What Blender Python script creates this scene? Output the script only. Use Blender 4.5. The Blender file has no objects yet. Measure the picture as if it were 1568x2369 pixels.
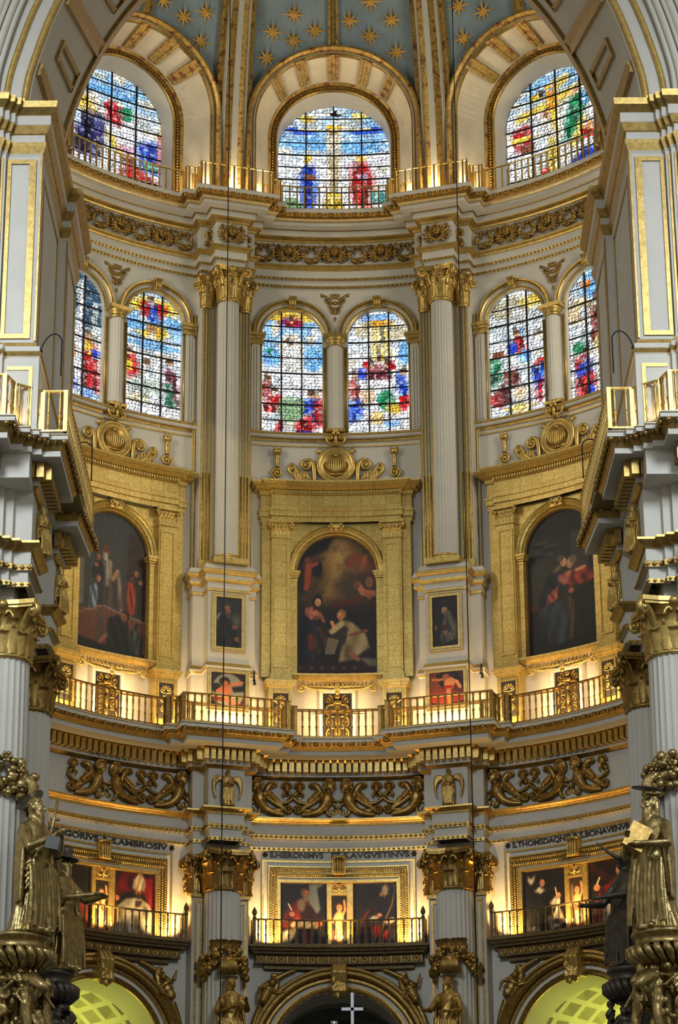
import bpy, math, random
import numpy as np
from math import sin, cos, pi, sqrt, radians, atan2
from mathutils import Matrix, Vector, noise

random.seed(7)
SC = bpy.context.scene
COL = SC.collection
# ------------------------------------------------------------------ camera
cam = bpy.data.cameras.new('camera'); camo = bpy.data.objects.new('camera', cam); COL.objects.link(camo)
cam.sensor_fit = 'VERTICAL'; cam.sensor_height = 36.0; cam.lens = 36.0*6011.4/2369.0
cam.clip_end = 400
camo.matrix_world = (Matrix.Translation((-0.122, -60.51, 0.0)) @ Matrix.Rotation(radians(-0.1645), 4, 'Z')
                     @ Matrix.Rotation(radians(90+20.975), 4, 'X') @ Matrix.Rotation(radians(-0.389), 4, 'Z'))
SC.camera = camo
# ------------------------------------------------------------------ world: soft daylight of the nave
wd = bpy.data.worlds.new('world'); SC.world = wd; wd.use_nodes = True
bg = wd.node_tree.nodes['Background']; bg.inputs[0].default_value = (1.0, 0.97, 0.92, 1); bg.inputs[1].default_value = 0.27
SC.view_settings.view_transform = 'Standard'; SC.view_settings.look = 'None'
SC.view_settings.gamma = 1; SC.view_settings.use_curve_mapping = False
SC.view_settings.exposure = 0.25
SC.cycles.max_bounces = 6; SC.cycles.diffuse_bounces = 3; SC.cycles.glossy_bounces = 3
SC.cycles.transmission_bounces = 2; SC.cycles.transparent_max_bounces = 4
SC.cycles.caustics_reflective = False; SC.cycles.caustics_refractive = False
SC.cycles.sample_clamp_indirect = 4.0
SC.cycles.use_denoising = True

def lamp(name, kind, loc, energy, col, size=0.3, target=None, sy=None):
    l = bpy.data.lights.new(name, kind); l.energy = energy; l.color = col
    if kind == 'AREA':
        l.size = size
        if sy: l.shape = 'RECTANGLE'; l.size_y = sy
    else: l.shadow_soft_size = size
    o = bpy.data.objects.new(name, l); COL.objects.link(o); o.location = loc
    if target is not None:
        o.rotation_euler = (Vector(target)-Vector(loc)).to_track_quat('-Z', 'Y').to_euler()
    return o

R = 11.0                        # inner radius of the rotunda
def W(u, d, z):                 # wall coordinates: u along the wall, d inward from the wall, z height
    a = u/R; return ((R-d)*sin(a), (R-d)*cos(a), z)
def rot2(x, y, deg):            # turn a point clockwise (to the right) about the rotunda's axis
    a = radians(-deg); return (x*cos(a)-y*sin(a), x*sin(a)+y*cos(a))
def polar(u, d, z, deg):
    x, y, _ = W(u, d, z); x, y = rot2(x, y, deg); return (x, y, z)
BAYS = (-36, 0, 36); COLS = (-18, 18)
WARM = (1.0, 0.66, 0.28); AMBER = (1.0, 0.62, 0.22); WARM2 = (1.0, 0.76, 0.44)
# lamps standing on the galleries, hidden behind their railings
def gallery_lamps():
    for b in BAYS:
        for u in (-1.9, 0.0, 1.9):
            p = polar(u, 0.95, 20.35, b); t = polar(u, 0.0, 22.2, b)
            lamp('gallery_lamp', 'AREA', p, 46, WARM, 0.25, t)
        for u in (-1.95, 1.95):
            p = polar(u, 0.40, 14.55, b); t = polar(u*0.95, 0.0, 15.6, b)
            lamp('balcony_lamp', 'AREA', p, 46, AMBER, 0.16, t).data.spread = radians(130)
        p = polar(0.0, 0.45, 14.62, b); t = polar(0, 0.02, 16.0, b)
        lamp('balcony_lamp', 'AREA', p, 50, AMBER, 0.2, t).data.spread = radians(130)
    for c in COLS:
        for u in (-0.35, 0.35):
            p = polar(u, 1.62, 20.3, c); t = polar(u, 1.1, 21.6, c)
            lamp('gallery_lamp', 'AREA', p, 22, WARM, 0.2, t)
        p = polar(0, 1.35, 37.15, c); t = polar(0, 0.8, 39.4, c)
        lamp('gallery_lamp', 'AREA', p, 34, WARM2, 0.2, t)
        for u in (-1.0, 1.0):
            p = polar(u, 0.75, 37.15, c); t = polar(u*1.3, 0.2, 40.5, c)
            lamp('gallery_lamp', 'AREA', p, 70, WARM2, 0.2, t)
    for s in (-1, 1):
        lamp('gallery_lamp', 'AREA', (s*5.8, -12.1, 20.3), 9, WARM, 0.25, (s*6.3, -12.4, 22.4))
        lamp('gallery_lamp', 'AREA', (s*5.8, -7.6, 20.3), 10, WARM, 0.25, (s*6.1, -7.4, 22.4))
        lamp('gallery_lamp', 'AREA', (s*6.5, -12.8, 20.3), 6, WARM, 0.2, (s*6.55, -12.5, 21.8))
gallery_lamps()
# unseen floodlight in mid-air just inside the arch, turned on the gold of the left frame
lamp('floodlight', 'SPOT', (-1.2, -5.6, 20.6), 1500, (1.0, 0.80, 0.42), 0.15, polar(1.7, .3, 25.2, -36)).data.spot_size = radians(30)
# yellow-green sodium lamps of the ambulatory behind the side arches
for b in (-36, 36):
    p = polar(0, -4.2, 9.0, b); t = polar(0, -4.4, 14.0, b)
    lamp('ambulatory_lamp', 'AREA', p, 170, (0.86, 0.90, 0.14), 1.2, t)
# cool skylight falling into the nave in front of the arch, through its high windows
lamp('nave_window_light', 'AREA', (-13, -36, 30), 620, (0.78, 0.89, 1.0), 6, (-9, -11, 20)).data.spread = radians(62)
# added warm fill inside the rotunda, in place of unseen side-bay windows
for b in (-76, 76):
    lamp('side_fill_light', 'AREA', polar(0, .8, 40.2, b), 400, (1.0, 0.90, 0.70), 3.2, polar(0, .2, 39.6, -b*.12))
    lamp('side_fill_light', 'AREA', polar(0, .8, 31.6, b), 330, (1.0, 0.93, 0.80), 3.6, polar(0, .2, 30.5, -b*.12))
lamp('nave_window_light', 'AREA', (13, -36, 30), 540, (0.78, 0.89, 1.0), 6, (9, -11, 20)).data.spread = radians(62)

# ------------------------------------------------------------------ materials
def mat(name, base, rough=0.6, metal=0.0, var=0.12, scale=6.0, bump=0.0, bscale=40.0, base2=None, w2=0.0, coord='Object'):
    m = bpy.data.materials.new(name); m.use_nodes = True; nt = m.node_tree; N = nt.nodes; L = nt.links
    p = N['Principled BSDF']; p.inputs['Roughness'].default_value = rough; p.inputs['Metallic'].default_value = metal
    tc = N.new('ShaderNodeTexCoord'); n = N.new('ShaderNodeTexNoise'); n.inputs['Scale'].default_value = scale
    n.inputs['Detail'].default_value = 5; L.new(tc.outputs[coord], n.inputs['Vector'])
    r = N.new('ShaderNodeValToRGB'); e = r.color_ramp.elements
    lo = tuple(c*(1-var) for c in base); hi = tuple(min(1, c*(1+var)) for c in base)
    e[0].position = 0.3; e[0].color = (*lo, 1); e[1].position = 0.7; e[1].color = (*hi, 1)
    L.new(n.outputs['Fac'], r.inputs['Fac']); out = r.outputs['Color']
    if base2 is not None:
        n2 = N.new('ShaderNodeTexNoise'); n2.inputs['Scale'].default_value = scale*0.55; n2.inputs['Detail'].default_value = 8
        n2.inputs['Roughness'].default_value = 0.7
        L.new(tc.outputs[coord], n2.inputs['Vector'])
        r2 = N.new('ShaderNodeValToRGB'); r2.color_ramp.elements[0].position = 0.62-w2; r2.color_ramp.elements[1].position = 0.70-w2
        L.new(n2.outputs['Fac'], r2.inputs['Fac'])
        mx = N.new('ShaderNodeMixRGB'); L.new(r2.outputs['Color'], mx.inputs['Fac']); L.new(out, mx.inputs['Color1'])
        mx.inputs['Color2'].default_value = (*base2, 1); out = mx.outputs['Color']
    L.new(out, p.inputs['Base Color'])
    if bump:
        b = N.new('ShaderNodeBump'); b.inputs['Strength'].default_value = bump; b.inputs['Distance'].default_value = 0.03
        n3 = N.new('ShaderNodeTexNoise'); n3.inputs['Scale'].default_value = bscale; n3.inputs['Detail'].default_value = 3
        L.new(tc.outputs[coord], n3.inputs['Vector']); L.new(n3.outputs['Fac'], b.inputs['Height']); L.new(b.outputs['Normal'], p.inputs['Normal'])
    return m

M = {}
M['stucco'] = mat('white_stucco', (0.68, 0.64, 0.54), 0.62, 0, 0.05, 1.3, 0.05, 60)
M['ashlar'] = mat('cream_ashlar', (0.70, 0.62, 0.46), 0.75, 0, 0.10, 1.5, 0.12, 30, (0.55, 0.46, 0.33), 0.02)
M['gold'] = mat('gilding', (0.60, 0.41, 0.12), 0.36, 0.75, 0.22, 9, 0.10, 50)
M['goldmid'] = mat('mid_gilding', (0.44, 0.29, 0.085), 0.38, 0.75, 0.25, 9, 0.10, 50)  # darker gilding for the front piers' trims and the arch soffit
M['goldworn'] = mat('worn_gilding', (0.55, 0.36, 0.10), 0.45, 0.6, 0.25, 9, 0.10, 50, (0.27, 0.09, 0.035), 0.10)
M['golddark'] = mat('old_carved_gilding', (0.36, 0.225, 0.06), 0.32, 0.8, 0.35, 12, 0.15, 70)
M['bronze'] = mat('dark_bronze_gilding', (0.42, 0.31, 0.12), 0.27, 0.85, 0.35, 7, 0.2, 40)
M['bronzeblack'] = mat('blackened_bronze', (0.10, 0.085, 0.06), 0.42, 0.6, 0.3, 6, 0.1, 50)
M['wood'] = mat('dark_gilded_wood', (0.16, 0.11, 0.04), 0.5, 0.4, 0.3, 8, 0.1, 40)
M['black'] = mat('black_paint', (0.02, 0.018, 0.015), 0.6, 0, 0.2)
M['iron'] = mat('iron', (0.015, 0.015, 0.017), 0.6, 0.3, 0.2)
M['lead'] = mat('lead', (0.02, 0.02, 0.025), 0.6, 0.2, 0.2)
M['letter'] = mat('lettering', (0.05, 0.038, 0.02), 0.5, 0.3, 0.3)
M['silver'] = mat('silver', (0.62, 0.62, 0.64), 0.28, 0.85, 0.1)
M['sky'] = mat('blue_vault_plaster', (0.29, 0.37, 0.41), 0.8, 0, 0.20, 0.9, 0.05, 20, (0.46, 0.47, 0.43), -0.04)
M['star'] = mat('gold_star', (0.72, 0.42, 0.09), 0.6, 0.0, 0.15)
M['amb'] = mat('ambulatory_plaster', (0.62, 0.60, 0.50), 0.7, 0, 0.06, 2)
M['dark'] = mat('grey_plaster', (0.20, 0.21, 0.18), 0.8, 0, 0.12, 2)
M['stone'] = mat('grey_stone', (0.17, 0.17, 0.165), 0.8, 0, 0.15, 2)
M['white'] = mat('white_paint', (0.78, 0.76, 0.70), 0.5, 0, 0.03)

def leaf_mat():                 # gold leaf laid in squares
    m = bpy.data.materials.new('gold_leaf'); m.use_nodes = True; N = m.node_tree.nodes; L = m.node_tree.links
    p = N['Principled BSDF']; p.inputs['Metallic'].default_value = 0.6
    tc = N.new('ShaderNodeTexCoord'); mp = N.new('ShaderNodeMapping'); mp.inputs['Rotation'].default_value = (pi/2, 0, 0)
    L.new(tc.outputs['Object'], mp.inputs['Vector'])
    br = N.new('ShaderNodeTexBrick'); br.offset = 0.0; br.inputs['Scale'].default_value = 1.0
    br.inputs['Brick Width'].default_value = 0.36; br.inputs['Row Height'].default_value = 0.36; br.inputs['Mortar Size'].default_value = 0.005
    br.inputs['Color1'].default_value = (0.72, 0.53, 0.16, 1); br.inputs['Color2'].default_value = (0.62, 0.44, 0.12, 1)
    br.inputs['Mortar'].default_value = (0.42, 0.27, 0.06, 1)
    L.new(mp.outputs['Vector'], br.inputs['Vector'])
    n = N.new('ShaderNodeTexNoise'); n.inputs['Scale'].default_value = 14; n.inputs['Detail'].default_value = 8; n.inputs['Roughness'].default_value = 0.75
    L.new(tc.outputs['Object'], n.inputs['Vector'])
    r = N.new('ShaderNodeValToRGB'); r.color_ramp.elements[0].position = 0.40; r.color_ramp.elements[0].color = (0.62, 0.58, 0.52, 1); r.color_ramp.elements[1].position = 0.62
    L.new(n.outputs['Fac'], r.inputs['Fac'])
    mx = N.new('ShaderNodeMixRGB'); mx.blend_type = 'MULTIPLY'; mx.inputs['Fac'].default_value = 0.85
    L.new(br.outputs['Color'], mx.inputs['Color1']); L.new(r.outputs['Color'], mx.inputs['Color2']); L.new(mx.outputs['Color'], p.inputs['Base Color'])
    rr = N.new('ShaderNodeMapRange'); rr.inputs['To Min'].default_value = 0.48; rr.inputs['To Max'].default_value = 0.26
    L.new(n.outputs['Fac'], rr.inputs['Value']); L.new(rr.outputs['Result'], p.inputs['Roughness'])
    b = N.new('ShaderNodeBump'); b.inputs['Strength'].default_value = 0.15; b.inputs['Distance'].default_value = 0.02
    L.new(n.outputs['Fac'], b.inputs['Height']); L.new(b.outputs['Normal'], p.inputs['Normal'])
    return m
M['leaf'] = leaf_mat()

def attr_mat(name, emit=0.0, rough=0.45):
    m = bpy.data.materials.new(name); m.use_nodes = True; N = m.node_tree.nodes; L = m.node_tree.links
    p = N['Principled BSDF']; p.inputs['Roughness'].default_value = rough
    a = N.new('ShaderNodeVertexColor'); a.layer_name = 'Col'
    if emit:
        L.new(a.outputs['Color'], p.inputs['Emission Color']); p.inputs['Emission Strength'].default_value = emit
        p.inputs['Base Color'].default_value = (0.04, 0.04, 0.05, 1)
    else: L.new(a.outputs['Color'], p.inputs['Base Color'])
    return m
M['glass'] = attr_mat('stained_glass', 1.15)
M['paint'] = attr_mat('oil_paint', 0.0, 0.5)

# ------------------------------------------------------------------ mesh building
class MB:
    def __init__(s): s.v = []; s.f = []; s.m = []; s.s = []
    def add(s, v, f, m=0, sm=True, T=None):
        n = len(s.v)
        if T is not None: v = [T @ Vector(p) for p in v]
        s.v.extend([(p[0], p[1], p[2]) for p in v]); s.f.extend([tuple(i+n for i in q) for q in f])
        if isinstance(m, int): s.m.extend([m]*len(f))
        else: s.m.extend(m)
        s.s.extend([sm]*len(f)); return s
    def join(s, o, T=None): return s.add(o.v, o.f, o.m, True, T) if not o.s else s._j(o, T)
    def _j(s, o, T):
        k = len(s.s); s.add(o.v, o.f, o.m, True, T); s.s[k:] = o.s; return s
    def box(s, c, h, m=0, T=None, taper=1.0):       # centre, half sizes
        v = [(c[0]+x*h[0]*(taper if z > 0 else 1), c[1]+y*h[1]*(taper if z > 0 else 1), c[2]+z*h[2]) for x in (-1, 1) for y in (-1, 1) for z in (-1, 1)]
        return s.add(v, [(0,1,3,2),(4,6,7,5),(0,4,5,1),(2,3,7,6),(0,2,6,4),(1,5,7,3)], m, False, T)
    def wbox(s, u0, u1, d0, d1, z0, z1, m=0, n=None):   # block lying on the curved wall
        n = n or max(1, int(abs(u1-u0)/0.35)); v = []; f = []
        for i in range(n+1):
            u = u0+(u1-u0)*i/n
            v += [W(u, d0, z0), W(u, d1, z0), W(u, d1, z1), W(u, d0, z1)]
        for i in range(n):
            a = 4*i; b = a+4
            for j in range(4): f.append((a+j, a+(j+1) % 4, b+(j+1) % 4, b+j))
        f += [(0,1,2,3), (4*n+3, 4*n+2, 4*n+1, 4*n)]
        return s.add(v, f, m, False)
    def grid(s, P, m=0, sm=True, flip=False):           # P[i][j]
        a = len(P); b = len(P[0]); v = [p for r in P for p in r]
        f = [(i*b+j, (i+1)*b+j, (i+1)*b+j+1, i*b+j+1) for i in range(a-1) for j in range(b-1)]
        return s.add(v, f, m, sm)
    def lathe(s, prof, n=16, m=0, T=None, a0=0.0, a1=2*pi, rad=None, sm=True):
        full = abs(a1-a0-2*pi) < 1e-6; k = n if full else n+1; v = []; f = []
        for (r, z) in prof:
            for i in range(k):
                a = a0+(a1-a0)*i/n; q = r*(rad(a, z) if rad else 1); v.append((q*cos(a), q*sin(a), z))
        for j in range(len(prof)-1):
            for i in range(n):
                i2 = (i+1) % k; f.append((j*k+i, j*k+i2, (j+1)*k+i2, (j+1)*k+i))
        return s.add(v, f, m, sm, T)
    def ell(s, c, r, m=0, R3=None, nu=8, nv=6, T=None):
        v = []; f = []
        if not hasattr(r, '__len__'): r = (r, r, r)
        for j in range(nv+1):
            t = pi*j/nv
            for i in range(nu):
                a = 2*pi*i/nu; p = Vector((r[0]*sin(t)*cos(a), r[1]*sin(t)*sin(a), r[2]*cos(t)))
                if R3 is not None: p = R3 @ p
                v.append((c[0]+p[0], c[1]+p[1], c[2]+p[2]))
        for j in range(nv):
            for i in range(nu): f.append((j*nu+i, (j+1)*nu+i, (j+1)*nu+(i+1) % nu, j*nu+(i+1) % nu))
        return s.add(v, f, m, True, T)
    def tube(s, pts, rad, n=6, m=0, T=None, cap=True, flat=1.0, sm=True):
        pts = [Vector(p) for p in pts]; k = len(pts)
        if not hasattr(rad, '__len__'): rad = [rad]*k
        v = []; f = []; up = None
        for i, p in enumerate(pts):
            t = (pts[min(i+1, k-1)]-pts[max(i-1, 0)])
            if t.length < 1e-9: t = Vector((0, 0, 1))
            t.normalize()
            if up is None:
                up = Vector((0, 1, 0)) if abs(t.y) < 0.9 else Vector((1, 0, 0))
            x = t.cross(up)
            if x.length < 1e-6: x = t.orthogonal()
            x.normalize(); up = x.cross(t).normalized()
            for j in range(n):
                a = 2*pi*j/n; q = p+(x*cos(a)+up*sin(a)*flat)*rad[i]; v.append(q)
        for i in range(k-1):
            for j in range(n): f.append((i*n+j, i*n+(j+1) % n, (i+1)*n+(j+1) % n, (i+1)*n+j))
        if cap: f += [tuple(range(n-1, -1, -1)), tuple((k-1)*n+j for j in range(n))]
        return s.add(v, f, m, sm, T)
    def disc(s, pts, th, m=0, T=None):                   # flat polygon (x,z) extruded in -y by th
        n = len(pts); v = [(p[0], 0, p[1]) for p in pts]+[(p[0], -th, p[1]) for p in pts]
        f = [tuple(range(n)), tuple(range(2*n-1, n-1, -1))]+[(i, (i+1) % n, n+(i+1) % n, n+i) for i in range(n)]
        return s.add(v, f, m, False, T)
    def mapped(s, fn):
        s.v = [fn(*p) for p in s.v]; return s
    def sweep(s, path, prof, mats=None, sm=False):       # path [(x,y,mx,my)], prof [(d,z)]
        k = len(prof); v = []; f = []; ms = []
        for (x, y, mx, my) in path:
            for (d, z) in prof: v.append((x+mx*d, y+my*d, z))
        for i in range(len(path)-1):
            for j in range(k-1):
                f.append((i*k+j, (i+1)*k+j, (i+1)*k+j+1, i*k+j+1)); ms.append(mats[j] if mats else 0)
        return s.add(v, f, ms, sm)
    def build(s, name, mats, parent=None, org=None, smooth=True):
        me = bpy.data.meshes.new(name)
        org = org or (ORG.get(parent.name) if parent is not None else None)
        v = s.v if org is None else [(p[0]-org[0], p[1]-org[1], p[2]-org[2]) for p in s.v]
        me.from_pydata(v, [], s.f)
        ms = mats if isinstance(mats, (list, tuple)) else [mats]
        for q in ms: me.materials.append(M[q] if isinstance(q, str) else q)
        if len(ms) > 1: me.polygons.foreach_set('material_index', s.m)
        me.polygons.foreach_set('use_smooth', s.s); me.update()
        o = bpy.data.objects.new(name, me); COL.objects.link(o)
        if parent is not None:
            o.parent = parent; ORG[o.name] = org
        elif org is not None:
            o.location = org; ORG[o.name] = org
        return o
ORG = {}
def tag(o, label, cat, group=None):
    o['label'] = label; o['category'] = cat
    if group: o['group'] = group
    return o
def struct(o): o['kind'] = 'structure'; return o
def stuff(o): o['kind'] = 'stuff'; return o
def thing(name, label, cat, loc=(0, 0, 0), group=None):
    o = bpy.data.objects.new(name, None); COL.objects.link(o); o.location = loc; o.empty_display_size = 0.1
    ORG[o.name] = Vector(loc)
    return tag(o, label, cat, group)
def empty_struct(name, loc=(0, 0, 0)):
    o = bpy.data.objects.new(name, None); COL.objects.link(o); o.location = loc; o.empty_display_size = 0.1
    ORG[o.name] = Vector(loc); return struct(o)
def copy_tree(o, deg=0.0, label=None, name=None, parent=None, depth=0):
    c = o.copy(); COL.objects.link(c)
    if parent is None:
        x, y = rot2(o.location.x, o.location.y, deg); c.location = (x, y, o.location.z)
        c.rotation_euler = (o.rotation_euler[0], o.rotation_euler[1], o.rotation_euler[2]-radians(deg))
        if label: c['label'] = label
        if name: c.name = name
    else: c.parent = parent
    for ch in list(o.children): copy_tree(ch, parent=c)
    return c
def turn(o, deg):
    x, y = rot2(o.location.x, o.location.y, deg); o.location.x = x; o.location.y = y; o.rotation_euler.z -= radians(deg); return o
def place(o, name=None):        # copy of a single part
    c = o.copy(); COL.objects.link(c); c.parent = o.parent; return c
def remesh(o, vox, smooth=True):
    md = o.modifiers.new('r', 'REMESH'); md.mode = 'VOXEL'; md.voxel_size = vox; md.use_smooth_shade = smooth
    dg = bpy.context.evaluated_depsgraph_get(); dg.update()
    me = bpy.data.meshes.new_from_object(o.evaluated_get(dg)); ms = list(o.data.materials)
    o.modifiers.clear(); old = o.data; o.data = me
    if not me.materials:
        for q in ms: me.materials.append(q)
    me.name = o.name; bpy.data.meshes.remove(old)
    return o

# ------------------------------------------------------------------ plan paths
def miter(pts):
    n = len(pts); out = []
    for i in range(n):
        ns = []
        for a, b in ((i-1, i), (i, i+1)):
            if a < 0 or b >= n: continue
            tx, ty = pts[b][0]-pts[a][0], pts[b][1]-pts[a][1]; l = sqrt(tx*tx+ty*ty) or 1; ns.append((ty/l, -tx/l))
        if len(ns) == 1: mx, my = ns[0]
        else:
            dt = ns[0][0]*ns[1][0]+ns[0][1]*ns[1][1]; mx = (ns[0][0]+ns[1][0])/(1+dt); my = (ns[0][1]+ns[1][1])/(1+dt)
        out.append((pts[i][0], pts[i][1], mx, my))
    return out
def ring_path(a0, a1, ress, step=2.0, fd=0.0):
    # ress: (phi, [(halfwidth, depth), ...]) outer step first; straight breaks forward of the round wall
    pts = []; rs = sorted(ress); cur = a0
    def arc(b0, b1):
        n = max(1, int(round((b1-b0)/step)))
        for i in range(n+1):
            a = radians(b0+(b1-b0)*i/n); pts.append((R*sin(a), R*cos(a)))
    for ph, st in rs:
        w = st[0][0]; da = math.degrees(math.asin(w/R)); arc(cur, ph-da); dep = 0
        loc = []
        for k, (hw, dd) in enumerate(st):
            loc.append((-hw, R-dd))
            if k+1 < len(st): loc.append((-st[k+1][0], R-dd))
        loc = loc+[(-x, y) for x, y in reversed(loc)]
        for x, y in loc: pts.append(rot2(x, y, ph))
        cur = ph+da
    arc(cur, a1)
    # drop duplicates
    q = [pts[0]]
    for p in pts[1:]:
        if abs(p[0]-q[-1][0])+abs(p[1]-q[-1][1]) > 1e-4: q.append(p)
    return miter(q)
def off(path, d): return [(x+mx*d, y+my*d) for x, y, mx, my in path]
def along(pts, spacing, start=0.5):         # points spaced along a polyline, with heading
    out = []; acc = -start*spacing
    for (x0, y0), (x1, y1) in zip(pts[:-1], pts[1:]):
        l = sqrt((x1-x0)**2+(y1-y0)**2)
        if l < 1e-6: continue
        while acc+spacing <= l:
            acc += spacing; t = acc/l; out.append((x0+(x1-x0)*t, y0+(y1-y0)*t, atan2(y1-y0, x1-x0)))
        acc -= l
    return out
def spaced_by_segment(pts, spacing, corners=False):   # same number of whole spaces in each straight run
    out = []; i = 0
    runs = []; cur = [pts[0]]
    for a, b in zip(pts[:-1], pts[1:]):
        if len(cur) > 1:
            h0 = atan2(cur[-1][1]-cur[-2][1], cur[-1][0]-cur[-2][0]); h1 = atan2(b[1]-a[1], b[0]-a[0])
            if abs((h1-h0+pi) % (2*pi)-pi) > 0.3: runs.append(cur); cur = [a]
        cur.append(b)
    runs.append(cur)
    for r in runs:
        l = sum(sqrt((b[0]-a[0])**2+(b[1]-a[1])**2) for a, b in zip(r[:-1], r[1:]))
        n = max(1, int(round(l/spacing))); out += along(r, l/n*0.99999, 0.5)
    return out

# ------------------------------------------------------------------ ornament helpers (local x right, z up, -y towards the viewer)
def spiral(cx, cz, r0, turns, a0, dirn=1, r1=None, n=None):
    n = n or int(14*turns); r1 = r0*0.12 if r1 is None else r1
    return [(cx+(r0+(r1-r0)*i/n)*cos(a0+dirn*2*pi*turns*i/n), 0, cz+(r0+(r1-r0)*i/n)*sin(a0+dirn*2*pi*turns*i/n)) for i in range(n+1)]
def bez(p, n=10):
    p = [Vector(q) if len(q) == 3 else Vector((q[0], 0, q[1])) for q in p]; out = []
    for i in range(n+1):
        t = i/n; q = p
        while len(q) > 1: q = [a*(1-t)+b*t for a, b in zip(q[:-1], q[1:])]
        out.append(q[0])
    return out
def scroll(mb, cx, cz, r, a0, dirn=1, turns=1.6, th=None, y=0, m=0, n=6):
    th = th or r*0.24; pts = [(p[0], y-0.25*th*i/20, p[2]) for i, p in enumerate(spiral(cx, cz, r, turns, a0, dirn))]
    k = len(pts); mb.tube(pts, [th*(1-0.45*i/k) for i in range(k)], n, m); mb.ell((cx, y-th*0.5, cz), th*0.75, m)
def taper_tube(mb, pts, r, m=0, n=6, y=None):
    k = len(pts); mb.tube(pts, [r*(0.35+0.65*sin(pi*min(1, 0.08+0.92*i/(k-1)))) for i in range(k)], n, m)
def rosette(mb, c, r, m=0, petals=7, th=None):
    th = th or r*0.45
    for i in range(petals):
        a = 2*pi*i/petals; mb.ell((c[0]+r*0.62*cos(a), c[1]-th*0.45, c[2]+r*0.62*sin(a)), (r*0.36, th*0.6, r*0.36), m, None, 6, 4)
    mb.ell((c[0], c[1]-th*0.8, c[2]), (r*0.3, th*0.6, r*0.3), m, None, 6, 4)
def leafstrip(mb, T, h, w, curl, m=0, nz=6, bulge=0.15):  # acanthus leaf growing up z, curling to -y
    P = []
    for i in range(nz+1):
        t = i/nz; z = h*(t if t < 0.8 else 0.8+0.12*sin((t-0.8)/0.2*pi)); out = -curl*(t**3)*1.0-0.02*h
        ww = w*(0.62+0.5*sin(pi*min(t*1.05, 1))*1.0)*(1-0.55*max(0, t-0.75)/0.25)
        row = []
        for j in range(5):
            x = (j/2-1); lob = 1+0.18*(1 if i % 2 else -1)*(abs(x) > 0.6)
            row.append((x*ww*0.5*lob, out+bulge*w*(x*x)-(0.12*w if j == 2 else 0), z))
        P.append(row)
    v = [T @ Vector(p) for r in P for p in r]; b = 5
    mb.add(v, [(i*b+j, (i+1)*b+j, (i+1)*b+j+1, i*b+j+1) for i in range(nz) for j in range(4)], m, True)

# ================================================================== STRUCTURE
FLOOR = -1.6
mb = MB(); mb.box((0, -20, FLOOR-0.15), (34, 52, 0.15)); struct(mb.build('floor', 'stone'))
# ---- walls of the rotunda, three bays in view
def wall_mesh(mb, us0, us1, z0, z1, holes, step=0.3):
    us = set([us0, us1]); n = int((us1-us0)/step)
    for i in range(n+1): us.add(us0+(us1-us0)*i/n)
    for (uc, hw, zb, zs) in holes:
        for i in range(25): us.add(uc-hw*cos(pi*i/24))
    us = sorted(u for u in us if us0-1e-6 <= u <= us1+1e-6)
    def quad(a, b, za0, zb0, za1, zb1):
        mb.add([W(a, 0, za0), W(b, 0, zb0), W(b, 0, zb1), W(a, 0, za1)], [(0, 1, 2, 3)], 0, True)
    for a, b in zip(us[:-1], us[1:]):
        if b-a < 1e-5: continue
        m = (a+b)/2; h = [q for q in holes if abs(m-q[0]) < q[1]]; cur = z0
        lo_a = lo_b = z0
        for (uc, hw, zb, zs) in sorted(h, key=lambda q: q[2]):
            if zb > max(lo_a, lo_b): quad(a, b, lo_a, lo_b, zb, zb)
            lo_a = zs+sqrt(max(0, hw*hw-(a-uc)**2)); lo_b = zs+sqrt(max(0, hw*hw-(b-uc)**2))
        quad(a, b, lo_a, lo_b, z1, z1)
TW = 1.305                       # centre of each light of the twin windows
HOLES = [(0, 1.9, FLOOR, 11.37), (-TW, 0.92, 29.83, 33.04), (TW, 0.92, 29.83, 33.04), (0, 1.78, 37.0, 39.75)]
def reveal(mb, uc, hw, zb, zs, d0, d1, hw1, zs1, n=24, m=0):
    A = []; B = []
    for i in range(n+1):
        a = pi-pi*i/n
        A.append(W(uc+hw*cos(a), d0, zs+hw*sin(a))); B.append(W(uc+hw1*cos(a), d1, zs1+hw1*sin(a)))
    A = [W(uc-hw, d0, zb)]+A+[W(uc+hw, d0, zb)]; B = [W(uc-hw1, d1, zb)]+B+[W(uc+hw1, d1, zb)]
    mb.grid([A, B], m, True); mb.add([A[0], A[-1], B[-1], B[0]], [(0, 1, 2, 3)], m, False)
for nm, deg, u0, u1 in (('wall_back', 0, -3.456, 3.456), ('wall_left', -36, -15.0, 3.456), ('wall_right', 36, -3.456, 15.0)):
    mb = MB(); wall_mesh(mb, u0, u1, FLOOR, 42.2, HOLES)
    for s in (-1, 1): reveal(mb, s*TW, 0.92, 29.83, 33.04, 0, -0.35, 0.92, 33.04)
    reveal(mb, 0, 1.78, 37.0, 39.75, 0, -0.75, 1.66, 39.68, 28)
    reveal(mb, 0, 1.9, FLOOR, 11.37, 0, -0.9, 1.75, 11.37, 24)
    o = struct(mb.build(nm, 'stucco')); o.rotation_euler.z = -radians(deg)
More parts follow.
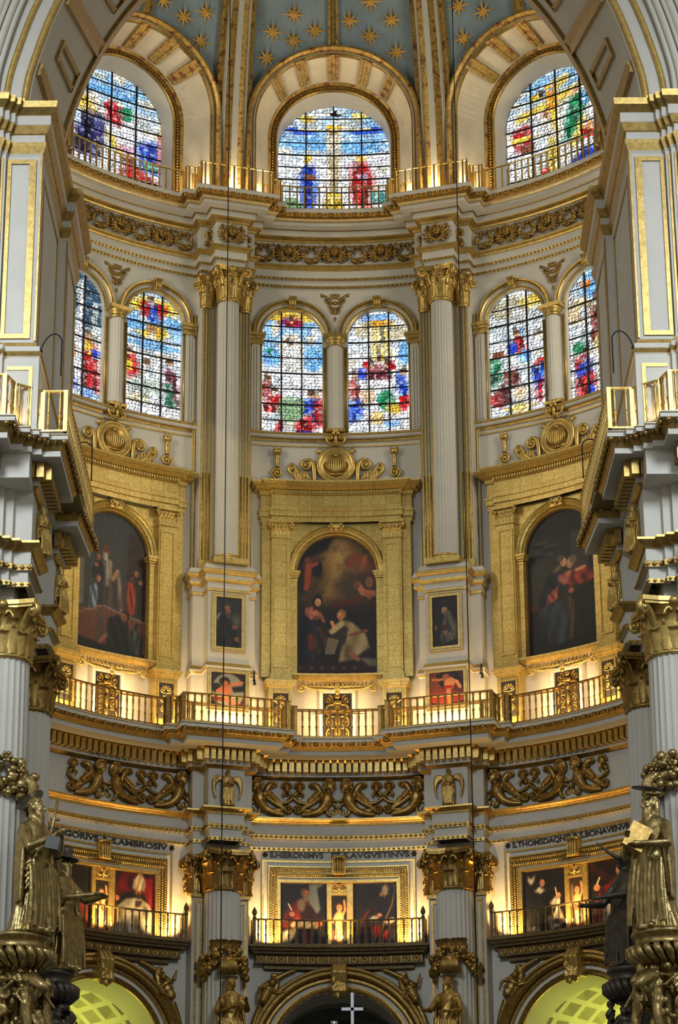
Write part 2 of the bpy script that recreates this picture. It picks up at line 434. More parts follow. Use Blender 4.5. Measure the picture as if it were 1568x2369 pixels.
# ---- dome
def rd(z): return 10.1*sqrt(max(0.0, 1-((z-37.5)/15.5)**2)) if z > 37.5 else 10.1
def D(phi, z, p=0.0):
    r = rd(z)+p; a = radians(phi); return (r*sin(a), r*cos(a), z)
mb = MB()
zs_ = [37+15.9*sin(pi/2*i/16) for i in range(17)]
mb.grid([[D(54+252*i/60, z, 0.12) for z in zs_] for i in range(61)])
mb.grid([[D(-54+108*i/40, z, 0.12) for z in [49.4+3.55*sin(pi/2*j/5) for j in range(6)]] for i in range(41)])
for b in BAYS:
    P = []
    for i in range(61):
        ph = -16.4+32.8*i/60; q = abs(ph)/14.7
        lo = 39.75+2.42*sqrt(1-q*q) if q < 1 else 38.6
        P.append([D(b+ph, lo+(49.5-lo)*(j/10)**1.25, 0.12) for j in range(11)])
    mb.grid(P)
ceil = struct(mb.build('ceiling', 'sky'))
def star(phi, z, r):
    m = MB(); c = Vector(D(phi, z, 0.07)); n = Vector((-sin(radians(phi)), -cos(radians(phi)), -0.35)).normalized()
    x = Vector((cos(radians(phi)), -sin(radians(phi)), 0)); y = x.cross(n); y = y if y.z > 0 else -y
    v = [c+n*0.06]; k = 16
    for i in range(k):
        q = r if i % 4 == 0 else (r*0.78 if i % 2 == 0 else r*0.27); a = pi/2+2*pi*i/k
        v.append(c+x*q*cos(a)+y*q*sin(a))
    m.add(v, [(0, 1+i, 1+(i+1) % k) for i in range(k)], 0, False); return m.build('star', 'star', ceil)
for ph, z in [(-7.38, 43.34), (-11.32, 42.75), (-3.42, 42.87), (-7.4, 42.53), (-12.16, 41.91), (7.17, 43.73), (3.05, 43.17), (10.94, 43.1),
              (6.76, 42.66), (11.58, 42.08), (-28.45, 42.71), (-24.33, 43.01), (-24.78, 42.08), (-32.98, 43.02), (23.97, 43.18), (28.64, 42.82), (24.28, 42.15),
              (-28.5, 44.0), (28.2, 44.0), (-3.3, 44.1), (11.2, 44.4), (-11.0, 44.3)]:
    star(ph, z, 0.42)
# ---- ribs of the dome
for c in (-54, -18, 18, 54):
    o_ = [-.60, -.56, -.44, -.40, -.33, -.31, -.26, -.19, -.13, -.10, .10, .13, .19, .26, .31, .33, .40, .44, .56, .60]
    p_ = [-.1, .05, .05, .13, .13, .20, .30, .32, .28, .26, .26, .28, .32, .30, .20, .13, .13, .05, .05, -.1]
    ms = [1, 1, 1, 0, 0, 1, 1, 1, 1, 0, 1, 1, 1, 1, 0, 0, 1, 1, 1]
    mb = MB(); zz = [36.9, 37.6, 38.4, 39.2, 40]+[40+i for i in range(1, 12)]
    rows = [[D(c+math.degrees(o_[j]/10.1), z, -p_[j]) for j in range(len(o_))] for z in zz]
    v = [p for r in rows for p in r]; k = len(o_)
    mb.add(v, [(i*k+j, (i+1)*k+j, (i+1)*k+j+1, i*k+j+1) for i in range(len(zz)-1) for j in range(k-1)], [ms[j] for i in range(len(zz)-1) for j in range(k-1)], False)
    struct(mb.build('trim_1', ['stucco', 'goldworn']))
# ---- window lunettes of the drum (gold archivolt, cream ashlar splay with brackets, carved inner band)
def lun_in(th):
    a = th; return W(2.06*cos(a), 0.12, 39.75+2.06*max(0, sin(a)))
def lun_out(th, p=0.0, k=1.0):
    z = 39.75+2.36*max(0, sin(th))*k; return D(14.35*cos(th)*k, z, 0.03+p)
def arcpts(fn, n=36, zb=37.0):
    A = [fn(pi-pi*i/n) for i in range(n+1)]
    return [Vector((A[0][0], A[0][1], zb))]+[Vector(q) for q in A]+[Vector((A[-1][0], A[-1][1], zb))]
def band(mb, fns, ms, n=36, zb=37.0, sm=False):
    rows = [arcpts(f, n, zb) for f in fns]
    for a, b, m in zip(rows[:-1], rows[1:], ms): mb.grid([a, b], m, sm)
mb = MB()
def cyl(r_, d_): return lambda th: W(r_*cos(th), d_, 39.75+r_*max(0, sin(th)))
band(mb, [cyl(1.78, 0), cyl(1.78, 0.05), cyl(1.83, 0.09), cyl(1.86, 0.06), cyl(1.97, 0.06), cyl(2.0, 0.13), cyl(2.06, 0.16), cyl(2.08, 0.1)], [2, 2, 2, 2, 1, 1, 1])
for i in range(64):
    th = pi*(i+0.5)/64; c = W(1.915*cos(th), 0.08, 39.75+1.915*sin(th)); mb.ell(c, 0.045, 2, None, 5, 4)
for zz in np.arange(37.1, 39.7, 0.1):
    for s in (-1, 1): mb.ell(W(s*1.915, 0.08, zz), 0.045, 2, None, 5, 4)
band(mb, [lun_in, lun_out], [0], 36, 37.0)
def lo(k, p): return lambda th: D(14.35*cos(th)+(0.0), 39.75+2.36*max(0, sin(th)), 0) if False else lun_out(th, p, k)
band(mb, [lo(0.965, 0.0), lo(0.965, -0.08), lo(.99, -0.12), lo(1.012, -0.05), lo(1.024, -0.05), lo(1.032, -0.14), lo(1.06, -0.20), lo(1.088, -0.18), lo(1.105, -0.06), lo(1.115, 0.1)], [2, 2, 0, 0, 1, 1, 1, 1, 1])
lun = mb.build('trim_2', ['ashlar', 'goldworn', 'golddark']); struct(lun)
br = None
for th in (90, 65, 115, 42, 138):
    a = radians(th); q = MB(); n_ = Vector(W(cos(a), 1, 0)); 
    P = lambda t, e, h: Vector(lun_in(a+e))*(1-t)+Vector(lun_out(a+e))*t+(Vector((-sin(2*0)*0, -1, -0.5)).normalized()*h)
    for e0, e1, hh in ((-0.075, -0.028, 0.2), (-0.025, 0.025, 0.16), (0.028, 0.075, 0.2)):
        rows = [[P(t, e, 0 if ed else hh*(0.75+0.35*t)) for (e, ed) in ((e0, 1), (e0, 0), (e1, 0), (e1, 1))] for t in (0.06, 0.2, 0.4, 0.7, 0.97)]
        q.grid(rows, 0, False); q.add([rows[0][i] for i in range(4)]+[rows[-1][i] for i in range(4)], [(0, 1, 2, 3), (4, 5, 6, 7)], 0, False)
    q.build('bracket', 'goldworn', lun)
q = MB()
q.grid([[D(e, z, p) for (e, p) in ((-0.95, .12), (-0.95, 0.02), (-0.55, -0.02), (-0.5, 0.04), (0.5, 0.04), (0.55, -0.02), (0.95, 0.02), (0.95, .12))] for z in [42.1+7*i/8 for i in range(9)]], 0, False)
q.build('web_rib', 'goldworn', lun)
for b in (-36, 36): copy_tree(lun, b)

# ---- entablatures: a stepped break forward over every column
BRK = [(c, [(0.76, 0.45), (0.40, 0.90)]) for c in COLS]
PATH = ring_path(-64, 64, BRK)
def beads(mb, path, d, z, sp, size, m=0, wide=1.0):
    for x, y, h in along(off(path, d), sp):
        c, s = cos(h), sin(h); rx, ry, rz = size*wide, size, size
        vv = [(x+c*rx, y+s*rx, z), (x-c*rx, y-s*rx, z), (x+s*ry, y-c*ry, z), (x, y, z+rz), (x, y, z-rz)]
        mb.add(vv, [(0, 3, 2), (3, 1, 2), (1, 4, 2), (4, 0, 2)], m, True)
def eggs(mb, path, d0, z0, d1, z1, sp, m=0):        # eggs and darts on a sloping face
    for i, (x, y, h) in enumerate(along(off(path, (d0+d1)/2), sp/2)):
        nx, ny = sin(h), -cos(h); T = Matrix.Translation((x+nx*0.03, y+ny*0.03, (z0+z1)/2)) @ Matrix.Rotation(h, 4, 'Z')
        hz = abs(z1-z0)
        if i % 2 == 0: mb.ell((0, 0, 0), (sp*0.22, 0.07, hz*0.55), m, Matrix.Rotation(-0.5, 3, 'X'), 6, 5, T)
        else: mb.ell((0, 0, 0), (sp*0.06, 0.05, hz*0.6), m, Matrix.Rotation(-0.5, 3, 'X'), 4, 4, T)
# upper entablature, carrying the top gallery
prof = [(0.0, 34.67, 0), (.07, 34.66, 1), (.07, 34.75, 1), (.04, 34.76, 0), (.04, 34.94, 0), (.11, 34.91, 1), (.12, 34.99, 1), (.09, 35.0, 0), (.09, 35.24, 1), (.13, 35.25, 1), (.15, 35.29, 1), (.24, 35.32, 1), (.24, 35.37, 1), (.09, 35.39, 0), (.09, 36.17, 1), (.13, 36.18, 1), (.15, 36.23, 1), (.27, 36.28, 1),
        (.29, 36.31, 0), (.29, 36.49, 2), (.33, 36.49, 2), (.34, 36.51, 0), (.60, 36.52, 0), (.60, 36.63, 1), (.63, 36.62, 1), (.65, 36.66, 0), (.66, 36.69, 1), (.69, 36.71, 2), (.73, 36.77, 2), (.84, 36.84, 0), (.88, 36.85, 0), (.88, 36.95, 0), (.82, 37.0, 0), (-0.1, 37.02, 0)]
mb = MB(); mb.sweep(PATH, [(p[0], p[1]) for p in prof], [p[2] for p in prof])
ue = struct(mb.build('trim_3', ['stucco', 'gold', 'golddark']))
mb = MB(); beads(mb, PATH, .085, 34.705, .13, .04, 0, 1.2); beads(mb, PATH, .125, 34.95, .13, .04, 0, 1.2)
stuff(mb.build('bead_moulding', 'golddark', ue))
mb = MB(); eggs(mb, PATH, .72, 36.73, .84, 36.85, .36); stuff(mb.build('egg_and_dart', 'golddark', ue))
# window sill moulding of the twin windows
SPATH = ring_path(-64, 64, [])
prof = [(0, 29.46, 0), (.05, 29.46, 1), (.06, 29.50, 1), (.05, 29.51, 0), (.05, 29.57, 0), (.09, 29.58, 2), (.10, 29.66, 1), (.15, 29.68, 0), (.19, 29.72, 0), (.19, 29.77, 1), (.22, 29.78, 1), (.24, 29.83, 1), (.2, 29.86, 1), (-.4, 29.87, 0)]
mb = MB(); mb.sweep(SPATH, [(p[0], p[1]) for p in prof], [p[2] for p in prof]); struct(mb.build('trim_4', ['stucco', 'gold', 'golddark']))
# lower entablature, carrying the main gallery
LBRK = [(c, [(0.76, 0.45), (0.42, 0.90)]) for c in COLS]
LPATH = ring_path(-64, 64, LBRK)
prof = [(0, 17.19, 0), (.08, 17.19, 1), (.08, 17.28, 1), (.05, 17.29, 0), (.05, 17.53, 0), (.12, 17.52, 1), (.13, 17.63, 1), (.10, 17.65, 0), (.10, 17.91, 3), (.14, 17.92, 3), (.15, 17.97, 2), (.18, 17.99, 2), (.22, 18.0, 2), (.28, 18.05, 1), (.28, 18.10, 1), (.10, 18.11, 0), (.10, 19.2, 2), (.15, 19.21, 2), (.22, 19.28, 2), (.23, 19.29, 0), (.25, 19.37, 0), (.25, 19.69, 1), (.40, 19.66, 1), (.48, 19.72, 0),
        (.95, 19.73, 0), (.95, 19.85, 2), (.97, 19.85, 1), (1.0, 19.88, 1), (1.06, 19.94, 2), (1.08, 19.95, 2), (1.17, 20.03, 0), (1.21, 20.04, 0), (1.21, 20.12, 1), (1.23, 20.14, 0), (1.15, 20.19, 0), (-0.1, 20.2, 0)]
mb = MB(); mb.sweep(LPATH, [(p[0], p[1]) for p in prof], [p[2] for p in prof])
le = struct(mb.build('trim_5', ['stucco', 'gold', 'golddark', 'gold']))
mb = MB(); beads(mb, LPATH, .09, 17.235, .14, .042, 0, 1.2); beads(mb, LPATH, .14, 17.575, .14, .05, 0, 1.2)
stuff(mb.build('bead_moulding', 'golddark', le))
mb = MB(); eggs(mb, LPATH, 1.06, 19.93, 1.17, 20.04, .34); stuff(mb.build('egg_and_dart', 'golddark', le))
mod = None
for x, y, h in spaced_by_segment(off(LPATH, 0.36), 0.205):
    if mod is None:
        q = MB(); q.box((0, 0.0, 0), (0.068, 0.12, 0.155)); q.box((0, -0.125, 0.03), (0.055, 0.01, 0.11)); mod = q.build('modillion', 'gold', le, (0, 0, 0)); o = mod
    else: o = place(mod)
    o.location = (x, y, 19.535); o.rotation_euler.z = h

# ================================================================== PAINTED SURFACES (colours computed here, held per vertex)
class Cv:
    def __init__(s, w, h, col):
        s.w, s.h = w, h; s.a = np.zeros((h, w, 3)); s.a[:] = col
        s.y, s.x = np.mgrid[0:h, 0:w]; s.x = (s.x+0.5)/w; s.y = (s.y+0.5)/h; s.asp = w/h
    def blur(s, m, r):
        for ax in (0, 1):
            for _ in range(2):
                k = max(1, int(r*(s.h if ax == 0 else s.h))); acc = np.zeros_like(m)
                for i in range(-k, k+1): acc += np.roll(m, i, ax)
                m = acc/(2*k+1)
        return m
    def put(s, m, col, al=1.0): s.a = s.a*(1-(m*al)[..., None])+np.array(col)*(m*al)[..., None]; return s
    def ell(s, cx, cy, rx, ry, col, ang=0, soft=0.25, al=1.0):
        dx = (s.x-cx)*s.asp; dy = s.y-cy; a = radians(ang); X = dx*cos(a)+dy*sin(a); Y = -dx*sin(a)+dy*cos(a)
        q = np.sqrt((X/(rx*s.asp if ang == 0 else rx))**2+(Y/ry)**2) if ang == 0 else np.sqrt((X/rx)**2+(Y/ry)**2)
        return s.put(np.clip((1-q)/soft+0.5, 0, 1), col, al)
    def poly(s, pts, col, soft=0.004, al=1.0):
        m = np.zeros(s.x.shape, bool); n = len(pts)
        for i in range(n):
            x0, y0 = pts[i]; x1, y1 = pts[(i+1) % n]
            if y0 == y1: continue
            c = ((s.y >= min(y0, y1)) & (s.y < max(y0, y1))); m ^= c & (s.x < x0+(s.y-y0)*(x1-x0)/(y1-y0))
        m = m.astype(float); return s.put(s.blur(m, soft) if soft else m, col, al)
    def line(s, pts, wd, col, al=1.0):
        for (x0, y0), (x1, y1) in zip(pts[:-1], pts[1:]):
            ax, ay, bx, by = x0*s.asp, y0, x1*s.asp, y1; px, py = s.x*s.asp-ax, s.y-ay; ex, ey = bx-ax, by-ay
            t = np.clip((px*ex+py*ey)/(ex*ex+ey*ey+1e-9), 0, 1); q = np.hypot(px-t*ex, py-t*ey); s.put(np.clip((wd-q)/(wd*0.5)+0.3, 0, 1), col, al)
        return s
    def folds(s, pts, col, hi, n=4, soft=0.004, seed=1):
        s.poly(pts, col, soft); rg = random.Random(seed)
        x0 = min(p[0] for p in pts); x1 = max(p[0] for p in pts); y0 = min(p[1] for p in pts); y1 = max(p[1] for p in pts)
        m = np.zeros(s.x.shape, bool); k = len(pts)
        for i in range(k):
            a, b = pts[i], pts[(i+1) % k]
            if a[1] == b[1]: continue
            m ^= ((s.y >= min(a[1], b[1])) & (s.y < max(a[1], b[1]))) & (s.x < a[0]+(s.y-a[1])*(b[0]-a[0])/(b[1]-a[1]))
        wv = np.zeros(s.x.shape)
        for i in range(n):
            f = rg.uniform(2, 5)/(x1-x0+1e-3); g = rg.uniform(-1.5, 1.5)/(y1-y0+1e-3); wv += np.sin(2*pi*(f*(s.x-x0)*0.6+g*(s.y-y0)+rg.random()))
        s.put(s.blur(m.astype(float), soft)*np.clip(wv/n*1.6, 0, 1), hi, 0.8); s.put(s.blur(m.astype(float), soft)*np.clip(-wv/n*1.6, 0, 1), [c*0.35 for c in col], 0.8); return s
    def head(s, cx, cy, r, skin, hair, ang=0, beard=None, face=1):
        s.ell(cx-0.2*r*face/s.asp, cy-r*0.25, r*0.95/s.asp, r*1.05, hair, 0, 0.2)
        s.ell(cx+0.12*r*face/s.asp, cy+r*0.12, r*0.72/s.asp, r*0.95, skin, 0, 0.25)
        s.ell(cx+0.4*r*face/s.asp, cy-r*0.05, r*0.4/s.asp, r*0.6, [min(1, c*1.25) for c in skin], 0, 0.9, 0.6)
        for e in (-0.12, 0.5): s.ell(cx+e*r*face/s.asp, cy-r*0.02, r*0.14/s.asp, r*0.09, [c*0.3 for c in skin], 0, 0.6)
        s.ell(cx+0.25*r*face/s.asp, cy+r*0.3, r*0.1/s.asp, r*0.2, [c*0.65 for c in skin], 0, 0.8, 0.7)
        if beard: s.ell(cx+0.18*r*face/s.asp, cy+r*0.95, r*0.6/s.asp, r*0.8, beard, 0, 0.3)
        else: s.ell(cx+0.22*r*face/s.asp, cy+r*0.58, r*0.2/s.asp, r*0.08, [0.55*skin[0], 0.3*skin[1], 0.3*skin[2]], 0, 0.6)
        return s
    def grain(s, amp, seed=0, cell=1):
        rg = np.random.RandomState(seed); n = rg.rand(s.h//cell+2, s.w//cell+2); n = np.repeat(np.repeat(n, cell, 0), cell, 1)[:s.h, :s.w]
        s.a = np.clip(s.a*(1+amp*(n[..., None]-0.5)*2), 0, 1); return s
    def cloudy(s, col, amp, f=4, seed=1):
        rg = random.Random(seed); n = np.zeros(s.x.shape)
        for o in range(4):
            for _ in range(2):
                a = rg.uniform(0, 2*pi); k = f*(1.8**o); n += np.sin(2*pi*k*(s.x*s.asp*cos(a)+s.y*sin(a))+rg.uniform(0, 6))/(1.5**o)
        return s.put(np.clip(n*0.35, 0, 1), col, amp)
    def lin(s): return np.clip(s.a, 0, 1)**2.2
def col_attr(me, cols):
    at = me.color_attributes.new('Col', 'FLOAT_COLOR', 'POINT'); c = np.ones((len(cols), 4), np.float32); c[:, :3] = cols
    at.data.foreach_set('color', c.ravel())
def canvas_mesh(name, cv, fn, parent, org=None, shape=None, mname='paint'):
    # fn(s, t) -> point, s 0..1 left to right, t 0..1 top to bottom; one vertex per canvas cell corner
    nx, ny = cv.w, cv.h; L = cv.lin(); P = []; C = []
    xs = np.linspace(0, 1, nx); ys = np.linspace(0, 1, ny)
    for j in range(ny):
        for i in range(nx): P.append(fn(xs[i], ys[j])); C.append(L[j, i])
    F = [(j*nx+i, (j+1)*nx+i, (j+1)*nx+i+1, j*nx+i+1) for j in range(ny-1) for i in range(nx-1)
         if shape is None or shape((xs[i]+xs[i+1])/2, (ys[j]+ys[j+1])/2)]
    m = MB(); m.add(P, F, 0, True); o = m.build(name, mname, parent, org); col_attr(o.data, C); return o
SK = (0.78, 0.55, 0.38); SKD = (0.55, 0.34, 0.22); WH = (0.97, 0.98, 1.0)

# ------------------------------------------------------------------ stained glass designs
def gl_base(seed, sky=(0.55, 0.75, 1.0), skyh=0.4):
    c = Cv(60, 100, WH); rg = random.Random(seed)
    c.poly([(0, 0), (1, 0), (1, skyh), (0, skyh+0.05)], sky, 0.03, 0.75)
    for _ in range(38):
        q = rg.choice([(1, 1, 1), (0.95, 0.97, 0.98), (0.82, 0.88, 0.92), (0.9, 0.9, 0.8), (0.75, 0.80, 0.80), (0.97, 0.93, 0.82)])
        c.ell(rg.random(), rg.random(), rg.uniform(.04, .14), rg.uniform(.02, .06), q, 0, 0.6)
    return c
RED = (0.80, 0.05, 0.08); BLU = (0.10, 0.25, 0.85); GRN = (0.10, 0.55, 0.35); YEL = (0.98, 0.80, 0.25); PUR = (0.24, 0.22, 0.45); BRN = (0.55, 0.30, 0.20); LB = (0.45, 0.72, 1.0)
def g_cruc():
    c = gl_base(3, LB, 0.35); c.ell(.26, .10, .075, .035, YEL); c.ell(.74, .08, .07, .035, YEL); c.ell(.75, .08, .04, .02, (1, .95, .6))
    c.poly([(.42, .03), (.60, .03), (.60, .075), (.42, .075)], (.96, .95, .85), .004)
    for i, (x, l) in enumerate(((.44, 'I'), (.475, 'N'), (.525, 'R'), (.575, 'I'))):
        c.line([(x, .037), (x, .07)], .0045, (0, 0, .05))
        if l == 'N': c.line([(x, .037), (x+.025, .07), (x+.025, .037)], .0045, (0, 0, .05))
        if l == 'R': c.line([(x, .037), (x+.022, .045), (x, .053), (x+.025, .07)], .0045, (0, 0, .05))
    c.ell(.2, .2, .16, .03, BLU, 0, .5, .8); c.ell(.8, .2, .16, .03, BLU, 0, .5, .8); c.ell(.3, .3, .22, .05, LB); c.ell(.75, .33, .25, .06, LB)
    c.line([(.18, .18), (.5, .2), (.82, .18)], .012, (.93, .86, .72)); c.line([(.5, .19), (.5, .6)], .035, (.93, .87, .75)); c.ell(.5, .185, .05, .035, (.6, .4, .25)); c.ell(.5, .17, .07, .02, YEL)
    c.line([(.5, .42), (.5, .85)], .02, (.75, .68, .5)); c.ell(.5, .36, .07, .03, (.8, .78, .72))
    c.folds([(.24, .46), (.31, .46), (.36, .6), (.33, .82), (.2, .82), (.19, .55)], BLU, (.35, .55, 1), 4, .004, 2); c.ell(.275, .44, .04, .03, (.95, .8, .6)); c.ell(.27, .42, .05, .02, YEL); c.ell(.28, .58, .06, .03, BRN)
    c.folds([(.68, .46), (.8, .46), (.86, .6), (.84, .82), (.68, .80), (.66, .6)], RED, (1, .3, .3), 4, .004, 3); c.ell(.75, .43, .045, .035, (.95, .75, .4)); c.ell(.76, .57, .05, .03, (.75, .6, .7))
    c.folds([(.43, .75), (.57, .75), (.6, .95), (.4, .95)], YEL, (1, .95, .6)); c.ell(.5, .72, .05, .03, YEL); c.ell(.28, .9, .1, .06, (.75, .3, .5)); c.ell(.75, .92, .12, .05, LB); c.ell(.12, .8, .1, .04, (.4, .6, .4)); c.ell(.9, .75, .08, .05, (.3, .6, .6)); return c
def g_left():
    c = gl_base(5, LB, 0.25); c.poly([(0, .2), (.25, .25), (.4, .38), (0, .42)], YEL); c.ell(.45, .17, .3, .04, LB); c.ell(.52, .28, .07, .05, RED); c.folds([(.46, .28), (.62, .25), (.6, .42), (.48, .4)], RED, (.9, .2, .3)); c.ell(.66, .3, .07, .05, GRN)
    c.folds([(.22, .38), (.42, .36), (.46, .5), (.40, .72), (.12, .72), (.16, .5)], PUR, (.5, .5, .8), 4, .004, 4); c.folds([(.28, .4), (.34, .4), (.3, .7), (.2, .7)], (.1, .1, .25), PUR); c.folds([(.0, .4), (.12, .42), (.1, .65), (0, .68)], RED, (.9, .3, .3)); c.ell(.15, .44, .05, .08, (.75, .85, 1))
    c.poly([(.46, .45), (.62, .58), (.64, .66), (.5, .56)], YEL); c.ell(.68, .58, .09, .04, (.95, .7, .8)); c.ell(.7, .66, .05, .05, BRN); c.folds([(.78, .5), (.94, .46), (.98, .72), (.82, .72)], BLU, LB, 3, .004, 5); c.folds([(.62, .74), (.75, .68), (.95, .78), (.95, .84), (.6, .8)], RED, (1, .4, .4)); c.ell(.9, .66, .06, .04, (.4, .7, .6)); c.ell(.6, .9, .2, .04, (.5, .8, .8)); c.ell(.2, .85, .15, .04, (.9, .75, .6)); return c
def g_right():
    c = gl_base(6, LB, 0.2); c.poly([(.22, .16), (.62, .06), (.64, .11), (.24, .22)], YEL); c.poly([(.1, .28), (.95, .12), (.96, .17), (.1, .34)], YEL); c.poly([(.42, .1), (.52, .08), (.5, .9), (.40, .9)], (.95, .8, .3)); c.poly([(.42, .12), (.5, .1), (.5, .3), (.42, .3)], (.95, .6, .15))
    for i, (x, l) in enumerate(((.30, 'I'), (.36, 'N'), (.45, 'R'), (.55, 'I'))):
        y = .155-.12*(x-.3)
        c.line([(x, y-.018), (x, y+.018)], .0045, (0, 0, .05))
        if l == 'N': c.line([(x, y-.018), (x+.035, y+.016), (x+.035, y-.02)], .0045, (0, 0, .05))
        if l == 'R': c.line([(x, y-.018), (x+.03, y-.008), (x, y), (x+.035, y+.018)], .0045, (0, 0, .05))
    c.folds([(.66, .26), (.78, .24), (.8, .36), (.7, .55), (.56, .6), (.6, .4)], GRN, (.2, .7, .4), 4, .004, 6); c.ell(.70, .23, .05, .035, (.9, .7, .5)); c.ell(.85, .3, .1, .05, LB); c.line([(.36, .36), (.46, .5)], .03, (.97, .93, .88)); c.ell(.38, .33, .05, .03, (.7, .5, .35))
    c.folds([(.05, .42), (.2, .36), (.24, .5), (.1, .58)], RED, (1, .3, .3)); c.ell(.12, .47, .1, .03, YEL); c.ell(.2, .56, .08, .04, BRN); c.poly([(.75, .45), (.82, .42), (.7, .66), (.62, .66)], YEL); c.ell(.82, .58, .08, .05, (.9, .2, .2)); c.ell(.84, .54, .05, .03, (.9, .6, .3)); c.folds([(.55, .8), (.8, .7), (.95, .72), (.9, .84), (.6, .9)], BLU, LB, 3, .004, 7); c.ell(.38, .82, .04, .07, RED); c.ell(.2, .9, .1, .04, (.4, .7, .6)); c.ell(.95, .5, .04, .2, (.85, .3, .1)); return c
def g_tw(seed, items, sky=LB, skyh=.35):
    c = gl_base(seed, sky, skyh)
    for i, it in enumerate(items):
        k = it[0]
        if k == 'e': c.ell(it[1], it[2], it[3], it[4], it[5], 0, .3)
        elif k == 'f': c.folds(it[1], it[2], it[3], 3, .004, seed+i)
        elif k == 'p': c.ell(it[1], it[2], .055, .032, it[3] if len(it) > 3 else (.88, .68, .5)); c.ell(it[1], it[2]-.015, .06, .022, (.35, .25, .18), 0, .5)
    return c
LR = (1, .4, .4)
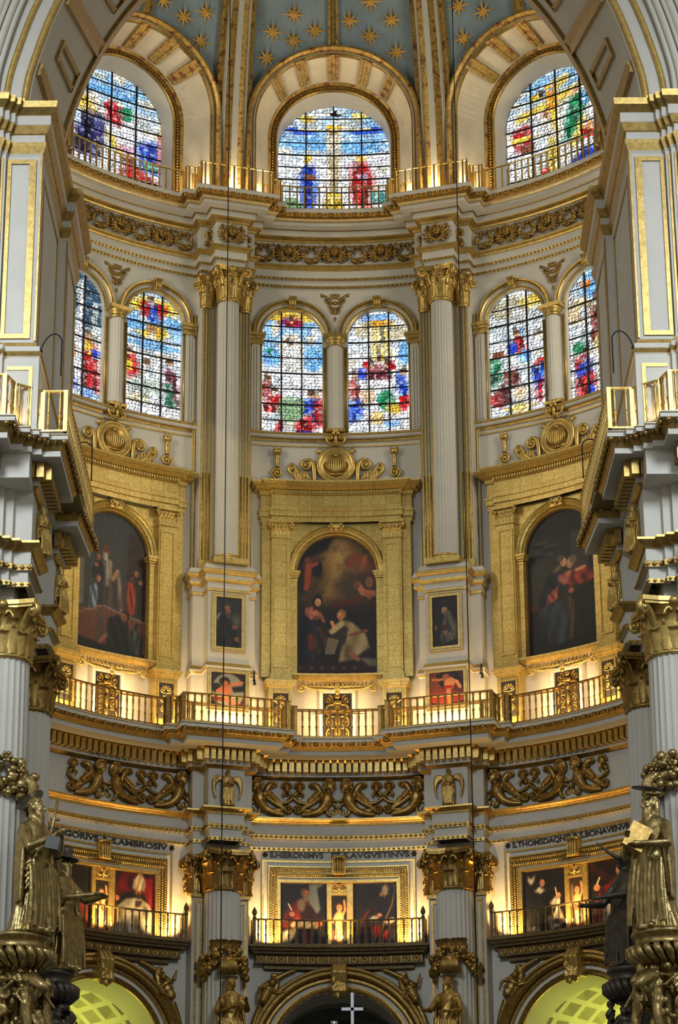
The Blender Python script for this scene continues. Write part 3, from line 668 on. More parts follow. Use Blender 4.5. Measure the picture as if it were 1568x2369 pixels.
G_T = {
 (-36, -1): g_tw(11, [('e', .7, .2, .5, .22, (.16, .32, .42)), ('e', .3, .33, .3, .05, (.75, .93, 1)), ('e', .25, .07, .1, .03, YEL), ('f', [(.55, .05), (.66, .05), (.66, .55), (.55, .55)], (.95, .96, .95), WH), ('f', [(.85, .2), (.92, .2), (.92, .5), (.85, .5)], (.9, .92, .85), WH), ('f', [(.72, .52), (.9, .52), (.98, .75), (.98, .9), (.7, .85)], RED, LR), ('e', .78, .5, .08, .05, (.95, .6, .15)), ('e', .8, .56, .07, .05, YEL), ('e', .92, .6, .07, .04, BLU), ('p', .76, .46), ('e', .4, .62, .15, .05, (.6, .35, .45)), ('e', .32, .42, .1, .03, RED), ('e', .5, .64, .04, .03, (1, .6, .2)), ('f', [(.02, .68), (.3, .66), (.5, .74), (.58, .9), (.3, .88), (.05, .82)], BLU, LB), ('p', .2, .64), ('p', .35, .68), ('e', .02, .8, .05, .03, YEL), ('e', .8, .92, .2, .03, (.5, .7, 1))], (.35, .55, .75), .35),
 (-36, 1): g_tw(12, [('e', .5, .1, .5, .07, YEL), ('f', [(.35, .1), (.55, .07), (.65, .15), (.6, .26), (.4, .2)], BLU, LB), ('e', .36, .13, .1, .05, RED), ('e', .66, .12, .09, .06, RED), ('p', .48, .06), ('e', .5, .3, .3, .06, YEL), ('e', .5, .29, .12, .04, (.7, .5, .3)), ('e', .5, .33, .05, .03, WH), ('e', .2, .27, .2, .05, LB), ('e', .85, .22, .15, .06, LB), ('e', .5, .42, .5, .03, LB), ('f', [(.02, .52), (.2, .5), (.28, .62), (.2, .76), (.08, .68)], RED, LR), ('p', .12, .5), ('e', .12, .6, .05, .05, YEL), ('f', [(.75, .56), (.95, .6), (.98, .85), (.78, .85)], (.5, .25, .3), (.7, .4, .4)), ('f', [(.76, .7), (.86, .68), (.92, .88), (.76, .86)], GRN, (.3, .7, .5)), ('p', .82, .52), ('p', .42, .56), ('e', .4, .75, .3, .08, (.75, .8, .75)), ('e', .3, .85, .2, .04, (.9, .85, .7))]),
 (0, -1): g_tw(13, [('e', .5, .04, .5, .05, YEL), ('f', [(.35, .05), (.65, .05), (.68, .12), (.32, .12)], RED, BLU), ('p', .5, .06), ('e', .5, .33, .22, .16, (.97, .92, .80)), ('e', .5, .35, .16, .13, (.93, .93, .92)), ('p', .48, .25, (.9, .8, .65)), ('e', .85, .38, .16, .1, LB), ('e', .16, .37, .16, .08, LB), ('e', .15, .33, .06, .02, GRN), ('f', [(.1, .71), (.3, .66), (.38, .7), (.25, .8), (.04, .82)], RED, LR), ('f', [(.0, .58), (.14, .56), (.16, .68), (0, .7)], (.7, .3, .3), LR), ('p', .1, .55), ('p', .22, .64, (.9, .85, .8)), ('e', .5, .78, .25, .1, (.55, .7, .5)), ('f', [(.72, .71), (.9, .68), (.96, .8), (.82, .88), (.7, .82)], BLU, LB), ('f', [(.55, .9), (.8, .82), (.9, .95), (.6, .98)], RED, LR), ('f', [(.86, .72), (.98, .7), (.98, .92), (.88, .9)], RED, (.6, .02, .1)), ('p', .82, .66), ('p', .92, .65), ('f', [(.25, .92), (.34, .86), (.36, .95), (.22, .98)], RED, LR), ('e', .75, .97, .1, .02, BLU)]),
 (0, 1): g_tw(14, [('f', [(.35, .08), (.7, .08), (.68, .4), (.36, .4)], (.97, .92, .70), YEL), ('e', .5, .1, .25, .02, (.9, .65, .2)), ('e', .5, .05, .3, .03, (.5, .7, 1)), ('e', .25, .15, .15, .06, (.8, .75, .6)), ('e', .8, .18, .15, .06, (.85, .8, .65)), ('e', .92, .35, .08, .1, LB), ('f', [(.35, .44), (.65, .44), (.72, .56), (.3, .56)], (.6, .25, .3), (.8, .5, .5)), ('p', .5, .4), ('p', .36, .42), ('p', .64, .42), ('e', .3, .43, .06, .04, RED), ('e', .72, .44, .06, .04, RED), ('e', .5, .58, .35, .03, WH), ('f', [(.02, .55), (.16, .52), (.2, .7), (.03, .74)], (.7, .35, .3), LR), ('e', .22, .5, .06, .05, BLU), ('f', [(.78, .5), (.96, .54), (.96, .7), (.8, .66)], BLU, LB), ('p', .9, .5), ('p', .08, .5), ('e', .3, .68, .12, .06, (.95, .8, .65)), ('e', .62, .72, .14, .08, GRN), ('e', .75, .78, .14, .05, YEL), ('e', .9, .74, .1, .06, RED), ('f', [(.02, .72), (.2, .7), (.22, .84), (.02, .9)], BLU, LB), ('e', .45, .86, .12, .05, (.95, .8, .5)), ('e', .7, .9, .12, .03, (.5, .7, 1))], (.85, .92, 1.0), .3),
 (36, -1): g_tw(15, [('e', .4, .12, .4, .08, (.75, .72, .6)), ('e', .75, .1, .2, .05, YEL), ('e', .5, .2, .1, .08, (.9, .92, .9)), ('f', [(.42, .36), (.58, .34), (.62, .5), (.48, .5)], RED, LR), ('p', .45, .33), ('e', .38, .44, .1, .05, BLU), ('e', .55, .32, .05, .03, LB), ('f', [(.0, .5), (.18, .52), (.2, .68), (.02, .72)], GRN, (.4, .7, .5)), ('e', .16, .48, .1, .03, BRN), ('p', .85, .38), ('e', .85, .45, .1, .05, WH), ('e', .6, .52, .12, .05, LB), ('e', .9, .6, .12, .04, RED), ('f', [(.7, .65), (.95, .6), (.96, .78), (.78, .82)], BLU, LB), ('f', [(.8, .78), (.9, .72), (.88, .9), (.8, .9)], RED, LR), ('f', [(.2, .62), (.45, .6), (.5, .72), (.3, .78)], (.5, .2, .2), BRN), ('e', .15, .82, .15, .06, RED), ('f', [(.1, .74), (.32, .7), (.36, .86), (.12, .9)], (.45, .15, .18), BRN), ('e', .5, .92, .3, .03, (.98, .85, .5)), ('e', .5, .8, .12, .05, (.9, .8, .65))], (.82, .86, .85), .3),
 (36, 1): g_tw(16, [('e', .75, .12, .5, .14, LB), ('e', .35, .1, .1, .04, (.9, .5, .15)), ('e', .2, .3, .3, .1, (.9, .8, .6)), ('f', [(.45, .3), (.68, .28), (.72, .45), (.6, .58), (.4, .56)], (.55, .2, .2), (.75, .35, .3)), ('p', .55, .23), ('e', .3, .32, .1, .05, WH), ('e', .7, .58, .25, .08, (.95, .85, .5)), ('e', .15, .58, .12, .05, GRN), ('f', [(.05, .68), (.3, .62), (.35, .72), (.1, .78)], RED, LR), ('f', [(.1, .74), (.32, .66), (.42, .76), (.3, .9), (.12, .84)], BLU, LB), ('f', [(.08, .82), (.4, .78), (.5, .86), (.3, 1), (.1, .94)], RED, LR), ('p', .3, .62), ('f', [(.75, .66), (.98, .58), (.98, .7), (.78, .74)], RED, LR), ('e', .7, .85, .25, .08, WH), ('e', .35, .92, .05, .05, BLU)], (.75, .88, 1), .22)}
WIN_N = [0]
def glass_window(deg, uc, hw, zb, zs, d, cv, nx, nz, vb, hb, seed):
    WIN_N[0] += 1; rg = random.Random(seed); root = empty_struct('window_%d' % WIN_N[0], W(uc, d, zb))
    H = zs+hw-zb; L = cv.lin()
    def clampp(u, z):
        du = u-uc; dz = z-zs
        if dz > 0:
            r = sqrt(du*du+dz*dz)
            if r > hw: du *= hw/r; dz *= hw/r
        return uc+du, zs+dz
    V = {}
    for j in range(nz+1):
        for i in range(nx+1):
            ju = 0 if i in (0, nx) else rg.uniform(-.26, .26); jz = 0 if j in (0, nz) else rg.uniform(-.2, .2)
            V[i, j] = (uc-hw+2*hw*(i+ju+(0.22*((j % 2)*2-1) if 0 < i < nx else 0))/nx, zb+H*(j+jz)/nz)
    cells = {}; keep = set()
    for j in range(nz):
        for i in range(nx):
            cu = uc-hw+2*hw*(i+.5)/nx; cz = zb+H*(j+.5)/nz
            if cz > zs and (cu-uc)**2+(cz-zs)**2 > (hw+0.5*H/nz)**2: continue
            s = (cu-uc+hw)/(2*hw); t = 1-(cz-zb)/H; a = L[min(cv.h-1, int(t*cv.h)), min(cv.w-1, int(s*cv.w))]
            k = rg.uniform(.7, 1.2); w = max(0, rg.uniform(-.7, .35)); col = np.clip((a*(1-w)+w*np.array((.85, .9, .92)))*k, 0, 1.0)
            key = (int(s*(vb+1)), int((1-t)*(hb+1))); cells.setdefault(key, []).append(((i, j), col)); keep.add((i, j))
    sub = 1
    for key, cl in sorted(cells.items()):
        m = MB(); C = []
        for (i, j), col in cl:
            q = [clampp(*V[a]) for a in ((i, j), (i+1, j), (i+1, j+1), (i, j+1))]; tw = rg.uniform(-.006, .006)
            m.add([W(u, d+tw*(1 if n_ in (0, 3) else -1), z) for n_, (u, z) in enumerate(q)], [(0, 1, 2, 3)], 0, False)
            for n_ in range(4): C.append(np.clip(col*rg.uniform(.82, 1.08), 0, 1))
        o = m.build('pane', 'glass', root); col_attr(o.data, C)
    m = MB()
    def strip(a, b, w):
        (u0, z0), (u1, z1) = clampp(*a), clampp(*b); du, dz = u1-u0, z1-z0; l = sqrt(du*du+dz*dz)
        if l < 1e-3: return
        nu, nv = -dz/l*w, du/l*w
        m.add([W(u0-nu, d+.004, z0-nv), W(u0, d+.02, z0), W(u0+nu, d+.004, z0+nv), W(u1-nu, d+.004, z1-nv), W(u1, d+.02, z1), W(u1+nu, d+.004, z1+nv)], [(0, 1, 4, 3), (1, 2, 5, 4)], 0, False)
    for (i, j) in keep:
        w = rg.uniform(.005, .010)
        if rg.random() < .8: strip(V[i, j], V[i+1, j], w)
        if rg.random() < .8: strip(V[i, j], V[i, j+1], w)
        if rg.random() < .35: strip(V[i, j], V[i+1, j+1], .006)
    stuff(m.build('lead_came', 'lead', root))
    for k in range(1, vb+1):
        u = uc-hw+2*hw*k/(vb+1); top = zs+sqrt(max(0, hw*hw-(u-uc)**2)); q = MB(); q.wbox(u-.021, u+.021, d+.01, d+.06, zb, top, 0, 1); q.build('iron_bar', 'iron', root)
    for k in range(1, hb+1):
        z = zb+H*k/(hb+1); w = hw if z < zs else sqrt(max(0.0004, hw*hw-(z-zs)**2)); th = .021 if k % 2 == 0 else .013
        q = MB(); q.wbox(uc-w, uc+w, d+.012, d+.05, z-th, z+th, 0, 4); q.build('iron_bar', 'iron', root)
    return turn(root, deg)
for dg, g in ((-36, g_left), (0, g_cruc), (36, g_right)): glass_window(dg, 0, 1.66, 37.0, 39.68, -.62, g(), 30, 40, 3, 9, 20+dg)
for (dg, s), g in sorted(G_T.items()): glass_window(dg, s*TW, 0.92, 29.86, 33.04, -.17, g, 17, 42, 2, 7, 40+dg+s)

# ================================================================== WINDOW SURROUNDS, COLUMNS
def arch_mould(mb, uc, zs, rings, zb=None, n=28, a0=0.0, a1=pi):
    rows = []
    for (r, d, m) in rings:
        A = [W(uc+r*cos(a1-(a1-a0)*i/n), d, zs+r*sin(a1-(a1-a0)*i/n)) for i in range(n+1)]
        if zb is not None: A = [W(uc-r, d, zb)]+A+[W(uc+r, d, zb)]
        rows.append(A)
    for k in range(len(rows)-1): mb.grid([rows[k], rows[k+1]], rings[k][2], False)
def flat_path(pts, step=0.3):            # (u,d) polyline -> mitred path on the flat wall, to be bent round by bend()
    q = []
    for (u0, d0), (u1, d1) in zip(pts[:-1], pts[1:]):
        n = max(1, int(abs(u1-u0)/step)); q += [(u0+(u1-u0)*i/n, -(d0+(d1-d0)*i/n)) for i in range(n)]
    q.append((pts[-1][0], -pts[-1][1])); return miter(q)
def bend(mb): return mb.mapped(lambda x, y, z: W(x, -y, z))
def fsweep(pts, prof, mats=None): return bend(MB().sweep(flat_path(pts), prof, mats))
def moved(mb, u, d, z, deg=0):           # ornament drawn flat (x right, -y out, z up) pinned to the wall at u,d,z
    return mb.mapped(lambda x, y, zz: W(u+x, d-y, z+zz))
def vtube(mb, u, d, z0, z1, r, m=0, n=6): mb.tube([W(u, d, z0), W(u, d, z1)], r, n, m)

TRIM = [5]
def trim(mb, mats, parent=None):
    TRIM[0] += 1; return struct(mb.build('trim_%d' % TRIM[0], mats))
ws = empty_struct('trim_6'); TRIM[0] = 6
for s in (-1, 1):
    mb = MB(); arch_mould(mb, s*TW, 33.04, [(.92, -.02, 1), (.92, .07, 1), (.95, .09, 1), (1.0, .07, 1), (1.0, .035, 0), (1.09, .035, 0), (1.09, .10, 1), (1.12, .13, 1), (1.15, .10, 1), (1.15, .14, 1), (1.21, .14, 1), (1.24, .0, 1)]); mb.build('arch_moulding', ['stucco', 'gold'], ws)
    q = MB(); q.wbox(s*TW-.12, s*TW+.12, 0, .22, 33.98, 34.26, 0, 2)
    for k in (-.07, 0, .07): q.tube([W(s*TW+k, .22, 33.95), W(s*TW+k, .27, 34.1), W(s*TW+k, .25, 34.28)], .035, 6)
    q.tube([W(s*TW-.13, .24, 34.27), W(s*TW+.13, .24, 34.27)], .045, 6); q.tube([W(s*TW-.11, .2, 33.96), W(s*TW+.11, .2, 33.96)], .04, 6); q.build('keystone', 'gold', ws)
    q = MB()
    for u in (s*TW-.95, s*TW+.95): vtube(q, u, .06, 29.87, 32.7, .033)
    for u in (s*TW-1.02, s*TW+1.02): vtube(q, u, .05, 29.87, 32.7, .022)
    q.build('gold_moulding', 'gold', ws)
    q = MB(); q.wbox(s*2.29, s*2.62, 0, .1, 29.87, 32.7, 0, 1)
    for k in (2.37, 2.455, 2.54): q.wbox(s*k-.02, s*k+.02, .1, .13, 29.95, 32.6, 0, 1)
    q.build('pilaster', 'stucco', ws)
    q = MB()
    for z0, z1, e in ((32.7, 32.76, .03), (32.78, 32.86, .0), (32.86, 32.95, .05), (32.95, 33.05, .09)): q.wbox(s*2.26-(.04+e)*s, s*2.62, 0, .14+e, z0, z1)
    q.build('impost', 'gold', ws)
q = MB(); q.lathe([(.235, 29.95), (.235, 30.1), (.215, 30.2), (.21, 32.68)], 80, 0, Matrix.Translation((0, R-.1, 0)), 0, 2*pi, lambda a, z: 1-.09*abs(sin(8*a)) if z > 30.1 else 1)
q.wbox(-.36, .36, 0, .04, 29.87, 32.7); q.build('colonnette', 'stucco', ws)
q = MB()
T = Matrix.Translation((0, R-.1, 0))
q.lathe([(.22, 32.68), (.27, 32.72), (.22, 32.76), (.22, 32.82), (.29, 32.88), (.30, 32.92)], 20, 0, T); q.box((0, R-.12, 32.98), (.36, .26, .06)); q.box((0, R-.1, 29.91), (.28, .22, .05)); q.build('colonnette_capital', 'gold', ws)
# arabesque in the spandrel between the two arches
q = MB()
for s in (-1, 1):
    for c_ in ([(0, .0), (.16, .05), (.2, .3), (.38, .3), (.44, .36)], [(.0, .05), (.3, .0), (.34, .22), (.22, .2)], [(0, -.1), (.2, -.15), (.24, .05), (.1, .08)], [(0, -.3), (.14, -.3), (.16, -.12), (.06, -.12)], [(0, .2), (.06, .34), (.14, .34)]):
        taper_tube(q, [(s*p.x, -.02, p.z) for p in bez([(a, b) for a, b in c_], 8)], .042)
    scroll(q, s*.40, .30, .06, pi/2, s, 1, .022); scroll(q, s*.24, .13, .06, 0, -s, 1, .02); q.ell((s*.1, -.02, .25), (.05, .03, .07))
q.ell((0, -.03, .06), (.06, .05, .06)); q.ell((0, -.02, -.2), (.045, .03, .12)); q.ell((0, -.02, -.48), (.03, .02, .08)); q.ell((0, -.02, .3), (.05, .03, .07))
moved(q, 0, .0, 34.15).build('arabesque', 'golddark', ws)
for b in (-36, 36): copy_tree(ws, b)

# ---- Corinthian capital
def corinth(mb, T, r, h, ab, m=0, flat=False, back=True):
    mb.lathe([(r*1.0, 0), (r*1.12, .02*h), (r*1.12, .06*h), (r*.98, .08*h), (r*.98, .6*h), (r*1.15, .82*h), (r*1.3, .87*h)], 16, m, T)
    for row, (hh, k0, cu) in enumerate(((.46, 0, .26), (.74, .5, .30))):
        for k in range(8):
            a = 2*pi*(k+k0)/8
            if not back and cos(a) < -.35: continue
            w = 2*pi*r/8*1.02; TT = T @ Matrix.Rotation(a, 4, 'Z') @ Matrix.Translation((0, -r*1.03, .07*h)); leafstrip(mb, TT, hh*h, w, cu*r*(1+.3*row), m, 6, .1)
    for k in range(4):
        a = pi/4+k*pi/2; TT = T @ Matrix.Rotation(a-pi/2, 4, 'Z')
        rv = .13*h; cx = ab*1.30; cz = .80*h
        pts = bez([(r*1.0, .45*h), (r*1.15, .72*h), (cx-rv*.2, .9*h), (cx, cz+rv)], 7)+[Vector(p) for p in spiral(cx, cz, rv, 1.4, pi/2, -1)][1:]
        n = len(pts); TT2 = TT @ Matrix.Rotation(-pi/2, 4, 'X').to_4x4() if False else TT
        mb.tube(pts, [.05*h*(1-.4*i/n) for i in range(n)], 6, m, TT2, True, 1.6); mb.ell((cx, 0, cz), (.06*h, .11*h, .06*h), m, None, 6, 4, TT)
        TS = T @ Matrix.Rotation(k*pi/2, 4, 'Z')
        for s in (-1, 1):
            pts = bez([(s*r*.45, .5*h), (s*r*.55, .8*h), (s*r*.12, .9*h), (s*r*.12, .74*h)], 8); mb.tube([(p.x, -r*1.12, p.z) for p in pts], .035*h, 5, m, TS)
        rosette(mb, (0, -ab*.98, .93*h), .11*h, m, 6) if False else mb.ell((0, -ab*.9, .93*h), (.1*h, .08*h, .09*h), m, None, 6, 4, TS)
    for z0, z1, e in ((.87, .92, .94), (.92, 1.0, 1.0)):
        pts = []
        for k in range(4):
            a = pi/4+k*pi/2; c0 = Vector((cos(a), sin(a)))*ab*1.414*e; tn = Vector((-sin(a), cos(a)))
            p0 = c0-tn*.1*ab; p1 = c0+tn*.1*ab; a2 = a+pi/2; q0 = Vector((cos(a2), sin(a2)))*ab*1.414*e-Vector((-sin(a2), cos(a2)))*.1*ab
            pts += [p0, p1]
            for t in (.25, .5, .75):
                p = p1.lerp(q0, t); md = Vector((cos(a+pi/4), sin(a+pi/4))); pts.append(p-md*ab*.16*sin(pi*t))
        n = len(pts); v = [(p.x, p.y, z0*h) for p in pts]+[(p.x, p.y, z1*h) for p in pts]
        mb.add(v, [tuple(range(n)), tuple(range(2*n-1, n-1, -1))]+[(i, (i+1) % n, n+(i+1) % n, n+i) for i in range(n)], m, False, T)
def fluted(n, dep): return lambda a, z: 1-dep*(abs(sin(n*a/2))**0.6 if True else 0)

def upper_column():
    t = thing('column', '', 'column', W(0, .71, 25.2), 'giant columns of the apse')
    c = Matrix.Translation((0, R-.71, 0))
    q = MB(); q.lathe([(.36, 25.5), (.345, 25.62)]+[(.345-.03*((i/6)**1.5), 25.65+7.95*i/6) for i in range(7)], 144, 0, c, 0, 2*pi, fluted(24, .11)); q.build('shaft', 'stucco', t)
    q = MB(); q.lathe([(.47, 25.36), (.47, 25.38), (.47, 25.39), (.50, 25.42), (.47, 25.46), (.40, 25.47), (.40, 25.49), (.43, 25.52), (.40, 25.55), (.36, 25.56)], 28, 0, c); q.build('base', 'gold', t)
    q = MB(); q.box((0, R-.78, 25.28), (.52, .52, .085)); q.build('plinth', 'leaf', t)
    q = MB(); corinth(q, c @ Matrix.Translation((0, 0, 33.6)), .325, 1.07, .50, 0, False, False); q.build('capital', 'gold', t)
    q = MB(); q.wbox(-.8, .8, -.05, .42, 25.2, 34.67); q.build('backing_pier', 'stucco', t)
    for s in (-1, 1):
        q = MB(); q.wbox(s*.42, s*.78, .42, .46, 25.55, 33.5, 0, 1)
        q.wbox(s*.38, s*.82, .42, .52, 25.2, 25.38, 1, 1); q.wbox(s*.40, s*.80, .42, .49, 25.38, 25.5, 1, 1)
        for k in (.45, .56, .65, .755): q.wbox(s*k-.024, s*k+.024, .46, .50, 25.5, 33.5, 1, 1)
        for k in (.505, .605, .70): q.tube([W(s*k, .475, 25.5), W(s*k, .475, 28.2)], .026, 6, 1)
        pl = q.build('pilaster', ['stucco', 'gold'], t)
        q = MB(); corinth(q, Matrix.Translation(W(s*.60, .40, 33.5)) @ Matrix.Diagonal((1, .75, 1, 1)), .19, 1.05, .27, 0, False, False); q.build('pilaster_capital', 'gold', pl)
        q = MB(); q.wbox(s*.82, s*.9, -.02, .1, 25.2, 33.4, 0, 1)
        for k in (.84, .90): q.tube([W(s*k, .1, 25.2), W(s*k, .1, 33.4)], .02, 5, 1)
        q.build('edge_moulding', ['stucco', 'gold'], t)
    return t
uc_ = upper_column()
copy_tree(uc_, 18, 'tall white column with gilded capital between the middle and right pairs of windows')
turn(uc_, -18); uc_['label'] = 'tall white column with gilded capital between the left and middle pairs of windows'

def pedestal():
    t = thing('pedestal', '', 'pedestal', W(0, .5, 20.2))
    path = ring_path(-4.84, 4.84, [(0, [(.92, .52), (.60, 1.02)])])
    def sw(prof, name, mats):
        q = MB(); q.sweep(path, [(p[0], p[1]) for p in prof], [p[2] for p in prof]); return q.build(name, mats, t)
    sw([(.05, 20.2, 0), (.05, 20.45, 0), (.02, 20.5, 0), (.02, 22.02, 0), (.05, 22.05, 1), (.08, 22.1, 0), (.08, 22.16, 1), (.03, 22.28, 0), (.0, 22.3, 0)], 'lower_die', ['stucco', 'gold'])
    sw([(0, 22.3, 0), (0, 24.40, 1), (.04, 24.41, 1), (.05, 24.47, 1), (.03, 24.49, 0), (.03, 24.66, 1), (.12, 24.70, 1), (.13, 24.77, 1), (.11, 24.78, 0), (.11, 24.88, 1), (.20, 24.92, 1), (.22, 25.0, 1), (.16, 25.04, 0), (.1, 25.19, 0), (-.5, 25.2, 0)], 'upper_die', ['stucco', 'gold'])
    return t
p0 = pedestal(); copy_tree(p0, 18, 'white stepped pedestal with two paintings under the right tall column'); turn(p0, -18); p0['label'] = 'white stepped pedestal with two paintings under the left tall column'

def lower_column():
    t = thing('column', '', 'column', W(0, .62, 8.0), 'columns of the lower order')
    c = Matrix.Translation((0, R-.66, 0))
    q = MB(); q.lathe([(.53, 8.0), (.53, 12), (.525, 14), (.51, 15.75)], 144, 0, c, 0, 2*pi, fluted(24, .095)); q.build('shaft', 'stucco', t)
    q = MB(); corinth(q, c @ Matrix.Translation((0, 0, 15.75)), .51, 1.13, .66, 0, False, False); q.build('capital', 'golddark', t)
    q = MB(); q.wbox(-.84, .84, -.05, .44, 8.0, 17.19); q.build('backing_pier', 'stucco', t)
    for s in (-1, 1):
        q = MB(); q.wbox(s*.50, s*.82, .44, .47, 8, 15.75, 0, 1)
        for k in (.56, .74): q.wbox(s*k-.035, s*k+.035, .47, .50, 8.2, 15.6, 1, 1)
        q.wbox(s*.596, s*.704, .47, .50, 15.52, 15.60, 1, 1)
        pl = q.build('pilaster', ['stucco', 'golddark'], t)
        q = MB(); corinth(q, Matrix.Translation(W(s*.70, .32, 15.75)) @ Matrix.Diagonal((1, .8, 1, 1)), .21, 1.1, .30, 0, False, False)
        for i in range(9):
            q.ell(W(s*.93+.05*random.uniform(-1, 1), .25, 15.85+.11*i), (.09, .1, .09), 0, None, 6, 4)
        q.wbox(s*.46, s*.88, .4, .54, 15.66, 15.76, 0, 1); q.build('pilaster_capital', 'golddark', pl)
    # swag of fruit and a shell round the shaft
    rg = random.Random(4); q = MB()
    for i in range(95):
        a = rg.uniform(-1.35, 1.35); z = 13.93-.20*a*a+rg.uniform(-.24, .26); rr = .56+rg.uniform(-.02, .1); s_ = rg.uniform(.06, .125)
        q.ell((rr*sin(a), R-.66-rr*cos(a), z), (s_, s_, s_*rg.uniform(.7, 1.1)), 0, None, 7, 5)
    for i in range(10):
        a = rg.uniform(-.7, .7); TT = Matrix.Translation((.6*sin(a), R-.66-.6*cos(a), 14.05)) @ Matrix.Rotation(a, 4, 'Z'); leafstrip(q, TT, .4, .2, .12, 0, 4)
    q.build('fruit_swag', 'golddark', t)
    q = MB()
    for i in range(11):
        a = (i-5)/5*1.1; x0 = .34*sin(a*.75); q.tube([(x0*.35, R-1.32, 13.88), (x0*.8, R-1.40, 13.72), (x0*1.05, R-1.38, 13.42)], [.03, .05, .06], 6)
    q.ell((0, R-1.28, 13.8), (.3, .12, .14)); q.build('shell', 'golddark', t)
    return t
lc = lower_column(); copy_tree(lc, 18, 'lower fluted column with dark gilt capital and shell, right of the middle balcony'); turn(lc, -18); lc['label'] = 'lower fluted column with dark gilt capital and shell, left of the middle balcony'

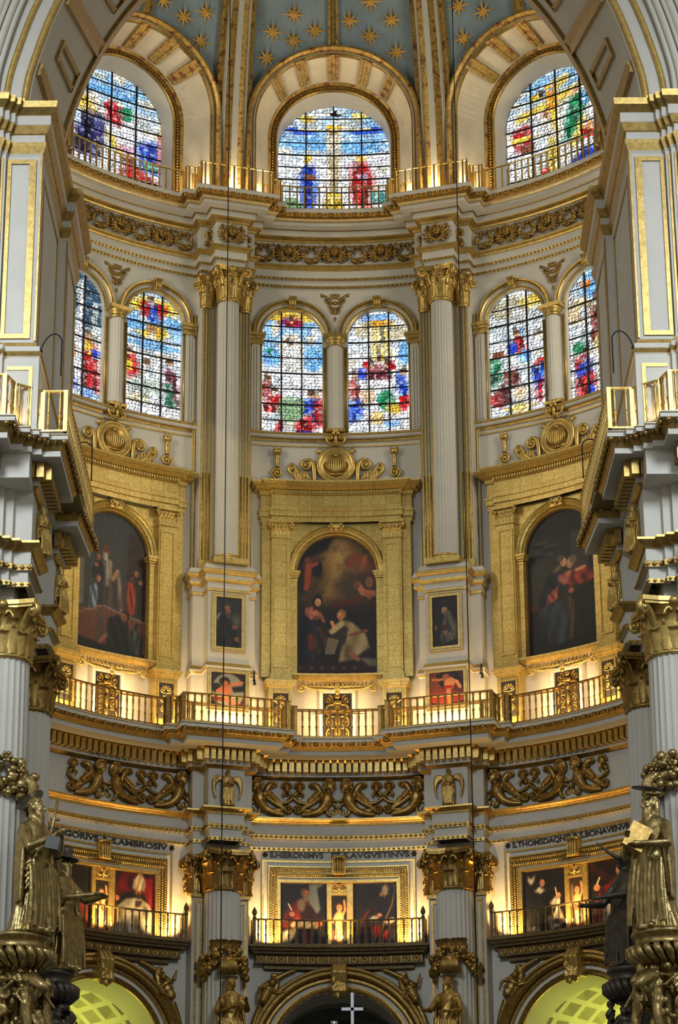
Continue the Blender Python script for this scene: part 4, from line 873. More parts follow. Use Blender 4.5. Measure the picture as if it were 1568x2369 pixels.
# ================================================================== RETABLES, MEDALLIONS
def plate_with_arch(mb, u0, u1, d, z0, z1, r, zs, m=0, n=24):
    us = sorted(set([u0, u1]+[-r*cos(pi*i/n) for i in range(n+1)]+[u0+(u1-u0)*i/8 for i in range(9)]))
    for a, b in zip(us[:-1], us[1:]):
        if b-a < 1e-4: continue
        mid = (a+b)/2
        za, zb = (z0, z0) if abs(mid) >= r else (zs+sqrt(max(0, r*r-a*a)), zs+sqrt(max(0, r*r-b*b)))
        mb.add([W(a, d, za), W(b, d, zb), W(b, d, z1), W(a, d, z1)], [(0, 1, 2, 3)], m, False)
def retable():
    t = thing('gilded_retable', '', 'altarpiece frame', W(0, .2, 20.25), 'gilded painting frames of the apse')
    g = 'leaf'; ear = [(-2.28, 0), (-2.28, .27), (-1.98, .27), (-1.98, .42), (1.98, .42), (1.98, .27), (2.28, .27), (2.28, 0)]
    q = fsweep(ear, [(0, 26.93), (.0, 27.08), (.04, 27.09), (.04, 27.25), (.07, 27.26), (.07, 27.31), (0, 27.33)]); q.build('architrave', g, t)
    q = fsweep(ear, [(0, 27.33), (0, 27.76)]); q.build('frieze', g, t)
    q = fsweep(ear, [(0, 27.76), (.05, 27.77), (.05, 27.89), (.1, 27.9), (.18, 27.93), (.22, 27.99), (.28, 28.0), (.33, 28.08), (.34, 28.12), (-.4, 28.13)]); q.build('cornice', g, t)
    q = MB()
    for i in range(46): u = -1.95+3.9*i/45; q.wbox(u-.026, u+.026, .46, .53, 27.79, 27.875, 0, 1)
    stuff(q.build('dentils', g, t))
    q = MB(); plate_with_arch(q, -2.24, 2.24, .26, 22.2, 26.95, 1.40, 25.43)
    for s in (-1, 1): q.add([W(s*2.24, 0, 22.2), W(s*2.24, .26, 22.2), W(s*2.24, .26, 26.95), W(s*2.24, 0, 26.95)], [(0, 1, 2, 3)], 0, False)
    q.build('back_panel', g, t)
    for s in (-1, 1):
        a, b = sorted((s*1.40, s*1.97))
        q = MB(); q.wbox(a, b, .26, .42, 22.28, 26.4); e = .11
        for (x0, x1, z0, z1) in ((a+.05, a+e, 22.45, 26.25), (b-e, b-.05, 22.45, 26.25), (a+e, b-e, 22.45, 22.51), (a+e, b-e, 26.19, 26.25)): q.wbox(x0, x1, .42, .45, z0, z1, 0, 1)
        q.wbox(a-.03, b+.03, .26, .47, 22.2, 22.28); q.wbox(a-.05, b+.05, .26, .5, 22.1, 22.2); pl = q.build('pilaster', g, t)
        q = MB(); um = (a+b)/2; q.wbox(a, b, .26, .43, 26.4, 26.86); q.wbox(a-.03, b+.03, .26, .46, 26.40, 26.44); q.wbox(a-.09, b+.09, .26, .52, 26.86, 26.94)
        for k in range(5):
            TT = Matrix.Translation(W(a+.06+k*(b-a-.12)/4, .43, 26.44)) @ Matrix.Rotation(-(a+.06+k*(b-a-.12)/4)/R, 4, 'Z'); leafstrip(q, TT, .26, .14, .07, 0, 5)
            if k < 4: leafstrip(q, Matrix.Translation(W(a+.12+k*(b-a-.12)/4, .43, 26.5)), .33, .13, .09, 0, 5)
        for k in (-1, 1):
            sp = [W(um+k*(b-a)/2*1.08+p[0], .48, 26.78+p[2]) for p in spiral(0, 0, .08, 1.3, pi/2, -k)]; q.tube(sp, .028, 6)
        q.build('pilaster_capital', g, pl)
        # impost and jamb of the arch
        a2, b2 = sorted((s*1.185, s*1.42)); q = MB(); q.wbox(a2, b2, .05, .3, 22.2, 25.14)
        for z0, z1, ee in ((25.14, 25.2, .02), (25.22, 25.28, .03), (25.28, 25.36, .07), (25.36, 25.43, .1)): q.wbox(a2-ee*(s > 0), b2+ee*(s < 0), .05, .3+ee, z0, z1)
        q.build('jamb', g, t)
        # pedestal of the pilaster with its black and gold panel
        a3, b3 = sorted((s*1.34, s*2.05)); q = MB(); q.wbox(a3, b3, .1, .47, 20.2, 21.82); q.wbox(a3-.02, b3+.02, .1, .5, 20.2, 20.5)
        for z0, z1, ee in ((21.82, 21.88, .03), (21.88, 21.96, .08), (21.96, 22.05, .12), (22.05, 22.1, .05)): q.wbox(a3-ee, b3+ee, .1, .47+ee, z0, z1)
        c0, c1 = sorted((s*1.46, s*1.93))
        for (x0, x1, z0, z1) in ((c0-.05, c0, 20.62, 21.72), (c1, c1+.05, 20.62, 21.72), (c0, c1, 21.67, 21.72)): q.wbox(x0, x1, .47, .5, z0, z1, 0, 1)
        pp = q.build('pilaster_pedestal', g, t)
        q = MB(); q.wbox(c0, c1, .47, .475, 20.62, 21.67); q.build('black_panel', 'black', pp)
        q = MB()
        for k in (-1, 1):
            for zc in (21.5, 21.22, 20.95):
                scroll(q, k*.1, zc-21.2, .08, pi/2, k, 1.4, .024); taper_tube(q, [(p.x*k, p.y, p.z+zc-21.2) for p in bez([(0, -.12), (.16, -.14), (.2, -.02)], 6)], .025)
        for zc in (.36, .1, -.2): q.ell((0, -.01, zc), (.035, .02, .06))
        moved(q, (c0+c1)/2, .475, 21.2).build('panel_arabesque', 'gold', pp)
    q = MB(); arch_mould(q, 0, 25.43, [(1.185, .05, 0), (1.185, .2, 0), (1.21, .22, 0), (1.26, .2, 0), (1.26, .24, 0), (1.33, .26, 0), (1.34, .30, 0), (1.40, .33, 0), (1.46, .28, 0), (1.47, .26, 0)]); q.build('arch', g, t)
    q = MB(); q.wbox(-.2, .2, .2, .36, 26.66, 26.95)
    for k in (-1, 1): scroll(q, 0, 0, .001, 0, 1, 1, .001); q.tube([W(k*.17+p[0], .38, 26.82+p[2]) for p in spiral(0, 0, .09, 1.3, pi/2, k)], .03, 6)
    q.ell(W(0, .38, 26.8), (.1, .08, .12)); q.build('keystone', 'gold', t)
    # carved shelf under the painting
    q = fsweep([(-1.3, .2), (-1.3, .32), (1.3, .32), (1.3, .2)], [(0, 22.1), (.06, 22.12), (.1, 22.2), (.12, 22.25), (.12, 22.3), (0, 22.31)]); q.build('shelf', 'gold', t)
    q = MB()
    for s in (-1, 1):
        scroll(q, s*1.08, -.22, .13, pi/2, s, 1.7, .04)
        for k in range(7): taper_tube(q, [(s*p.x, -.03, p.z) for p in bez([(1.0-.13*k, -.04), (.95-.13*k, -.24), (.72-.12*k, -.22), (.78-.13*k, -.06)], 8)], .04)
        taper_tube(q, [(s*p.x, -.03, p.z) for p in bez([(1.1, -.1), (.7, -.36), (.4, -.2), (.16, -.3)], 12)], .045); scroll(q, s*.2, -.14, .09, 0, -s, 1.4, .03)
    q.ell((0, -.04, -.2), (.1, .06, .14)); q.ell((0, -.04, -.36), (.07, .05, .07))
    moved(q, 0, .3, 22.12).build('shelf_foliage', 'gold', t)
    # grotesque panel under the shelf: white moulding, black ground, brown gilt mask and scrolls
    q = MB()
    for (x0, x1, z0, z1) in ((-.52, -.42, 20.3, 21.92), (.42, .52, 20.3, 21.92), (-.42, .42, 21.82, 21.92)): q.wbox(x0, x1, 0, .14, z0, z1)
    q.build('panel_frame', 'white', t)
    q = MB(); q.wbox(-.42, .42, 0, .06, 20.3, 21.82); bp = q.build('black_panel', 'black', t)
    q = MB()
    for s in (-1, 1):
        for zc, rr, dr in ((.58, .13, 1), (.2, .1, -1), (-.12, .13, 1), (-.45, .11, -1)): scroll(q, s*.24, zc, rr, pi/2, s*dr, 1.5, .032)
        for zc in (.4, .05, -.3): taper_tube(q, [(s*p.x, -.03, p.z+zc) for p in bez([(.05, 0), (.3, .1), (.36, -.1), (.3, -.25)], 8)], .045)
    q.ell((0, -.06, .3), (.1, .09, .14)); q.ell((0, -.05, .48), (.15, .07, .08)); q.ell((0, -.13, .27), (.025, .04, .04)); q.ell((0, -.04, -.05), (.09, .06, .2)); q.ell((0, -.04, -.4), (.12, .06, .16)); q.ell((0, -.03, .66), (.1, .04, .07))
    moved(q, 0, .06, 21.05).build('grotesque_relief', 'golddark', bp)
    return t
rt = retable()
for b, l in ((-36, 'left'), (36, 'right')):
    copy_tree(rt, b, 'gold leaf arched frame of the %s large painting, partly behind the pier' % l)
rt['label'] = 'gold leaf arched frame with pilasters of the middle large painting'

def medallion():
    t = thing('medallion', '', 'ornament', W(0, .1, 28.15), 'gilded medallions over the large painting frames')
    q = MB(); TT = Matrix.Rotation(pi/2, 4, 'X')
    q.lathe([(.59, 0), (.60, .1), (.56, .16), (.50, .16), (.47, .12), (.44, .12), (.42, .15), (.38, .15), (.35, .09), (.1, .07), (0, .07)], 40, 0, TT); rn = moved(q, 0, .0, 28.86).build('roundel', 'gold', t)
    q = MB()
    for i in range(9):
        x = (i-4)/4*.26; hh = .30*sqrt(max(.05, 1-(x/.31)**2)); q.tube([(x*.6, -.1, hh), (x*1.03, -.16, hh*.5), (x*1.08, -.18, 0), (x*1.03, -.16, -hh*.6), (x*.7, -.1, -hh)], .024, 6)
    q.ell((0, -.09, 0), (.29, .08, .31)); q.ell((0, -.15, .3), (.06, .04, .05)); q.tube([(-.22, -.12, -.27), (0, -.15, -.32), (.22, -.12, -.27)], .03, 6); moved(q, 0, .0, 28.86).build('ribbed_boss', 'gold', rn)
    for s in (-1, 1):
        q = MB()
        P = lambda *c: [(s*p.x, -.08, p.z) for p in bez([(a, b) for a, b in c], 12)]
        q.tube(P((.64, -.58), (.66, -.2), (.6, .17), (.88, .18)), [.05+.03*sin(i/12*pi) for i in range(13)], 8); scroll(q, s*.88, .0, .17, pi/2, -s, 1.7, .055, -.08)
        q.tube(P((.66, -.55), (.9, -.5), (1.1, -.42), (1.15, -.2), (1.28, .03)), [.09-.004*i for i in range(13)], 8); scroll(q, s*1.28, -.13, .16, pi/2, -s, 1.6, .05, -.06)
        for k in range(5): taper_tube(q, P((.66+.1*k, -.56), (.8+.1*k, -.5), (.9+.09*k, -.3+.02*k), (.84+.09*k, -.2+.02*k)), .06)
        for k in range(4): taper_tube(q, P((1.1, -.4), (1.2+.07*k, -.4), (1.42, -.25+.06*k), (1.45-.03*k, -.12+.06*k)), .045)
        q.tube(P((.7, -.6), (1.2, -.55), (1.6, -.63), (1.95, -.56), (1.93, -.3), (1.93, -.2)), [.035]*13, 7); scroll(q, s*1.755, -.27, .16, 0 if s > 0 else pi, s, 1.7, .05, -.06)
        moved(q, 0, .0, 28.86).build('scroll', 'gold', t)
        q = MB(); q.lathe([(.0, -.06), (.07, -.06), (.05, 0), (.075, .12), (.07, .2), (.045, .3), (.08, .34), (.12, .36), (.135, .44), (.12, .46), (0, .46)], 12, 0, Matrix.Translation((s*1.755, -.1, -.04)))
        for k in range(6): a = 2*pi*k/6; q.ell((s*1.755+.11*cos(a), -.1+.11*sin(a), .47), (.035, .035, .06), 0, None, 5, 4)
        moved(q, 0, .0, 28.86).build('torch_vase', 'gold', t)
        q = MB(); q.ell((s*.47, -.06, .46), (.09, .06, .09)); scroll(q, s*.5, .47, .08, 0, s, 1.2, .03, -.04); moved(q, 0, .0, 28.86).build('ear', 'gold', t)
    q = MB()
    for s in (-1, 1):
        q.tube([(s*p.x, -.12, p.z) for p in bez([(0, .62), (.2, .6), (.32, .7), (.27, .9)], 8)], .04, 6); scroll(q, s*.18, .83, .1, 0 if s > 0 else pi, s, 1.5, .035, -.12)
        q.ell((s*.12, -.15, 1.08), (.09, .07, .05)); q.ell((s*.07, -.15, .96), (.06, .06, .08))
    q.ell((0, -.15, .8), (.06, .06, .12)); q.ell((0, -.15, 1.05), (.09, .08, .12)); q.ell((0, -.14, .68), (.07, .06, .06)); moved(q, 0, .12, 28.86).build('crest', 'gold', t)
    return t
md = medallion()
for b, l in ((-36, 'left'), (36, 'right')): copy_tree(md, b, 'gilded round medallion with scrolls under the %s pair of windows' % l)
md['label'] = 'gilded round medallion with scrolls and torches under the middle pair of windows'

# ================================================================== PAINTINGS
def pt_kneel():      # two kneeling women under a lit cloud of small winged heads
    c = Cv(110, 190, (.10, .085, .07)); c.ell(.52, .2, .55, .3, (.36, .28, .15), 0, 1.2); c.poly([(.4, .02), (.62, .02), (.75, .3), (.4, .5), (.28, .5), (.45, .25)], (.50, .40, .22), .05, .8); c.ell(.52, .17, .12, .09, (.70, .56, .32), 0, 1.8, .8)
    c.poly([(.5, .18), (.54, .18), (.42, .42), (.34, .46)], (.62, .5, .28), .02, .6); c.cloudy((.16, .13, .10), .55, 5, 2); c.cloudy((.55, .28, .18), .25, 9, 4)
    c.poly([(0, 0), (.48, 0), (.38, .11), (.25, .14), (.1, .2), (.1, .42), (0, .42)], (.085, .075, .07), .015); c.ell(.26, .24, .07, .06, (.1, .08, .08))
    for (x, y, r) in ((.15, .3, .05), (.17, .23, .035)): c.ell(x, y, r, r*1.3, (.36, .17, .11), 0, .6)
    c.line([(.16, .22), (.15, .33), (.13, .38)], .02, (.56, .24, .16)); c.line([(.2, .22), (.26, .2)], .015, (.55, .26, .18)); c.ell(.15, .18, .04, .025, (.4, .2, .16))
    for x, y in ((.82, .2), (.74, .17), (.9, .24), (.66, .2)): c.ell(x, y, .06, .04, (.46, .24, .15), 0, .7)
    c.line([(.85, .16), (.8, .26), (.72, .27)], .018, (.56, .32, .2)); c.poly([(.45, .35), (.75, .25), (.98, .27), (1, .5), (.6, .45)], (.22, .19, .16), .04, .9)
    c.line([(.75, .35), (.82, .41), (.95, .42)], .024, (.66, .40, .26)); c.ell(.74, .36, .04, .03, (.4, .24, .16)); c.ell(.9, .34, .05, .04, (.5, .35, .22)); c.line([(.84, .41), (.9, .45)], .014, (.58, .33, .22))
    for x, y in ((.47, .5), (.55, .5), (.64, .48), (.72, .5), (.92, .5), (.76, .46)): c.ell(x, y, .045, .025, (.34, .14, .09), 0, .7)
    c.poly([(0, .52), (1, .5), (1, .92), (0, .92)], (.065, .058, .055), .04, .85)
    c.folds([(.06, .6), (.22, .52), (.36, .58), (.42, .66), (.36, .72), (.3, .9), (.08, .9), (.02, .7)], (.06, .07, .11), (.12, .14, .22), 4, .006, 3); c.folds([(.12, .52), (.2, .51), (.3, .55), (.28, .6), (.18, .6), (.12, .57)], (.55, .30, .27), (.75, .48, .42), 4, .004, 5)
    c.ell(.27, .465, .062, .045, (.14, .10, .085)); c.head(.265, .475, .03, (.72, .52, .36), (.12, .08, .06)); c.ell(.24, .555, .05, .018, (.66, .44, .3)); c.line([(.3, .56), (.34, .61)], .014, (.5, .3, .22))
    c.folds([(.24, .66), (.34, .63), (.4, .67), (.36, .8), (.2, .9), (.22, .75)], (.17, .13, .07), (.32, .24, .12), 3, .006, 6); c.line([(.18, .72), (.19, .8)], .022, (.36, .14, .1))
    c.folds([(.44, .67), (.55, .6), (.68, .62), (.84, .70), (.90, .8), (.78, .84), (.7, .88), (.52, .9), (.56, .78), (.62, .72), (.5, .68)], (.52, .46, .32), (.74, .68, .52), 5, .004, 7)
    c.poly([(.36, .76), (.56, .63), (.64, .66), (.6, .76), (.42, .86)], (.16, .14, .11), .01)
    for i in range(6): c.line([(.4+.022*i, .73+.003*i), (.36+.02*i, .84)], .005, (.5, .46, .36))
    c.line([(.44, .685), (.56, .63)], .022, (.62, .56, .42)); c.line([(.66, .71), (.86, .68)], .012, (.42, .26, .2)); c.head(.55, .57, .032, (.66, .42, .27), (.45, .36, .2), 0, None, -1); c.line([(.44, .62), (.47, .655)], .014, (.74, .5, .36)); c.line([(.67, .84), (.75, .88)], .018, (.55, .34, .24))
    c.poly([(.76, .87), (.98, .88), (1, .93), (.88, .93)], (.44, .4, .32), .006); c.poly([(0, .905), (.8, .91), (1, .96), (0, .965)], (.20, .09, .065), .006)
    for i in range(6): c.ell(.06+.13*i, .94, .022, .01, (.36, .28, .22))
    c.poly([(0, .965), (1, .965), (1, 1), (0, 1)], (.07, .06, .05), 0); return c.grain(.12, 1)
def pt_temple():     # old priest on steps receiving a child
    c = Cv(110, 190, (.20, .215, .215)); c.poly([(0, .3), (.14, .28), (.14, .68), (0, .7)], (.42, .40, .34), .004)
    for i in range(9): c.poly([(.14+.08*i, 0), (.18+.08*i, 0), (.18+.08*i, .62), (.14+.08*i, .62)], (.27, .29, .28), .012, .5)
    c.poly([(.74, .15), (.9, .1), (1, .5), (1, .7), (.72, .7)], (.18, .12, .08), .02, .9); c.poly([(.9, .35), (1, .2), (1, 1), (.95, 1)], (.10, .06, .035), .01)
    c.folds([(.4, .36), (.5, .34), (.62, .42), (.66, .52), (.68, .68), (.42, .68), (.44, .5)], (.42, .34, .31), (.66, .56, .48), 5, .004, 2); c.folds([(.43, .34), (.5, .34), (.5, .52), (.45, .52)], (.6, .56, .5), (.72, .7, .62)); c.poly([(.5, .45), (.6, .5), (.66, .68), (.46, .68)], (.17, .16, .17), .02, .8); c.head(.44, .295, .032, (.55, .38, .28), (.32, .2, .14), 0, (.66, .62, .55), -1); c.ell(.43, .265, .04, .03, (.36, .2, .12))
    c.folds([(.24, .42), (.34, .36), (.42, .4), (.4, .52), (.26, .48)], (.12, .135, .15), (.2, .22, .24)); c.head(.33, .335, .024, (.58, .34, .25), (.2, .13, .1)); c.ell(.31, .395, .03, .012, (.62, .34, .22)); c.line([(.6, .41), (.54, .47)], .016, (.62, .48, .36))
    c.folds([(.24, .55), (.32, .52), (.36, .6), (.34, .7), (.22, .72)], (.36, .42, .50), (.66, .72, .78), 4, .003, 4); c.head(.34, .485, .024, (.6, .42, .32), (.3, .2, .14)); c.poly([(.33, .52), (.42, .52), (.42, .68), (.35, .68)], (.15, .15, .16), .01)
    c.folds([(.72, .48), (.8, .46), (.86, .52), (.86, .68), (.74, .7)], (.52, .19, .11), (.72, .33, .2), 4, .003, 6); c.head(.79, .445, .026, (.3, .2, .16), (.14, .1, .08)); c.folds([(.86, .42), (.94, .46), (.96, .7), (.87, .7)], (.08, .09, .10), (.2, .18, .16)); c.head(.85, .4, .024, (.52, .34, .26), (.16, .11, .09)); c.ell(.91, .46, .03, .016, (.56, .4, .3))
    c.poly([(0, .72), (.3, .69), (.42, .665), (1, .73), (1, .95), (0, .9)], (.40, .24, .17), .004); c.cloudy((.30, .25, .22), .35, 12, 8)
    for (a, b) in (((0, .74), (.14, .74)), ((.14, .72), (.3, .7)), ((.3, .68), (.45, .665)), ((.45, .67), (1, .735))): c.line([a, b], .005, (.5, .42, .34))
    for i in range(8): c.line([(.46+.07*i, .675+.008*i), (.46+.07*i, .76)], .003, (.2, .19, .18))
    c.line([(.33, .74), (.42, .67)], .006, (.24, .23, .22)); c.poly([(.34, .76), (.42, .69), (.44, .88), (.33, .92)], (.26, .25, .23), .01, .8)
    c.folds([(.5, .74), (.62, .71), (.74, .74), (.78, .84), (.8, .95), (.46, .93), (.5, .86), (.47, .8)], (.075, .085, .09), (.13, .145, .15), 3, .004, 9); c.head(.71, .715, .032, (.45, .28, .2), (.10, .08, .07), 0, None, -1); c.folds([(.78, .8), (.9, .78), (.96, .84), (.94, .97), (.78, .95)], (.17, .185, .18), (.38, .4, .38)); c.head(.9, .78, .03, (.3, .2, .16), (.14, .1, .08))
    c.line([(.36, .93), (.46, .86)], .012, (.56, .34, .25)); c.poly([(0, .9), (1, .965), (1, 1), (0, 1)], (.10, .10, .10), .004); return c.grain(.12, 2)
def pt_embrace():    # two women embracing before a carved pillar
    c = Cv(110, 190, (.115, .11, .09)); c.ell(.2, .45, .3, .2, (.20, .19, .15), 0, 1.3); c.poly([(0, 0), (1, 0), (1, .2), (.1, .16), (0, .3)], (.055, .052, .05), .03)
    for i in range(7): c.ell(.18+.07*(i % 4), .21+.03*(i//2), .06, .012, (.20, .215, .19), 0, .5); 
    for i in range(6): c.ell(.14+.07*(i % 4), .235+.035*(i//2), .05, .012, (.05, .055, .05), 0, .5)
    c.poly([(.62, .17), (.86, .2), (.87, .55), (.62, .5)], (.225, .205, .175), .004); c.cloudy((.13, .115, .1), .35, 14, 3); c.ell(.73, .28, .07, .06, (.17, .15, .13), 0, .3); c.ell(.73, .28, .045, .04, (.25, .22, .18), 0, .3); c.poly([(.87, .22), (1, .2), (1, .9), (.87, .9)], (.04, .04, .04), .01)
    c.poly([(0, .62), (.14, .62), (.2, .72), (.18, .9), (0, .95)], (.30, .14, .09), .02, .7); c.ell(.1, .7, .06, .03, (.07, .05, .04)); c.poly([(.02, .74), (.2, .72), (.22, .95), (.02, .97)], (.085, .07, .06), .015)
    c.folds([(.36, .41), (.46, .42), (.5, .55), (.44, .66), (.3, .72), (.2, .68), (.16, .62), (.26, .48)], (.075, .085, .12), (.13, .15, .2), 3, .004, 4); c.folds([(.44, .46), (.58, .44), (.72, .43), (.78, .45), (.6, .52), (.5, .53), (.43, .5)], (.60, .34, .27), (.80, .54, .42), 5, .003, 5); c.folds([(.3, .57), (.42, .53), (.42, .62), (.26, .65)], (.55, .27, .2), (.74, .46, .34), 3, .004, 6)
    c.folds([(.2, .66), (.46, .63), (.52, .72), (.54, .84), (.48, .96), (.32, .97), (.26, .84)], (.17, .195, .225), (.31, .35, .385), 5, .004, 7); c.head(.5, .37, .034, (.78, .56, .42), (.2, .14, .1), 0, None, 1); c.ell(.47, .345, .05, .022, (.34, .28, .22)); c.poly([(.34, .43), (.46, .38), (.48, .42), (.4, .44)], (.42, .34, .26), .01)
    c.folds([(.55, .53), (.65, .44), (.8, .42), (.92, .48), (.97, .53), (.8, .55), (.62, .56)], (.48, .15, .08), (.70, .28, .14), 5, .004, 8); c.head(.6, .39, .034, (.72, .5, .37), (.45, .38, .3), 0, None, -1); c.ell(.64, .37, .05, .028, (.42, .36, .28)); c.line([(.68, .45), (.8, .44)], .012, (.8, .56, .42)); c.ell(.97, .45, .04, .035, (.45, .36, .28))
    c.folds([(.6, .56), (.95, .55), (.98, .9), (.62, .93), (.64, .75)], (.055, .055, .055), (.09, .085, .08), 3, .006, 9); c.folds([(.55, .6), (.62, .64), (.64, .78), (.58, .93), (.54, .9), (.55, .7)], (.26, .22, .15), (.38, .32, .22), 3); c.ell(.6, .58, .04, .02, (.6, .32, .25)); c.poly([(0, .96), (1, .88), (1, 1), (0, 1)], (.05, .045, .04), .004); return c.grain(.12, 3)
def pt_monk_a():     # tonsured man in black looking up to the right
    c = Cv(50, 100, (.15, .165, .175)); c.cloudy((.24, .26, .27), .5, 5, 3); c.ell(.8, .45, .2, .1, (.38, .38, .34), 0, 1.2, .7); c.folds([(.05, .4), (.35, .36), (.6, .44), (.8, .6), (.9, .98), (0, 1), (0, .5)], (.075, .08, .095), (.14, .155, .175), 4, .01, 4); c.head(.45, .28, .075, (.5, .32, .22), (.16, .12, .1), 0, (.28, .22, .18)); c.ell(.44, .2, .12, .04, (.52, .36, .26)); c.poly([(.03, .44), (.14, .3), (.16, .33), (.08, .46)], (.7, .68, .62), .006); c.ell(.74, .58, .12, .05, (.45, .28, .2)); c.ell(.82, .82, .1, .05, (.45, .28, .2)); return c.grain(.15, 4)
def pt_monk_b():     # friar in grey habit holding a skull, profile to the left
    c = Cv(50, 100, (.06, .055, .05)); c.cloudy((.10, .095, .085), .5, 4, 5); c.folds([(.45, .42), (.65, .34), (.85, .42), (.98, .62), (.9, .86), (.4, .95), (.3, .8), (.35, .6)], (.30, .28, .24), (.46, .44, .38), 4, .01, 6); c.head(.5, .27, .08, (.62, .44, .32), (.10, .08, .07), 0, None, -1); c.ell(.6, .35, .16, .06, (.34, .32, .27)); c.ell(.45, .62, .15, .06, (.22, .15, .1)); c.ell(.5, .73, .06, .05, (.56, .38, .28)); c.line([(.12, .58), (.14, .65)], .03, (.4, .26, .19)); c.folds([(.5, .74), (.9, .7), (.92, .84), (.52, .88)], (.36, .34, .28), (.5, .47, .4)); c.ell(.5, .11, .14, .02, (.2, .19, .17), 0, .9); return c.grain(.15, 5)
def pt_cupid_a():    # winged boy before a pale round
    c = Cv(70, 72, (.13, .11, .09)); c.ell(.5, .52, .46, .5, (.50, .50, .44), 0, .06); c.ell(.16, .45, .14, .14, (.10, .09, .08)); c.poly([(.6, .4), (1, .33), (1, .5), (.66, .55)], (.14, .125, .11), .02); c.line([(.45, .35), (.75, .3), (.9, .25)], .05, (.72, .42, .27)); c.ell(.45, .5, .14, .2, (.70, .40, .26), 0, .4); c.line([(.38, .42), (.2, .55)], .06, (.68, .38, .24)); c.ell(.4, .26, .16, .14, (.14, .09, .07)); c.ell(.43, .32, .09, .09, (.6, .36, .24)); c.line([(.45, .68), (.6, .82), (.8, .9)], .075, (.74, .46, .32)); c.line([(.4, .7), (.6, .92)], .07, (.7, .42, .3)); c.folds([(.05, .62), (.36, .66), (.4, .8), (.1, .85)], (.5, .2, .13), (.66, .32, .2)); c.ell(.9, .9, .1, .06, (.55, .2, .13)); return c.grain(.12, 6)
def pt_cupid_b():    # dark winged boy on a red brown ground
    c = Cv(70, 72, (.27, .12, .055)); c.ell(.2, .3, .3, .3, (.42, .22, .09), 0, 1.2); c.ell(.35, .8, .5, .25, (.55, .20, .07), 0, 1); c.poly([(.2, .05), (.35, .08), (.45, .45), (.4, .5), (.25, .25)], (.07, .055, .05), .015); c.poly([(.62, .02), (.78, .0), (.98, .3), (.95, .5), (.75, .3)], (.07, .055, .05), .015); c.line([(.5, .2), (.28, .22), (.1, .2)], .04, (.68, .40, .22)); c.ell(.58, .34, .15, .18, (.76, .48, .28), 0, .4); c.line([(.66, .25), (.8, .32), (.88, .46)], .055, (.76, .48, .3)); c.ell(.48, .08, .16, .12, (.09, .06, .05)); c.ell(.48, .14, .1, .08, (.55, .32, .2)); c.ell(.55, .44, .14, .05, (.6, .08, .05)); c.line([(.55, .55), (.58, .78), (.6, .95)], .07, (.72, .42, .25)); c.ell(.2, .72, .14, .12, (.58, .16, .06)); c.ell(.82, .8, .14, .14, (.5, .15, .06)); return c.grain(.12, 7)
